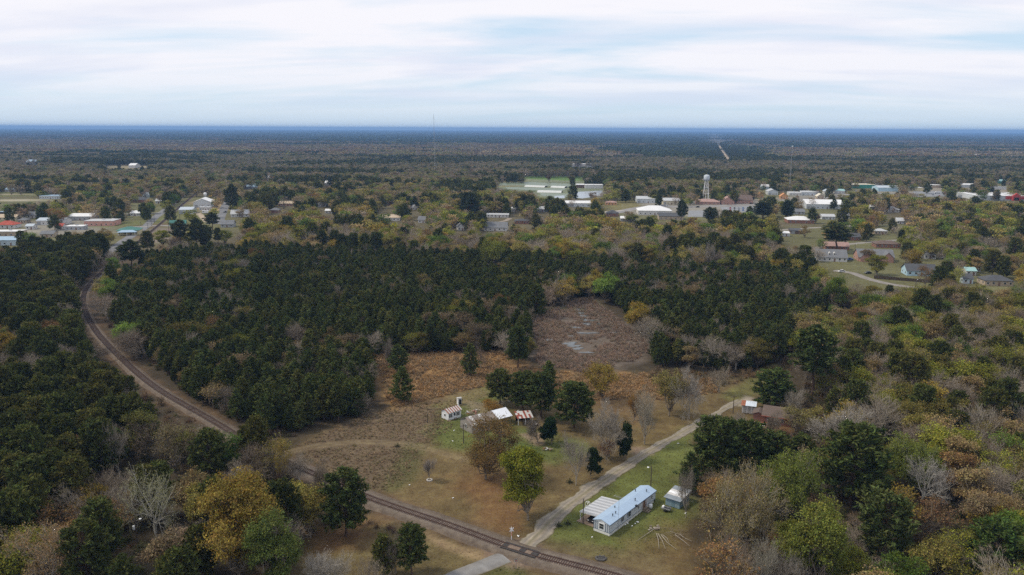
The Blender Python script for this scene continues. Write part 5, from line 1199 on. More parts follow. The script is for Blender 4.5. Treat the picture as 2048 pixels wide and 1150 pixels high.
# ------------------------------------------------------------------ vehicles
M_TYRE = mat('tyre', (0.018, 0.018, 0.018)); M_CARGLASS = mat('car_glass', (0.02, 0.024, 0.03), rough=0.1, spec=0.6)
def carpaint(key):
    C = {'white': (0.72, 0.72, 0.72), 'black': (0.022, 0.022, 0.025), 'grey': (0.22, 0.23, 0.24), 'blue': (0.08, 0.16, 0.36), 'red': (0.38, 0.03, 0.03), 'silver': (0.48, 0.49, 0.50)}
    return mat('paint_'+key, C[key], rough=0.3, var=0.04, spec=0.5)
WHEEL = MB().tube((0, -0.11, 0), (0, 0.11, 0), 0.33, 0.33, 12).mesh('wheel', M_TYRE)
def car(px, py, rot, paint, label, kind='car', group='vehicles parked about the town', loc=None):
    p = loc or G(px, py); L, Wd = 4.5, 1.8
    o = empty({'car': 'parked_car', 'suv': 'parked_car', 'pickup': 'pickup_truck', 'van': 'white_van', 'box': 'box_truck', 'rv': 'camper_trailer'}[kind], (p.x, p.y, p.z+0.02), math.radians(rot), label, {'pickup': 'truck', 'van': 'van', 'box': 'truck', 'rv': 'camper'}.get(kind, 'car'), group)
    m = carpaint(paint)
    if kind in ('box', 'rv'):
        Lb = 6.5; MB().box((0.6, 0, 1.95), (Lb, 2.4, 2.6)).build('cargo_box' if kind == 'box' else 'body', m, o)
        if kind == 'box':
            MB().prism([(-4.6, 0.45), (-2.72, 0.45), (-2.72, 2.3), (-3.6, 2.3), (-4.1, 1.5), (-4.6, 1.35)], 'y', -1.05, 1.05).build('cab', m, o); MB().prism([(-4.08, 1.56), (-3.66, 2.2), (-3.62, 2.2), (-4.0, 1.56)], 'y', -0.95, 0.95).build('windshield', M_CARGLASS, o)
        else: MB().box((-1.2, -1.21, 2.2), (1.4, 0.03, 0.7)).build('window', M_CARGLASS, o)
        MB().box((0, 0, 0.5), (6.6, 0.9, 0.2)).build('chassis', M_BLACK, o)
        for x in ((-3.6, 2.4) if kind == 'box' else (1.0, 1.9)):
            for s in (-1, 1): w = link('wheel', WHEEL, o, (x, s*1.0, 0.42)); w.scale = (1.25, 1.2, 1.25)
        return o
    hb = {'car': 0.82, 'suv': 0.98, 'pickup': 0.98, 'van': 1.0}[kind]; ht = {'car': 1.42, 'suv': 1.75, 'pickup': 1.75, 'van': 2.0}[kind]
    MB().prism([(-2.25, 0.28), (2.25, 0.28), (2.28, hb*0.85), (2.2, hb), (1.0, hb+0.03), (-1.3, hb+0.02), (-2.2, hb-0.12), (-2.28, 0.5)], 'y', -Wd/2, Wd/2).build('body', m, o)
    cab = {'car': [(-1.25, hb), (-0.55, ht), (0.9, ht), (1.75, hb)], 'suv': [(-1.15, hb), (-0.55, ht), (2.0, ht), (2.18, hb)], 'pickup': [(-1.15, hb), (-0.55, ht), (0.5, ht), (0.7, hb)], 'van': [(-1.6, hb), (-0.9, ht), (2.1, ht), (2.2, hb)]}[kind]
    MB().prism(cab, 'y', -Wd/2+0.12, Wd/2-0.12).build('cabin_glass', M_CARGLASS, o)
    x0, x1 = cab[1][0], cab[2][0]; MB().box(((x0+x1)/2, 0, ht+0.02), (x1-x0+0.1, Wd-0.2, 0.07)).build('roof', m, o)
    for x in (-1.4, 1.4):
        for s in (-1, 1): link('wheel', WHEEL, o, (x, s*0.82, 0.33))
    for s in (-1, 1): MB().box((-2.27, s*0.62, 0.66), (0.06, 0.36, 0.16)).build('headlight', M_WHITE, o)
    return o
G_ = 'vehicles parked about the town'
for x, y, r, c, l, k in [(450, 425, 70, 'black', 'dark car driving on the grey highway', 'car'), (410, 427, 5, 'white', 'white camper parked before the big pale barn', 'rv'), (1395, 415, 0, 'black', 'black suv on the main street below the water tower', 'suv'),
        (1502, 408, 5, 'black', 'dark car parked before the brown-roofed church', 'car'), (1307, 413, 10, 'blue', 'blue car beside the grey-roofed warehouse', 'car'), (1690, 486, 10, 'white', 'white car on the residential street', 'car'),
        (1888, 517, 0, 'white', 'white car under the budding trees of the neighborhood', 'car'), (1736, 547, 10, 'black', 'dark car in the driveway by the wooden fence', 'car'), (1700, 520, 20, 'blue', 'blue pickup beside the house with two dormers', 'pickup'),
        (1875, 387, 0, 'white', 'white box truck on the wide lot', 'box'), (1916, 387, 10, 'white', 'white box truck nearest the red-fronted store', 'box'), (1927, 388, 10, 'white', 'white camper trailer beside the box truck', 'rv'), (1952, 544, 0, 'white', 'white van by the teal-roofed shed', 'van'),
        (1683, 544, 5, 'white', 'white car on the curved street', 'car'), (1630, 520, 10, 'blue', 'blue car under the carport of the dormer house', 'car')]: car(x, y, r, c, l, k, G_)
for k in range(7): car(212+k*6, 421-k*0.25, 85, 'white' if k % 3 else 'silver', 'white or silver vehicle in the row behind the dark hedge', ('van', 'car', 'pickup')[k % 3], 'row of vehicles behind the hedge')
for k in range(4): car(1318+k*5, 412.5-k*0.2, 20, ('white', 'white', 'silver', 'white')[k], 'pale car parked in front of the tan warehouse', ('car', 'suv')[k % 2], 'cars by the tan warehouse')
for k in range(14): car(1452+(k % 7)*8.5, 417.5+(k//7)*4.2, 80, ('white', 'silver', 'grey', 'red', 'white', 'blue', 'black')[(k*3) % 7], 'car in the full parking lot opposite the church', ('car', 'suv', 'pickup')[k % 3], 'cars in the full parking lot')
for k in range(10): car(1712+(k % 5)*9.0, 381.0+(k//5)*2.6, 75, ('silver', 'red', 'white', 'grey', 'black')[k % 5], 'car in front of the teal-fronted store', ('car', 'suv')[k % 2], 'cars by the teal-fronted store')
for k in range(9): car(1840+k*13, 390.5+(k % 2)*1.6, 70, ('white', 'silver', 'grey', 'red', 'white')[k % 5], 'car scattered over the wide truck lot', ('car', 'pickup', 'suv')[k % 3], 'cars on the truck lot')
keep_rect(1450, 411, 1512, 420, 424); keep_rect(1835, 380, 1950, 391, 394); keep_rect(1380, 418, 1405, 430, 433)
def tank(px, py, label, r, h, m):
    p = G(px, py); o = empty('storage_tank', (p.x, p.y, 0), 0, label, 'tank')
    MB().lathe([(r, -0.2), (r, h), (r*0.5, h+r*0.35), (0.1, h+r*0.5)], 18).build('shell', m, o, True); MB().box((r+0.15, 0, h/2), (0.12, 0.5, h)).build('ladder', M_STEEL, o)
tank(410.5, 393, 'white round storage tank behind the big pale barn', 2.3, 4.4, M_WHITE); keep_rect(407, 385, 414, 392, 393)
def digger():
    p = G(421, 395); o = empty('excavator', (p.x, p.y, 0), 0.5, 'yellow excavator on the bare dirt lot', 'excavator'); y = mat('machine_yellow', (0.60, 0.36, 0.04), var=0.1)
    MB().box((0, 0, 2.0), (3.2, 2.6, 1.5)).build('body', y, o); MB().box((-0.6, -0.7, 3.2), (1.4, 1.1, 1.2)).build('cab', M_CARGLASS, o)
    for s in (-1, 1): MB().prism([(-2, 0.2), (-1.6, 0), (1.6, 0), (2, 0.2), (2, 0.8), (1.6, 1.05), (-1.6, 1.05), (-2, 0.8)], 'y', s*1.3-0.3, s*1.3+0.3).build('track', M_BLACK, o)
    MB().tube((1.4, 0.4, 2.4), (3.6, 0.4, 5.6), 0.32, 0.26, 6).tube((3.6, 0.4, 5.6), (6.0, 0.4, 4.2), 0.26, 0.2, 6).tube((6.0, 0.4, 4.2), (6.6, 0.4, 1.6), 0.2, 0.16, 6).build('boom', y, o); MB().box((6.4, 0.4, 1.2), (0.9, 1.0, 0.9)).build('bucket', M_STEEL, o)
digger()
def pipes():
    for k, (x, y, l) in enumerate(((248, 499, 'lower white pipe section lying beside the track'), (255, 494, 'upper white pipe section lying beside the track'))):
        p = G(x, y); d = Vector((math.cos(1.95), math.sin(1.95), 0)); MB_ = MB().tube(-d*2.6, d*2.6, 0.7, 0.7, 14).build('concrete_pipe', M_WHITE); MB_.location = (p.x, p.y, 0.68); prop(MB_, l, 'pipe', 'pipes by the track')
pipes(); keep_rect(244, 491, 260, 501, 503)
# ------------------------------------------------------------------ the mobile home and the homestead
def frame(a, b):
    """origin at photo pixel a, +x towards photo pixel b"""
    p, q = G(*a), G(*b); return p, math.atan2(q.y-p.y, q.x-p.x), (q-p).length
M_SID = mat('pale_siding', (0.56, 0.60, 0.65), var=0.10, scale=0.4, rough=0.6, seam=(1, 0.62, 0.06, 0.7), dirt=((0.42, 0.44, 0.46), 0.66))
M_SIDW = mat('white_siding', (0.70, 0.72, 0.74), var=0.07, scale=0.5, rough=0.6)
M_BROOF = mat('blue_metal_roof', (0.33, 0.44, 0.58), var=0.09, scale=0.35, rough=0.42, spec=0.5, seam=(1, 0.9, 0.035, 0.5))
M_BTRIM = mat('slate_trim', (0.10, 0.14, 0.20), var=0.15); M_SKIRT = mat('white_skirting', (0.66, 0.66, 0.64), var=0.12, scale=0.8, dirt=((0.36, 0.28, 0.20), 0.60))
M_WOOD = mat('weathered_wood', (0.20, 0.16, 0.12), var=0.35, scale=2); M_RUST = mat('rusty_tin', (0.27, 0.10, 0.055), var=0.35, scale=0.9, dirt=((0.42, 0.33, 0.27), 0.58)); M_TIN = mat('pale_tin', (0.50, 0.49, 0.48), var=0.15, scale=0.6, rough=0.5, dirt=((0.40, 0.27, 0.20), 0.64))
def win(parent, x, y, z, w, h, rz, frame_m=None, shutters=None):
    f = MB().box((0, 0, 0), (w, 0.10, h)).build('window', frame_m or M_TRIM, parent); f.location = (x, y, z); f.rotation_euler = (0, 0, rz)
    MB().box((0, -0.035, 0), (w-0.16, 0.08, h-0.16)).build('pane', M_GLASS, f); MB().box((0, -0.055, 0), (w-0.16, 0.05, 0.05)).build('glazing_bar', frame_m or M_TRIM, f)
    if shutters:
        for s in (-1, 1): MB().box((s*(w/2+0.18), 0.0, 0), (0.3, 0.07, h)).build('shutter', shutters, f)
    return f
def mobile_home():
    A, ang, L = frame((1219, 1072), (1310.5, 1002)); Wd = 4.25; h0, h1, hr = 0.62, 2.72, 3.42
    o = empty('mobile_home', (A.x, A.y, 0), ang-math.pi/2, 'long mobile home with a sky-blue metal roof and pale siding', 'mobile home')   # local y runs along the home, x to -Wd
    prof = [(-Wd, h0), (0, h0), (0, h1), (-Wd/2, hr-0.02), (-Wd, h1)]
    MB().prism(prof, 'y', 0.0, L).build('wall', M_SID, o)
    # panels of skirting round the base
    for k in range(int(L/1.22)): MB().box((0.015, 0.61+k*1.22, h0/2-0.03), (0.05, 1.19, h0)).build('skirting_panel', M_SKIRT, o)
    for k in range(3): MB().box((-Wd*(k+0.5)/3, -0.015, h0/2-0.03), (Wd/3-0.03, 0.05, h0)).build('skirting_panel', M_SKIRT, o)
    MB().box((-Wd/2, L/2, 0.25), (Wd-0.2, L-0.2, 0.7)).build('underframe', M_BLACK, o)
    MB().prism([(-Wd/2, 2.60), (0.02, 2.60), (0.02, h1-0.01), (-Wd/2, hr-0.06), (-Wd-0.02, h1-0.01), (-Wd-0.02, 2.60)], 'y', -0.035, 0.0).build('gable_panel', M_SIDW, o)
    e = 0.16; sl = (hr-h1)/(Wd/2)
    MB().prism([(-Wd-e, h1-e*sl), (-Wd/2, hr), (e, h1-e*sl), (e, h1-e*sl+0.09), (-Wd/2, hr+0.09), (-Wd-e, h1-e*sl+0.09)], 'y', -0.25, L+0.2).build('roof', M_BROOF, o)
    MB().box((e+0.02, L/2, h1-e*sl-0.03), (0.06, L+0.4, 0.12)).build('gutter', M_BTRIM, o)
    MB().box((0.012, L/2, h0+0.04), (0.05, L, 0.10)).build('base_trim', M_BTRIM, o); MB().box((-Wd/2, -0.03, h0+0.02), (Wd, 0.05, 0.10)).build('base_trim', M_BTRIM, o)
    for x in (-Wd+0.04, -Wd+0.55, -Wd/2-0.98, -Wd/2+0.98, -0.55, -0.04): MB().box((x, -0.04, (h0+2.62)/2), (0.09, 0.05, 2.62-h0)).build('corner_board', M_BTRIM, o)
    MB().box((-Wd/2, -0.03, (h0+2.55)/2), (1.75, 0.04, 1.85)).build('front_panel', M_SIDW, o)
    win(o, -Wd/2, -0.06, 1.72, 1.25, 1.35, 0)
    for y, w, h in ((5.6, 0.75, 1.15), (8.7, 0.95, 1.3), (12.9, 0.7, 0.75), (19.6, 0.6, 0.95)): win(o, 0.03, y, 1.85, w, h, math.pi/2, None, M_BTRIM if h > 1.1 else None)
    d = MB().box((0.03, 15.9, 1.65), (0.10, 0.95, 2.0)).build('door', mat('brown_door', (0.16, 0.09, 0.06)), o); MB().box((0.09, 16.25, 1.6), (0.06, 0.06, 0.12)).build('door_handle', M_STEEL, d)
    for y in (15.2, 16.9): MB().box((0.02, y, 1.65), (0.06, 0.5, 2.0)).build('panel', mat('pink_panel', (0.45, 0.40, 0.42)), o)
    for x, y in ((-1.2, 3.2), (-1.25, 4.6), (-2.8, 6.8), (-1.0, 13.2), (-1.1, 19.0), (-3.4, 17.5)): MB().tube((x, y, h1), (x, y, hr+0.22), 0.10, 0.10, 8).tube((x, y, hr+0.22), (x, y, hr+0.30), 0.17, 0.17, 8).build('roof_vent', M_BLACK, o)
    MB().box((0.30, 11.6, h1+0.12), (0.55, 0.55, 0.35)).build('range_hood_vent', M_BLACK, o)
    # antenna mast
    MB().tube((0.10, 3.6, 0), (0.10, 3.6, 8.2), 0.035, 0.03, 6).build('antenna_mast', M_STEEL, o)
    b = MB().tube((-1.3, 3.6, 8.1), (1.0, 3.6, 8.1), 0.025, None, 5)
    for k in range(7): x = -1.2+k*0.33; b.tube((x, 3.6-0.75+k*0.07, 8.1), (x, 3.6+0.75-k*0.07, 8.1), 0.015, None, 4)
    b.build('antenna', M_STEEL, o)
    # steps
    s = empty('entry_steps', (0, 0, 0), 0, 'small wooden entry steps at the door of the mobile home', 'steps'); s.location = o.matrix_basis @ Vector((0.12, 15.4, 0)); s.rotation_euler = o.rotation_euler
    for k in range(3): MB().box((1.35-0.4*k, 0.4, 0.14+0.2*k), (0.42, 1.5, 0.07)).build('tread', M_WOOD, s)
    MB().box((0.3, 0.4, 0.66), (0.62, 1.5, 0.08)).build('landing', M_WOOD, s)
    for y in (-0.33, 1.13):
        MB().prism([(0.0, 0.0), (1.55, 0.0), (1.55, 0.1), (0.0, 0.62)], 'y', y-0.03, y+0.03).build('stringer', M_WOOD, s); MB().box((0.1, y, 0.85), (0.08, 0.08, 1.7)).build('post', M_WOOD, s)
    t = empty('propane_tank', (0, 0, 0), 0, 'pale round propane tank by the entry steps', 'tank'); t.location = o.matrix_basis @ Vector((0.9, 17.6, 0))
    MB().lathe([(0.3, 0), (0.45, 0.1), (0.48, 0.7), (0.4, 1.05), (0.15, 1.2), (0.05, 1.25)], 12).build('shell', M_SIDW, t, True); MB().lathe([(0.16, 1.15), (0.18, 1.4), (0.05, 1.42)], 8).build('valve_guard', M_STEEL, t)
    # carport, built onto the home on its far side
    c = empty('carport', (A.x, A.y, 0), ang-math.pi/2, 'open carport with striped white and grey tin roof beside the mobile home', 'carport')
    x0, x1, y0, y1, za, zb = -Wd-0.1, -Wd-5.0, 1.8, 11.6, 2.62, 2.25; n = 14
    for k in range(n):
        ya, yb = y0+(y1-y0)*k/n, y0+(y1-y0)*(k+1)/n-0.02
        V = [(x0, ya, za), (x0, yb, za), (x1, yb, zb), (x1, ya, zb)]; V += [(x, y, z+0.07+(0.025 if k % 2 else 0)) for x, y, z in V]
        MB().add(V, [(3, 2, 1, 0), (4, 5, 6, 7), (0, 1, 5, 4), (1, 2, 6, 5), (2, 3, 7, 6), (3, 0, 4, 7)]).build('roof_panel', mat('carport_white', (0.44, 0.45, 0.47), var=0.10) if k % 2 else mat('carport_grey', (0.31, 0.32, 0.34), var=0.12), c)
    MB().prism([(x1, zb-0.12), (x0, za-0.12), (x0, za-0.01), (x1, zb-0.01)], 'y', y0-0.07, y0-0.02).build('fascia', M_SIDW, c); MB().box((x1-0.03, (y0+y1)/2, zb-0.03), (0.06, y1-y0, 0.16)).build('fascia', M_SIDW, c)
    for y in (y0+0.15, (y0+y1)/2, y1-0.15): MB().box((x1+0.12, y, zb/2-0.1), (0.10, 0.10, zb+0.2)).build('post', M_SIDW, c)
    w = o.matrix_basis @ Vector((-Wd-2.3, 4.4, 0)); car(0, 0, math.degrees(ang)+2, 'black', 'black car parked under the striped carport', 'suv', None, Vector((w.x, w.y, 0)))
    slab = MB().box((0, 0, 0), (5.4, 10.5, 0.10)).build('concrete_slab', mat('slab_dirt', (0.26, 0.19, 0.14), var=0.2)); slab.location = o.matrix_basis @ Vector((-Wd-2.7, 6.4, -0.01)); slab.rotation_euler = o.rotation_euler; prop(slab, 'dusty slab floor under the carport', 'slab')
    return o
HOME = mobile_home()
keep_rect(1170, 990, 1312, 1068, 1070)
def arbor():
    p = G(1176, 1019); o = empty('garden_arch', (p.x, p.y, 0), 0.6, 'white garden arch on the grass beside the carport', 'arch')
    for y in (-0.35, 0.35):
        b = MB(); P = [(-0.6, 0), (-0.6, 1.5)]+[(-0.6*math.cos(t), 1.5+0.6*math.sin(t)) for t in np.linspace(0.2, math.pi-0.2, 8)]+[(0.6, 1.5), (0.6, 0)]
        for a, c in zip(P, P[1:]): b.tube((a[0], y, a[1]-0.05), (c[0], y, c[1]-0.05), 0.05, None, 5)
        b.build('arch_rib', M_WHITE, o)
    for z in (0.4, 0.8, 1.2):
        for x in (-0.6, 0.6): MB().tube((x, -0.35, z), (x, 0.35, z), 0.03, None, 5).build('rung', M_WHITE, o)
    for x in (-0.35, 0, 0.35): MB().tube((x, -0.35, 1.45+math.sqrt(0.36-x*x)), (x, 0.35, 1.45+math.sqrt(0.36-x*x)), 0.03, None, 5).build('rung', M_WHITE, o)
arbor()
def old_shed():
    A, ang, L = frame((1331, 1009), (1356, 1017)); M_B = mat('faded_blue_board', (0.20, 0.29, 0.34), var=0.3, scale=0.8, dirt=((0.24, 0.22, 0.20), 0.54)); L = 3.7; D = 5.4
    o = empty('storage_shed', (A.x, A.y, 0), ang, 'weathered blue shed with a patched silver and rusty tin roof', 'shed')
    MB().prism([(0, -0.1), (D, -0.1), (D, 2.7), (0, 2.0)], 'x', 0, L).build('wall', M_B, o)
    for k in range(6): MB().box((L*(k+0.5)/6, -0.03, 0.85), (L/6-0.03, 0.05, 1.7)).build('board', M_B, o)
    for k in range(7):
        za = 2.05+0.70*k/7; zb = 2.05+0.70*(k+1)/7; ya, yb = -0.5+(D+0.9)*k/7, -0.5+(D+0.9)*(k+1)/7-0.02; u = 0.03*(k % 2)
        V = [(-0.4, ya, za), (L+0.4, ya, za), (L+0.4, yb, zb), (-0.4, yb, zb)]; V += [(x, y, z+0.06+u) for x, y, z in V]
        MB().add(V, [(3, 2, 1, 0), (4, 5, 6, 7), (0, 1, 5, 4), (1, 2, 6, 5), (2, 3, 7, 6), (3, 0, 4, 7)]).build('roof_sheet', (mat('slate_tin', (0.22, 0.25, 0.28), var=0.15), MATS['slate_tin'], M_TIN, mat('bright_tin', (0.75, 0.76, 0.78), rough=0.4), M_TIN, MATS['slate_tin'], MATS['slate_tin'])[k], o)
    MB().box((L*0.55, -0.07, 0.9), (0.9, 0.06, 1.7)).build('door', mat('shed_door', (0.14, 0.22, 0.27), var=0.2), o)
    keep_rect(1332, 984, 1362, 1016, 1018)
    p = G(1330, 1021); t = empty('utility_trailer', (p.x, p.y, 0), -0.5, 'small dark utility trailer with a white drum in front of the blue shed', 'trailer')
    MB().box((0.3, 0, 0.5), (2.2, 1.2, 0.10)).build('bed', M_BLACK, t); MB().tube((1.3, 0, 0.5), (2.7, 0, 0.4), 0.05, None, 6).build('tongue', M_BLACK, t)
    for s in (-1, 1): w = link('wheel', WHEEL, t, (0.2, s*0.72, 0.33)); MB().box((0.3, s*0.58, 0.72), (2.2, 0.05, 0.35)).build('side_rail', M_STEEL, t)
    MB().tube((-0.5, -0.4, 0.85), (-0.5, 0.4, 0.85), 0.3, 0.3, 12).build('drum', M_WHITE, t)
old_shed()
def brushpile():
    p = G(1310, 1060); r = random.Random(5)
    b = empty('brush_pile', (p.x, p.y, 0), 0, 'cut branches and pale limbs piled on the lawn', 'brush pile')
    def br(x0, y0, x1, y1, rad, up=0.25):
        a, c = G(x0, y0)-p, G(x1, y1)-p; q = a.lerp(c, 0.5)+Vector((r.uniform(-.4, .4), r.uniform(-.4, .4), up*0.5)); a.z = up+0.1; c.z = 0.06
        MB().tube(a, q, rad, rad*0.75, 5).tube(q, c, rad*0.75, rad*0.3, 5).build('limb', M_PALEBARK if rad > 0.05 else M_WOOD, b)
    for q in [(1312, 1058, 1272, 1083, .09), (1313, 1070, 1318, 1098, .09), (1316, 1070, 1331, 1098, .09), (1322, 1072, 1354, 1100, .09), (1325, 1072, 1338, 1085, .08), (1350, 1072, 1379, 1092, .08), (1360, 1072, 1384, 1083, .07), (1293, 1078, 1286, 1088, .05), (1340, 1065, 1372, 1070, .06)]: br(*q)
    for k in range(44):
        a = r.uniform(0, 6.28); c = G(1335+r.uniform(-28, 28), 1068+r.uniform(-14, 14)); L = r.uniform(1, 3.2)
        s = c-p; e = s+Vector((math.cos(a)*L, math.sin(a)*L, 0)); s.z = r.uniform(.1, .6); e.z = r.uniform(.05, .5); MB().tube(s, e, 0.03, 0.01, 3).build('twig', M_WOOD, b)
    for k in range(14):
        c = G(r.uniform(1295, 1320), r.uniform(1052, 1064))-p; MB().tube(c+Vector((-.25, 0, .2)), c+Vector((.25, r.uniform(-.2, .2), .22)), 0.16, 0.15, 7).build('log', M_PALEBARK if k % 2 else M_WOOD, b)
brushpile(); keep_rect(1270, 1050, 1380, 1095, 1098)
def fire_ring():
    p = G(1202, 1117); o = empty('fire_ring', (p.x, p.y, 0), 0, 'ring of blackened stones on the grass near the track', 'fire ring'); r = random.Random(2)
    st = MB().lathe([(0.08, -0.05), (0.20, 0.02), (0.18, 0.16), (0.05, 0.22)], 6).mesh('stone', mat('sooty_stone', (0.085, 0.08, 0.078), var=0.5, scale=4))
    for k in range(22): t = k*0.2856; q = link('stone', st, o, (math.cos(t)*(1.0+r.uniform(-.12, .12)), math.sin(t)*(0.9+r.uniform(-.12, .12)), 0), r.uniform(0, 6)); q.scale = (r.uniform(.8, 1.4),)*3
    MB().lathe([(0.85, -0.02), (0.8, 0.05), (0.3, 0.12), (0.05, 0.13)], 14).build('ash', mat('ash', (0.05, 0.048, 0.047), var=0.4, scale=5), o)
fire_ring()
def stone_ring():
    p = G(859, 960); o = empty('stone_ring', (p.x, p.y, 0), 0, 'white stones ringing the tiny bare tree', 'stone ring'); r = random.Random(3)
    st = MB().lathe([(0.08, -0.05), (0.22, 0.02), (0.20, 0.18), (0.05, 0.26)], 6).mesh('stone', mat('white_stone', (0.42, 0.40, 0.37), var=0.2, scale=3))
    for k in range(14): t = k*0.4488; link('stone', st, o, (math.cos(t)*0.65, math.sin(t)*0.65, -0.06), r.uniform(0, 6))
stone_ring()
def strip_roof(parent, w, d, h, rh, n, mats_, ov=0.3, name='roof_panel'):
    """gable roof (ridge along x) of single tin panels running down both slopes"""
    q = d/2+ov; sl = rh/(d/2); ez = h-ov*sl
    for k in range(n):
        xa, xb = -w/2-ov+(w+2*ov)*k/n, -w/2-ov+(w+2*ov)*(k+1)/n-0.015; u = 0.02*(k % 2)
        for s in (-1, 1):
            V = [(xa, s*q, ez), (xb, s*q, ez), (xb, 0, h+rh), (xa, 0, h+rh)]; V += [(x, y, z+0.05+u) for x, y, z in V]
            MB().add(V, [(3, 2, 1, 0), (4, 5, 6, 7), (0, 1, 5, 4), (1, 2, 6, 5), (2, 3, 7, 6), (3, 0, 4, 7)]).build(name, mats_[(k*len(mats_)//n) if len(mats_) > 2 else k % len(mats_)], parent)
def white_cabin():
    A, ang, L = frame((897, 841), (924.6, 832)); D = 3.4; L = 5.2
    o = empty('cabin', (A.x, A.y, 0), ang, 'small white cabin with a rust and white striped roof', 'cabin'); h = 2.35
    MB().prism([(0, -0.1), (D, -0.1), (D, h), (D/2, h+0.9), (0, h)], 'x', 0, L).build('wall', M_SIDW, o)
    base = MB().prism([(-0.2, h-0.02), (D/2, h+0.93), (D+0.2, h-0.02), (D+0.2, h+0.02), (D/2, h+0.97), (-0.2, h+0.02)], 'x', -0.2, L+0.2).build('roof', M_RUST, o)
    n = 12
    for k in range(n):
        xa, xb = -0.25+(L+0.5)*k/n, -0.25+(L+0.5)*(k+1)/n-0.02
        for y0, y1 in ((-0.28, D/2), (D+0.28, D/2)):
            z0, z1 = h-0.02, h+0.96; V = [(xa, y0, z0), (xb, y0, z0), (xb, y1, z1), (xa, y1, z1)]; V += [(x, y, z+0.05+0.02*(k % 2)) for x, y, z in V]
            MB().add(V, [(3, 2, 1, 0), (4, 5, 6, 7), (0, 1, 5, 4), (1, 2, 6, 5), (2, 3, 7, 6), (3, 0, 4, 7)]).build('roof_panel', M_RUST if k % 2 == 0 else M_TIN, base)
    for x in (0.9, 3.9): win(o, x, -0.03, 1.35, 0.55, 1.2, 0, M_TRIM, M_BLACK)
    MB().box((2.5, -0.04, 1.5), (0.6, 0.08, 0.9)).build('door', M_BLACK, o); win(o, -0.03, D/2, 1.4, 0.8, 0.8, -math.pi/2)
    MB().box((2.6, -0.5, 0.15), (0.9, 0.6, 0.3)).build('step', M_WOOD, o); keep_rect(888, 815, 923, 838, 841)
    p = G(918.5, 808); t = empty('outhouse', (p.x, p.y, 0), 0.35, 'narrow white outhouse behind the striped-roof cabin', 'outhouse')
    MB().prism([(-0.7, -0.1), (0.7, -0.1), (0.7, 2.1), (-0.7, 2.35)], 'x', -0.65, 0.65).build('wall', M_WHITE, t)
    MB().prism([(-0.85, 2.39), (0.85, 2.08), (0.85, 2.15), (-0.85, 2.46)], 'x', -0.8, 0.8).build('roof', M_TIN, t); MB().box((0.12, -0.72, 1.0), (0.85, 0.08, 1.85)).build('door', M_BLACK, t); keep_rect(914, 797, 923, 807, 809)
white_cabin()
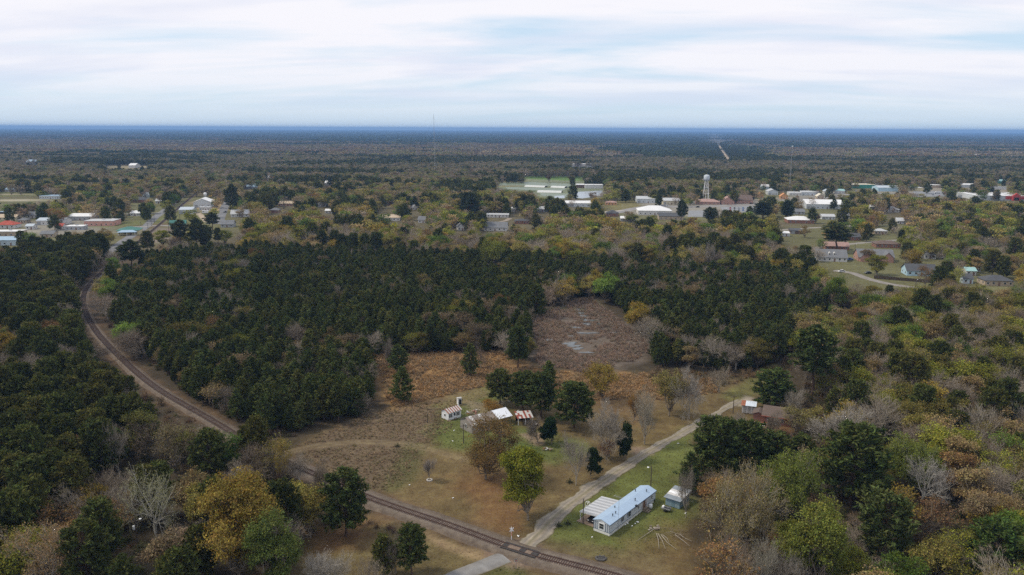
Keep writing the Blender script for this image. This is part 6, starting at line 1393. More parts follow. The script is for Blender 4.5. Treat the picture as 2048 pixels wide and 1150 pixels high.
def farmhouse():
    A, ang, L = frame((943, 868), (1036, 843)); L = wm(990, 850, 92)*1.05; D = 6.5; h = 2.7; rh = 1.5
    o = empty('farmhouse', (A.x, A.y, 0), ang, 'long low farmhouse with a half grey, half bright tin roof', 'house')
    MB().prism([(0, -0.1), (D, -0.1), (D, h), (D/2, h+rh), (0, h)], 'x', 0.2, L*0.74).build('wall', mat('grey_boards', (0.26, 0.24, 0.22), var=0.25), o)
    base = MB().prism([(-0.4, h-0.17), (D/2, h+rh+0.02), (D+0.4, h-0.17), (D+0.4, h-0.12), (D/2, h+rh+0.07), (-0.4, h-0.12)], 'x', 0, L).build('roof', M_WOOD, o)
    M_SH = mat('worn_shingle', (0.23, 0.20, 0.18), var=0.3, scale=0.8, dirt=((0.33, 0.17, 0.09), 0.56)); n = 14
    for k in range(n):
        xa, xb = -0.1+(L+0.2)*k/n, -0.1+(L+0.2)*(k+1)/n-0.02
        for y0, y1 in ((-0.45, D/2), (D+0.45, D/2)):
            z0, z1 = h-0.12, h+rh+0.08; V = [(xa, y0, z0), (xb, y0, z0), (xb, y1, z1), (xa, y1, z1)]; V += [(x, y, z+0.05+0.02*(k % 2)) for x, y, z in V]
            m = mat('bright_white_tin', (0.72, 0.75, 0.80), var=0.06, rough=0.45) if k >= 9 else (M_SH if k not in (1, 4) else M_TIN)
            MB().add(V, [(3, 2, 1, 0), (4, 5, 6, 7), (0, 1, 5, 4), (1, 2, 6, 5), (2, 3, 7, 6), (3, 0, 4, 7)]).build('roof_panel', m, base)
    for x in (L-0.4, L*0.87): [MB().box((x, y, h/2-0.1), (0.16, 0.16, h+0.1)).build('porch_post', M_WOOD, o) for y in (0.1, D-0.1)]
    for x in (2.0, 5.0): win(o, x, -0.03, 1.5, 0.9, 1.2, 0)
    MB().box((7.4, -0.04, 1.05), (0.95, 0.08, 2.1)).build('door', M_DOOR, o); win(o, 0.17, D/2, 1.6, 0.9, 1.1, -math.pi/2)
    MB().tube((4.2, D*0.6, h+0.6), (4.2, D*0.6, h+rh+0.9), 0.28, 0.28, 6).build('chimney', mat('chimney_brick', (0.28, 0.14, 0.10)), o)
    keep_rect(988, 820, 1030, 836, 850)
    A, ang, L = frame((1036, 850), (1061, 848)); L = 4.6; D = 3.6; h = 2.2
    o = empty('pole_shed', (A.x, A.y, 0), ang, 'open pole shed with a red and white patchwork tin roof', 'shed')
    M_RED = mat('red_tin', (0.24, 0.065, 0.045), var=0.35, scale=1.2, dirt=((0.35, 0.28, 0.24), 0.58)); r = random.Random(4)
    for i in range(8):
        for j in range(4):
            xa, xb = -0.3+(L+0.6)*i/8, -0.3+(L+0.6)*(i+1)/8-0.015; ya, yb = -0.4+(D+0.8)*j/4, -0.4+(D+0.8)*(j+1)/4-0.015; za, zb = h+0.75*j/4, h+0.75*(j+1)/4
            V = [(xa, ya, za), (xb, ya, za), (xb, yb, zb), (xa, yb, zb)]; V += [(x, y, z+0.05+0.02*((i+j) % 2)) for x, y, z in V]
            MB().add(V, [(3, 2, 1, 0), (4, 5, 6, 7), (0, 1, 5, 4), (1, 2, 6, 5), (2, 3, 7, 6), (3, 0, 4, 7)]).build('roof_sheet', M_RED if (j < 2 and i % 2 == 0) or r.random() < 0.2 else M_TIN, o)
    for x in (0.1, L/2, L-0.1): MB().box((x, 0.0, h/2-0.05), (0.14, 0.14, h+0.1)).build('post', M_WHITE, o); MB().box((x, D, (h+0.7)/2-0.05), (0.14, 0.14, h+0.8)).build('post', M_WOOD, o)
    MB().box((L/2, D-0.2, 1.2), (L, 0.06, 2.4)).build('back_wall', M_BLACK, o); MB().box((L*0.6, 1.4, 0.5), (1.6, 0.7, 1.0)).build('bench', M_WOOD, o); keep_rect(1035, 830, 1062, 845, 851)
farmhouse()
def brick_house():
    A, ang, L = frame((1512, 843), (1562, 838)); ang += 0.12; L = 8.2; D = 8.5; h = 2.7
    p = G(1526, 846)
    o = empty('brick_house', (p.x, p.y, 0), -0.42, 'old brick house with a brown shingle roof at the road end', 'house')
    M_BR = mat('old_brick', (0.23, 0.11, 0.085), var=0.35, scale=1.5, dirt=((0.17, 0.12, 0.10), 0.55)); M_SHB = mat('brown_shingle', (0.115, 0.085, 0.07), var=0.25, scale=1.2)
    MB().prism([(0, -0.1), (D, -0.1), (D, h), (D/2, h+1.7), (0, h)], 'x', 0, L).build('wall', M_BR, o)
    roof_gable(L, D, h+0.05, 1.7, 0.6).build('roof', M_SHB, o).location = (L/2, D/2, 0)
    b = MB().prism([(-3.2, -0.1), (0.0, -0.1), (0.0, 2.4), (-1.6, 3.0), (-3.2, 2.4)], 'y', 1.0, 5.0).build('side_wing', M_BR, o); MB().prism([(-3.6, 2.25), (-1.6, 3.05), (0.3, 2.35), (0.3, 2.5), (-1.6, 3.2), (-3.6, 2.4)], 'y', 0.6, 5.4).build('wing_roof', M_SHB, o)
    MB().box((L/2, -0.62, h-0.12), (L+1.2, 0.06, 0.22)).build('fascia', mat('red_fascia', (0.38, 0.12, 0.08)), o)
    for x in (1.6, 5.6): win(o, x, -0.03, 1.5, 1.0, 1.2, 0)
    MB().box((3.6, -0.04, 1.05), (0.95, 0.08, 2.1)).build('door', M_TRIM, o); win(o, L+0.03, D/2, 1.5, 1.0, 1.2, math.pi/2); MB().tube((6.2, D*0.62, h+0.8), (6.2, D*0.62, h+2.1), 0.3, 0.3, 6).build('chimney', M_BLACK, o)
    # fallen porch roof lying in front
    q = G(1518, 858); s = empty('collapsed_roof', (q.x, q.y, 0), -0.5, 'collapsed porch roof of rusty slatted tin in front of the brick house', 'roof wreck')
    for k in range(9): MB().box((0, -2.0+k*0.5, 0.25+0.17*k), (4.2, 0.40, 0.06)).build('slat', M_TIN if k % 2 else M_RUST, s)
    for x in (-1.6, 1.6): MB().tube((x, -2.1, 0.05), (x, 2.1, 1.55), 0.07, None, 5).build('rafter', M_WOOD, s)
    keep_rect(1502, 806, 1560, 835, 845); keep_rect(1504, 832, 1530, 850, 858)
    p = G(1483, 825); o = empty('tin_shed', (p.x, p.y, 0), -0.35, 'small tin shed with upright grey boards beside the brick house', 'shed'); L, D, h = 4.2, 3.4, 2.6; n = 9
    MB().prism([(0.05, -0.1), (D, -0.1), (D, h+0.3), (0.05, h)], 'x', 0.05, L-0.05).build('frame', M_BLACK, o)
    for k in range(n): MB().box((L*(k+0.5)/n, 0.0, h/2+0.03*math.sin(k*2.3)), (L/n-0.04, 0.05, h)).build('board', mat('grey_board', (0.34, 0.33, 0.31), var=0.25) if k % 3 else M_TIN, o)
    for k in range(7):
        xa, xb = -0.3+(L+0.6)*k/7, -0.3+(L+0.6)*(k+1)/7-0.02; V = [(xa, -0.4, h), (xb, -0.4, h), (xb, D+0.3, h+0.36), (xa, D+0.3, h+0.36)]; V += [(x, y, z+0.05+0.02*(k % 2)) for x, y, z in V]
        MB().add(V, [(3, 2, 1, 0), (4, 5, 6, 7), (0, 1, 5, 4), (1, 2, 6, 5), (2, 3, 7, 6), (3, 0, 4, 7)]).build('roof_sheet', mat('silver_tin', (0.55, 0.60, 0.66), rough=0.4, var=0.12) if k > 1 else M_RUST, o)
    keep_rect(1478, 806, 1500, 822, 826)
brick_house()
# loose things lying about the yards
def litter():
    r = random.Random(9)
    spots = [(1250, 1049, 'white board scrap beside the long wall'), (1255, 1046, 'white sheet scrap lying on the grass by the wall'), (1264, 1052, 'white plank angled on the lawn by the mobile home'), (1270, 1047, 'pale plank on the lawn near the windows'), (1275, 1044, 'bent pale strip on the lawn near the windows'),
             (908, 861, 'white scrap on the homestead lawn'), (905, 882, 'white bucket-sized scrap in the tall grass'), (1036, 821, 'white appliance panel by the homestead pines'), (819, 970, 'white stone slab at the meadow edge'), (906, 996, 'white scrap on the open lawn'), (1184, 1074, 'white rock on the mobile home lawn'), (1036, 1072, 'white rock near the crossing sign'), (1356, 887, 'white fence stake beside the gravel road'), (1371, 1026, 'white ball beside the thin bare tree')]
    for x, y, l in spots:
        p = G(x, y); b = MB(); L, w, t = r.uniform(0.35, 0.8), r.uniform(0.12, 0.3), r.uniform(0.05, 0.14); b.box((0, 0, t/2), (L, w, t), r.uniform(0, 3)); b.box((0.1, 0.05, t+0.02), (L*0.6, w*0.7, 0.05), r.uniform(0, 3))
        o = b.build('scrap_board' if 'rock' not in l else 'rock', M_WHITE); o.location = (p.x, p.y, -0.03); prop(o, l, 'scrap')
    for x, y, l in [(1017, 802, 'junk pile between pines behind the homestead'), (938, 828, 'heap of old boards beside the striped-roof cabin'), (950, 822, 'stack of pale boards near the orange-budded tree'), (1070, 850, 'pile of red scrap tin by the pole shed'), (1095, 900, 'weathered log fence remnant below the dark evergreen')]:
        p = G(x, y); o = empty('scrap_heap', (p.x, p.y, 0), r.uniform(0, 3), l, 'scrap heap')
        for k in range(9): MB().box((r.uniform(-1.2, 1.2), r.uniform(-.8, .8), 0.08+0.07*k), (r.uniform(.6, 1.8), r.uniform(.15, .5), 0.06), r.uniform(0, 3)).build('board', (M_WOOD, M_TIN, M_RUST, M_WHITE)[k % 4 if k < 7 else 0], o)
litter()
# ------------------------------------------------------------------ woods: every tree gets a place, the largest in view become single objects
# visibility of ground features that the woods leave open
keep_line([(1215, 1150), (1040, 1103), (900, 1053), (745, 1000)], 6); keep_line([(330, 786), (300, 768), (240, 715), (190, 660), (172, 612), (178, 585)], 4); keep_line([(255, 490), (274, 486), (317, 451), (363, 411), (385, 392)], 4)
keep_line([(925, 1148), (1040, 1100), (1120, 1026), (1300, 902), (1480, 800), (1550, 735)], 8); keep_line([(222, 500), (255, 477), (289, 455), (309, 436), (329, 421)], 4); keep_line([(441, 435), (451, 411), (457, 398)], 4); keep_line([(275, 453), (345, 452)], 4)
keep_line([(1690, 487), (1720, 486), (1782, 481)], 5); keep_line([(1675, 542), (1735, 555), (1780, 567)], 5); keep_line([(1300, 413), (1380, 414), (1450, 411), (1510, 409)], 5); keep_line([(1438, 291), (1443, 300), (1450, 310), (1456, 319)], 2)
for a, b, c, d in ((1000, 366, 1160, 378), (1052, 355, 1165, 364), (1080, 380, 1130, 392), (1150, 384, 1195, 392), (215, 331, 295, 336), (-5, 386, 70, 392), (0, 399, 90, 402), (1220, 404, 1275, 418), (1570, 470, 1625, 484), (300, 462, 335, 480), (370, 434, 410, 446), (210, 446, 320, 450), (1680, 505, 1700, 535)):
    nx, ny = max(2, int((c-a)/6)), max(2, int((d-b)/3))
    for x in np.linspace(a, c, nx):
        for y in np.linspace(b, d, ny): KEEP.append((x, y, depth(x, y)-3))
for q in MARSH[:9]: KEEP.append((q[0]*0.85+1175*0.15, q[1]*0.85+665*0.15, depth(q[0], q[1])-8))
for q in POOLS: KEEP.append((q[0], q[1], depth(q[0], q[1])-6))
for x in range(760, 1010, 14):
    for y in (735, 760, 785): KEEP.append((x, y, depth(x, y)-3))
for k in (1, 3, 5): KEEP.append((335+k*23, 790+k*13.6, depth(335+k*23, 790+k*13.6)-1))
NK = len(KEEP)
for t in TREES:
    d = PX(np.array([[t.x, t.y, 0]]))[2][0]
    hw = t.w*SPANS[id(t.shape)]/2*FPX/d*0.7
    bx, by, _ = PX(np.array([[t.x, t.y, 0]])); _, ty, _ = PX(np.array([[t.x, t.y, t.h]]))
    for u in (-1, -0.5, 0, 0.5, 1):
        for v in (0.08, 0.3, 0.5, 0.65):
            if abs(u) == 1 and v in (0.08,): continue
            KEEP.append((bx[0]+u*hw, ty[0]+(by[0]-ty[0])*v, d-2))
KEEP = np.array(KEEP)
rs = np.random.RandomState(77)
def jitter_grid(x0, x1, y0, y1, s, seed):
    r = np.random.RandomState(seed); X, Y = np.meshgrid(np.arange(x0, x1, s), np.arange(y0, y1, s)); P = np.stack([X.ravel(), Y.ravel()], 1); P[::, 0] += (np.floor(P[:, 1]/s) % 2)*s/2
    return P+r.uniform(-.40, .40, P.shape)*s
def infrust(P, m=60):
    px, py, dp = PX(np.c_[P, np.zeros(len(P))]); return (dp > 60) & (px > -m-260*(dp < 450)) & (px < 2048+m+260*(dp < 450)) & (py < 1150+330), px, py, dp
def classify(P, px, py):
    """zone code per point: 0 none,1 plantation,2 left woods,3 right woods,4 neighbourhood,5 town,6 belt"""
    Q = np.stack([px, py], 1); z = np.full(len(P), 6)
    for code, poly in ((5, TOWNLEFT), (5, TOWNRIGHT), (4, HOODRIGHT), (3, RIGHTWOODS), (2, LEFTWOODS), (1, PINEPLANT)): z[pip(Q, poly)] = code
    for poly in (MEADOW, MARSH, FIELD, PONDS): z[pip(Q, poly)] = 0
    z[pip(Q, [(560, 1140), (640, 1060), (720, 1030), (780, 1030), (1000, 1120), (1390, 1150), (1400, 1320), (480, 1320)])] = 0
    return z
REC = []   # rows: x, y, kind(0 pine 1 bud 2 bare), h, tint(3), zone, shapeindex, tintname
P = jitter_grid(-420, 420, 60, 560, 3.9, 1); Pw = jitter_grid(-420, 420, 60, 560, 5.8, 2); Pn = jitter_grid(-900, 900, 300, 1250, 9.0, 3); Pn2 = jitter_grid(-900, 900, 300, 1250, 8.6, 4)
names = list(T_BUD)
def emit(P, zones, kindp, hr, budp, thin=None, hmul=None):
    ok, px, py, dp = infrust(P); P, px, py = P[ok], px[ok], py[ok]
    z = classify(P, px, py); sel = np.isin(z, zones); P, z = P[sel], z[sel]
    if thin is not None: k = rs.rand(len(P)) < thin(P); P, z = P[k], z[k]
    n = len(P); big = fbm(P, 60, 5); kp = kindp(P, big); u = rs.rand(n)
    kind = np.where(u < kp[0], 0, np.where(u < kp[0]+kp[1], 1, 2)); h = rs.uniform(*hr, n)
    bp = np.array(budp); bp = bp/bp.sum(); ti = rs.choice(len(names), n, p=bp)
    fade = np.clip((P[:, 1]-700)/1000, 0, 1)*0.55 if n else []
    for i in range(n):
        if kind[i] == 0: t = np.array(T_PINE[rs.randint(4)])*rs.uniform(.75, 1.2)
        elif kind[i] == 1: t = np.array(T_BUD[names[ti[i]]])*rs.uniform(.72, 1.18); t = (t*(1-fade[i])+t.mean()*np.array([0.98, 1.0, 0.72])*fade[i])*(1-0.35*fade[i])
        else: t = np.array(T_BARE[rs.randint(4)])*rs.uniform(.8, 1.15)
        if z[i] == 1: t = t*(np.array([0.92, 0.97, 1.02]) if kind[i] == 0 else 0.70)
        if z[i] == 3 and kind[i] == 1: t = t*1.05
        if z[i] >= 4 and kind[i] > 0: t = t*1.22
        hh = h[i]*(1.0 if hmul is None else hmul[kind[i]])
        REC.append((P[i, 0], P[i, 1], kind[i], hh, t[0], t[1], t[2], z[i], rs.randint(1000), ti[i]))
one = lambda n: np.ones(n)
dens = lambda P: 0.78+0.4*fbm(P, 16, 91)*(fbm(P, 45, 92) > 0.36)
emit(P, [1], lambda P, b: (np.where(b > 0.60, 0.78, 0.955), np.where(b > 0.60, 0.10, 0.02)), (5.5, 13.0), [1, 3, 1, 3, 0, 0, 4], dens)
emit(Pw, [2], lambda P, b: (np.where(b > 0.54, 0.42, 0.90), np.where(b > 0.54, 0.36, 0.05)), (10.5, 16.5), [2, 4, 2, 3, 1, 1, 3], lambda P: 0.92+0*P[:, 0], {0: 1.05, 1: .8, 2: .82})
emit(Pw, [3], lambda P, b: (np.where(b > 0.57, 0.26, 0.05), np.where(b > 0.57, 0.48, 0.64)), (8.5, 14.5), [6, 6, 1, 3, 2, 1, 1], lambda P: 0.80+0*P[:, 0], {0: 1.2, 1: 1, 2: 1.05})
emit(Pn, [4], lambda P, b: (0.15*one(len(P)), 0.62*one(len(P))), (9.5, 15.5), [4, 4, 1, 3, 2, 1, 2], lambda P: 0.55+0*P[:, 0], {0: 1.15, 1: 1, 2: 1})
emit(Pn, [5], lambda P, b: (0.22*one(len(P)), 0.55*one(len(P))), (9, 14.5), [3, 4, 1, 3, 3, 0, 2], lambda P: 0.50+0*P[:, 0], {0: 1.15, 1: 1, 2: 1})
emit(Pn2, [6], lambda P, b: (np.where(b > 0.575, 0.62, 0.03), np.where(b > 0.575, 0.26, 0.68)), (10.5, 16.5), [5, 6, 1, 4, 2, 2, 1], lambda P: 0.78+0*P[:, 0], {0: 1.15, 1: 1, 2: 1})
# beyond
Pf = jitter_grid(-1700, 1700, 1250, 2300, 10.5, 6)
emit(Pf, [0, 4, 5, 6], lambda P, b: (np.where(fbm(P*np.array([0.5, 1]), 150, 55) > 0.56, 0.88, 0.03), np.where(fbm(P*np.array([0.5, 1]), 150, 55) > 0.56, 0.08, 0.70)), (11, 16), [2, 5, 1, 5, 1, 0, 3], lambda P: 0.85+0*P[:, 0])
R = np.array(REC); del REC
# keep the railway, roads and buildings free
XY = R[:, :2]
bad = (polydist(XY, RAIL[::3]) < np.where(XY[:, 1] < 420, 4.6, 5.5)) | (polydist(XY, ROAD[::3]) < 4.5)
for b in COL.objects:
    if b.parent is None and b.get('category') in ('house', 'store', 'warehouse', 'shed', 'church', 'hall', 'office', 'garage', 'mobile home', 'school', 'supermarket', 'barn', 'shop', 'cabin', 'trailer', 'factory', 'tank', 'water tower', 'fence'):
        w = 0.55*max((max(abs(c[0]) for c in ch.bound_box) for ch in b.children), default=5); bad |= np.hypot(XY[:, 0]-b.location.x, XY[:, 1]-b.location.y) < w+3.0
for t in TREES: bad |= np.hypot(XY[:, 0]-t.x, XY[:, 1]-t.y) < 1.2+0.28*t.w*SPANS[id(t.shape)]
R = R[~bad]
# visibility test
bx, by, dp = PX(np.c_[R[:, :2], np.zeros(len(R))]); _, ty, _ = PX(np.c_[R[:, :2], R[:, 3]])
cw = np.where(R[:, 2] == 0, 0.33, 0.50)*R[:, 3]*FPX/dp
cyc = ty+(by-ty)*np.where(R[:, 2] == 0, 0.45, 0.42); hh = (by-ty)*0.50
hid = np.zeros(len(R)); 
for i0 in range(0, len(R), 4000):
    s = slice(i0, i0+4000)
    m = (np.abs(KEEP[None, :, 0]-bx[s, None]) < 0.95*cw[s, None]) & (np.abs(KEEP[None, :, 1]-cyc[s, None]) < hh[s, None]) & (KEEP[None, :, 2] > dp[s, None]+1)
    hid[s] = m.any(1)
keepp = (hid == 0) | (rs.rand(len(R)) < 0.012)
R = R[keepp]; bx, by, dp, ty = bx[keepp], by[keepp], dp[keepp], ty[keepp]
print('trees', len(R), 'dropped', int((hid > 0).sum()))

# pick the trees that show largest
size = R[:, 3]/dp; vis = (bx > -15) & (bx < 2063) & (ty < 1140)
ZN = {1: 'in the dense plantation between the railroad and the marsh', 2: 'in the thick woods on the outer side of the railroad curve', 3: 'in the mixed woods behind the mobile home and brick house', 4: 'among the neighborhood houses', 5: 'among the town buildings', 6: 'in the wooded belt behind the plantation'}
KN = {0: 'pine_tree', 1: 'budding_tree', 2: 'bare_tree'}
def shape_for(k, z, q):
    if k == 0: return (PINE_Y[q % 4] if z == 1 else (PINE_D+PINE_M)[q % 7] if z in (4, 5, 6) else (PINE_D+[PINE_M[0], PINE_M[2]])[q % 6] if z == 2 else PINE_D[q % 4])
    if k == 1: return (HW+HWS)[q % 8]
    return BARE[q % 4]
def plant(x, y, shape, s, rot, tint, name, label, cat, group):
    o = link(name, None, None, (x, y, -0.05), rot); o.scale = s; o.empty_display_size = 0.5; prop(o, label, cat, group)
    tr = bpy.data.objects.new('trunk', shape.trunk); cr = bpy.data.objects.new('crown', shape.crown)
    for c in (tr, cr): c.parent = o; COL.objects.link(c)
    cr['tint'] = [float(v) for v in tint]; return o
LM = [(480, 1150, 'the huge golden-yellow tree'), (95, 1190, 'the broad orange-budded tree'), (312, 1065, 'the whitish-limbed bare tree'), (276, 1098, 'the pole with the transformer'), (30, 950, 'the dense pines far from the track'), (60, 780, 'the pale-topped tree in the outer woods'),
      (458, 955, 'the narrow bright-green tree'), (283, 915, 'the olive-yellow tree in the outer woods'), (692, 1072, 'the lone pine by the straight track'), (300, 790, 'the bend of the railroad'), (190, 660, 'the outermost curve of the railroad'), (240, 560, 'the town end of the railroad curve'), (420, 850, 'the railroad beside the plantation'),
      (570, 880, 'the plantation corner at the wheel tracks'), (700, 830, 'the plantation edge beside the cabin meadow'), (760, 760, 'the plantation edge at the orange weeds'), (900, 705, 'the back of the orange weeds'), (600, 750, 'the middle of the plantation'), (400, 700, 'the plantation inside the railroad curve'), (700, 620, 'the deep heart of the plantation'),
      (1060, 690, 'the left bank of the marsh'), (1300, 690, 'the right bank of the marsh'), (1400, 735, 'the pine rows facing the gravel road'), (1540, 720, 'the grass track beyond the brick house'), (1546, 812, 'the brick house'), (1490, 950, 'the dark pines across the gravel road'), (1462, 1115, 'the broad olive-tan tree'), (1572, 1045, 'the yellow-green vase-shaped tree'),
      (1700, 1010, 'the very wide dark pine crown'), (1630, 1185, 'the dense yellow-green tree'), (1842, 1010, 'the white-limbed bare tree'), (1680, 905, 'the fan of whitish twigs'), (1622, 800, 'the tall pine behind the brick house'), (1668, 625, 'the bright green round tree'), (1985, 1160, 'the deep-green crown in the woods corner'), (1762, 1130, 'the broad pine below the wide crown'),
      (1950, 900, 'the rust-coloured thicket'), (1850, 800, 'the olive thicket past the brick house'), (1980, 750, 'the bare thicket below the neighborhood'), (1800, 680, 'the grey woods below the curved street'), (1800, 590, 'the dark wooden fence'), (1460, 880, 'the road lamp pole'), (1950, 640, 'the woods below the dark-roofed house'), (1900, 1080, 'the rust-brown tree')]
LMN = [q[2] for q in LM]; LMP = GN([q[:2] for q in LM])
count = {0: 0, 1: 0, 2: 0}
K2 = {'pine': 0, 'bud': 1, 'bare': 2}
for t in TREES:
    s = t.shape; plant(t.x, t.y, s, (t.w, t.w, t.h/NOMH[id(s)]), t.rot, t.tint, t.name, t.label, 'bush' if t.kind == 'bush' else 'tree', t.group)
    if t.kind in K2: count[K2[t.kind]] += 1
single = np.zeros(len(R), bool)
for k in (0, 1, 2):
    idx = np.where((R[:, 2] == k) & vis)[0]; idx = idx[np.argsort(-size[idx])][:300-count[k]]; single[idx] = True
for i in np.where(single)[0]:
    k, z, q = int(R[i, 2]), int(R[i, 7]), int(R[i, 8]); sh = shape_for(k, z, q); f = R[i, 3]/NOMH[id(sh)]; a = (1.1 if z == 1 else 0.9)+0.25*((q*37) % 100)/100
    big = ('tall ' if R[i, 3] > {0: 12.5, 1: 12.0, 2: 11.5}[k] else 'short ' if R[i, 3] < {0: 9.5, 1: 9.5, 2: 9.0}[k] else '')
    col = {0: 'dark green pine', 1: names[int(R[i, 9])]+' budding tree', 2: 'bare grey-twigged tree'}[k]
    lm = LMN[int(np.argmin(np.hypot(LMP[:, 0]-R[i, 0], LMP[:, 1]-R[i, 1])))]
    lab = big+col+' near '+lm
    plant(R[i, 0], R[i, 1], sh, (f*a, f*a, f), (q*0.37) % 6.28, R[i, 4:7], KN[k], lab, 'tree', lab.replace('green pine', 'green pines').replace('tree near', 'trees near'))
# the rest as masses
def mass(sel, name, label, near_shapes, low_shapes, nomn, noml):
    for nm, s2, protos, nom in ((name, sel & (dp < 620), near_shapes, nomn), ('far_'+name, sel & (dp >= 620), low_shapes, noml)):
        n = int(s2.sum())
        if not n: continue
        q = R[s2, 8].astype(int); f = R[s2, 3]/nom; a = np.where(R[s2, 7] == 1, 1.1, 0.9)+0.3*((q*37) % 100)/100
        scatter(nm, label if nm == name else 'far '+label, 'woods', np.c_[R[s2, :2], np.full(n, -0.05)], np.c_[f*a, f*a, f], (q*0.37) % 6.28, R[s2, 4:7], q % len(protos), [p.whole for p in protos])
rest = ~single
mass(rest & (R[:, 2] == 0) & (R[:, 7] == 1), 'pine_plantation', 'remaining rows of young dark green plantation pines', PINE_Y, LP, 12, 14)
mass(rest & (R[:, 2] == 0) & (R[:, 7] != 1), 'pine_woods', 'stands of dark pines among the mixed woods', PINE_D, LP, 15, 14)
mass(rest & (R[:, 2] == 1), 'budding_woods', 'mass of budding broadleaf trees in olive, rust and green', HW+HWS, LH, 13, 13)
mass(rest & (R[:, 2] == 2), 'bare_woods', 'mass of leafless grey-brown trees', BARE, LB, 12, 13)
# woodland blocks out to the horizon
def far_blocks():
    r = np.random.RandomState(12); pts, sc, tn, ix = [], [], [], []; y = 2280.0; pp = []
    while y < 34000:
        s = max(58, y/38); X = np.arange(-0.72*y, 0.72*y, s); n = len(X)
        p = np.c_[X+r.uniform(-.35, .35, n)*s, y+r.uniform(-.35, .35, n)*s]; pp.append(np.c_[p, np.full(n, s/55)]); y += s*0.92
    p = np.vstack(pp); px, py, _ = PX(np.c_[p[:, :2], np.zeros(len(p))]); Q = np.stack([px, py], 1)
    k = ~pip(Q, [(205, 331), (300, 329), (300, 337), (205, 339)]) & (polydist(Q, [(1436, 288), (1443, 300), (1450, 310), (1457, 321)]) > 26) & (polydist(Q, [(1165, 334), (1166, 334)]) > 20)
    p, Q, px, py = p[k], Q[k], px[k], py[k]
    st = p[:, :2]*np.array([0.30, 1.0]); b = fbm(st, 1100, 71)*0.65+fbm(st, 330, 72)*0.35
    pine_ = (b > 0.53-0.10*np.clip((p[:, 1]-4000)/6000, 0, 1)) | pip(Q, FARPINE); pine_ = np.where(r.rand(len(p)) < 0.03, ~pine_, pine_); pine_ |= pip(Q, FARPINE)
    for isp, nm, lab, protos in ((True, 'distant_pine_forest', 'dark blue-green pine forest stretching to the horizon', PATCH_P), (False, 'distant_budding_forest', 'grey-brown leafless forest stretching to the horizon', PATCH_H)):
        s = pine_ == isp; n = int(s.sum())
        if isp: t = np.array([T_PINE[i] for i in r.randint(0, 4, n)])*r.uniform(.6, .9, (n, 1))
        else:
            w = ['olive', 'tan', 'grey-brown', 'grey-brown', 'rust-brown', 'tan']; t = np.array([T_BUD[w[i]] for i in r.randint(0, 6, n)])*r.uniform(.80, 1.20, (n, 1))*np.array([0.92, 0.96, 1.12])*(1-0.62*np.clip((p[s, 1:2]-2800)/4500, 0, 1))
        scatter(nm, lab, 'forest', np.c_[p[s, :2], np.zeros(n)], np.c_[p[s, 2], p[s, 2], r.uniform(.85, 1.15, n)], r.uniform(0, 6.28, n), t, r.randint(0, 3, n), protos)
far_blocks()
def lane_pines():
    """single pines of the distant plantation standing close along its dirt lane"""
    r = np.random.RandomState(14); L = GN([(1436, 288), (1443, 300), (1450, 310), (1457, 321)])
    p = jitter_grid(L[:, 0].min()-150, L[:, 0].max()+150, L[:, 1].min(), L[:, 1].max(), 11.0, 15); d = polydist(p, L)
    px, py, _ = PX(np.c_[p, np.zeros(len(p))]); dpx = polydist(np.stack([px, py], 1), [(1436, 288), (1443, 300), (1450, 310), (1457, 321)]); k = (d > 11) & (dpx < 34); p = p[k]; n = len(p)
    t = np.array([T_PINE[i] for i in r.randint(0, 4, n)])*r.uniform(.6, .9, (n, 1)); s = r.uniform(.7, .95, n)
    scatter('distant_plantation_edge', 'rows of dark pines lining the distant dirt lane', 'forest', np.c_[p, np.zeros(n)], np.c_[s*1.3, s*1.3, s*0.8], r.uniform(0, 6.28, n), t, r.randint(0, 3, n), [q.whole for q in LP])
lane_pines()

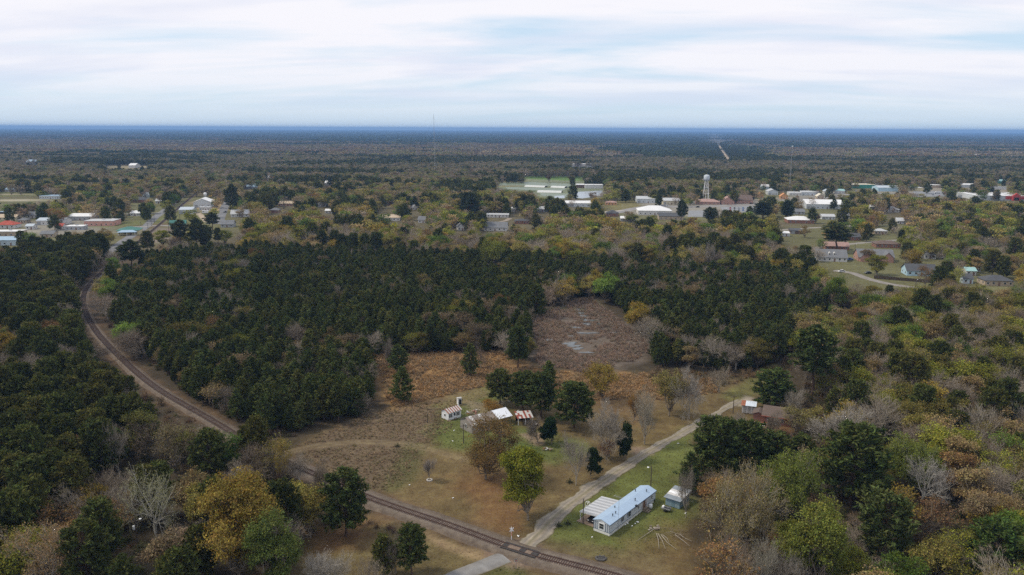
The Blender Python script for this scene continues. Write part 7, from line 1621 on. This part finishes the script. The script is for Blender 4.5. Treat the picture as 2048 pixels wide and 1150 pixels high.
# ------------------------------------------------------------------ undergrowth
def weeds():
    r = np.random.RandomState(21)
    def pts(poly, spacing, seed, excl=(), frac=1.0):
        w = GN(poly); p = jitter_grid(w[:, 0].min(), w[:, 0].max(), w[:, 1].min(), w[:, 1].max(), spacing, seed); p = p[pip(p, w)]
        p = p[r.rand(len(p)) < frac]; return p[(polydist(p, RAIL[::3]) > 4.6) & (polydist(p, ROAD[::3]) > 3)]
    def go(name, label, p, protos, sr, tints, cat='weeds', tj=0.2):
        n = len(p); t = np.array(tints)[r.randint(0, len(tints), n)]*r.uniform(1-tj, 1+tj, (n, 1))
        scatter(name, label, cat, np.c_[p, gz(p)-0.02], r.uniform(*sr, n), r.uniform(0, 6.28, n), t, r.randint(0, len(protos), n), [q.whole for q in protos])
    a = pts([(745, 708), (1000, 702), (1060, 735), (1180, 750), (1310, 745), (1430, 760), (1440, 785), (1330, 800), (1180, 800), (980, 770), (900, 790), (790, 815), (770, 790)], 0.85, 31)
    a = a[fbm(a, 14, 61)+r.uniform(-.2, .2, len(a)) > 0.40]
    go('dry_broomsedge', 'orange-brown dry weeds covering the clearing', a, WEED, (0.7, 1.5), [(0.36, 0.215, 0.095), (0.29, 0.185, 0.095), (0.27, 0.20, 0.13), (0.40, 0.265, 0.14), (0.22, 0.16, 0.09)])
    b = pts([(560, 905), (640, 868), (760, 820), (880, 800), (930, 800), (900, 860), (840, 895), (810, 960), (760, 985), (640, 940)], 0.9, 32, frac=0.8)
    tr = spline(GN([(548, 912), (600, 898), (680, 886), (760, 884), (830, 892), (880, 905), (930, 918)]), 2.0); b = b[polydist(b, tr) > 2.4]
    go('meadow_weeds', 'matted brown weeds on the rough meadow', b, WEED, (0.3, 0.95), [(0.30, 0.215, 0.135), (0.20, 0.14, 0.095), (0.22, 0.18, 0.09), (0.33, 0.235, 0.14), (0.16, 0.13, 0.07)])
    m = pts(MARSH, 1.25, 33); P3 = np.array([[*G(q[0], q[1]).to_tuple()[:2], max(q[2], q[3])] for q in POOLS])
    for x, y, w in P3: m = m[np.hypot(m[:, 0]-x, (m[:, 1]-y)) > w*1.25]
    m = m[fbm(m, 9, 63) > 0.34]
    go('marsh_brush', 'brown leafless brush filling the marsh', m, TWIGGY, (0.25, 1.0), [(0.31, 0.225, 0.175), (0.27, 0.205, 0.16), (0.25, 0.20, 0.145), (0.30, 0.205, 0.14)], 'brush')
    e = []
    for seg, lo, hi, sp, fr in ((RAIL[60:420], 6.0, 13.0, 1.6, 0.55),):
        d = np.gradient(seg, axis=0); d /= np.hypot(*d.T)[:, None]; nr = np.stack([-d[:, 1], d[:, 0]], 1)
        for k in range(len(seg)):
            for s in (-1, 1):
                if r.rand() < fr: e.append(seg[k]+nr[k]*s*r.uniform(lo, hi)+r.randn(2)*0.5)
    e = np.array(e); px, py, _ = PX(np.c_[e, np.zeros(len(e))]); e = e[~pip(np.stack([px, py], 1), MEADOW)]
    go('trackside_brush', 'low brown and olive brush along the railroad', e, SHRUB+TWIGGY, (0.5, 1.2), [(0.15, 0.10, 0.06), (0.12, 0.11, 0.045), (0.19, 0.14, 0.10), (0.13, 0.085, 0.06)], 'brush')
    u = np.vstack([pts(LEFTWOODS, 3.2, 34, frac=0.6), pts(RIGHTWOODS, 3.0, 35, frac=0.75)]); px, py, dpp = PX(np.c_[u, np.zeros(len(u))]); u = u[(px > -150) & (px < 2200) & (py < 1400)]
    go('undergrowth', 'olive and rust undergrowth beneath the woods', u, SHRUB+TWIGGY, (0.7, 1.7), [(0.13, 0.095, 0.055), (0.10, 0.10, 0.04), (0.16, 0.10, 0.06), (0.09, 0.085, 0.04), (0.17, 0.14, 0.11)], 'undergrowth')
    ed = pts([(1290, 735), (1420, 748), (1540, 735), (1560, 700), (1600, 690), (1640, 660), (1660, 700), (1600, 740), (1560, 745), (1440, 775), (1300, 765)], 2.2, 36, frac=0.6)
    go('edge_brush', 'tawny brush at the foot of the right pine rows', ed, SHRUB+TWIGGY, (0.6, 1.3), [(0.20, 0.14, 0.085), (0.18, 0.115, 0.06), (0.15, 0.12, 0.055)], 'brush')
    g = pts([(850, 885), (870, 830), (905, 800), (960, 775), (1010, 800), (940, 850), (1010, 880), (1120, 870), (1180, 900), (1110, 935), (930, 905)], 0.9, 37, frac=0.6)
    gg = np.vstack([g, pts([(810, 885), (855, 890), (830, 960), (780, 985), (760, 975)], 0.8, 38, frac=0.5), pts([(1000, 1122), (1035, 1124), (1050, 1160), (980, 1170), (950, 1160)], 0.7, 39, frac=0.6)])
    go('lawn_tufts', 'green tufts of longer grass on the homestead lawn', gg, WEED, (0.2, 0.45), [(0.10, 0.125, 0.035), (0.085, 0.11, 0.03), (0.12, 0.12, 0.04)], 'grass')
    ll = pts([(1090, 1060), (1130, 1010), (1300, 905), (1392, 855), (1380, 960), (1388, 1050), (1330, 1110), (1200, 1120)], 0.9, 40, frac=0.8)
    hb = HOME.matrix_basis.inverted(); ll = np.array([q for q in ll if not (-10 < (hb @ Vector((q[0], q[1], 0))).x < 1 and -1 < (hb @ Vector((q[0], q[1], 0))).y < 23)])
    go('yard_tufts', 'short uneven grass tufts on the mobile home lawn', ll, WEED, (0.12, 0.36), [(0.12, 0.125, 0.04), (0.15, 0.125, 0.05), (0.10, 0.115, 0.035)], 'grass')
    tl = pts([(860, 905), (1010, 905), (1120, 935), (1180, 955), (1060, 1062), (985, 1075), (790, 1000), (820, 960)], 0.9, 41, frac=0.7)
    go('yard_litter', 'dry grass and fallen leaves on the open yard', tl, WEED, (0.08, 0.26), [(0.20, 0.145, 0.07), (0.23, 0.13, 0.06), (0.15, 0.13, 0.05), (0.27, 0.20, 0.11)], 'grass')
    vl = pts([(600, 1050), (740, 1035), (860, 1080), (1000, 1118), (920, 1160), (850, 1190), (600, 1190)], 0.9, 42, frac=0.7)
    go('verge_grass', 'dry grass on the near side of the track', vl, WEED, (0.1, 0.3), [(0.18, 0.14, 0.065), (0.14, 0.13, 0.05), (0.22, 0.15, 0.075)], 'grass')
    for x, y, l in ((1118, 1052, 'dark low bush on the lawn by the gravel road'), (1136, 1048, 'charred-looking bush beside the road near the mobile home'), (1140, 965, 'small dark shrub near the bare tree by the road'), (795, 893, 'small green shrub beside the meadow wheel track')):
        p = G(x, y); plant(p.x, p.y, SHRUB[0], (1.1, 1.1, 0.8), 0.3, (0.055, 0.06, 0.03), 'shrub', l, 'shrub', None)
weeds()

# ------------------------------------------------------------------ air
def haze():
    X, Y0, Y1, Z0, Z1 = 36500, -3500, 36500, -2.0, 124
    m = bpy.data.materials.new('haze'); m.use_nodes = True; t = NT(m.node_tree); t.n.clear()
    out = t.new('ShaderNodeOutputMaterial'); v = t.new('ShaderNodeVolumePrincipled', i={'Color': (0.28, 0.51, 0.92, 1), 'Density': HAZE_D, 'Anisotropy': 0.0})
    t.l.new(v.outputs[0], out.inputs['Volume'])
    o = MB().box((0, (Y0+Y1)/2, (Z0+Z1)/2), (2*X, Y1-Y0, Z1-Z0)).build('haze', m); prop(o, 'thin blue haze lying over the whole landscape', 'haze', kind='stuff')
HAZE_D = 7.6e-5
haze()
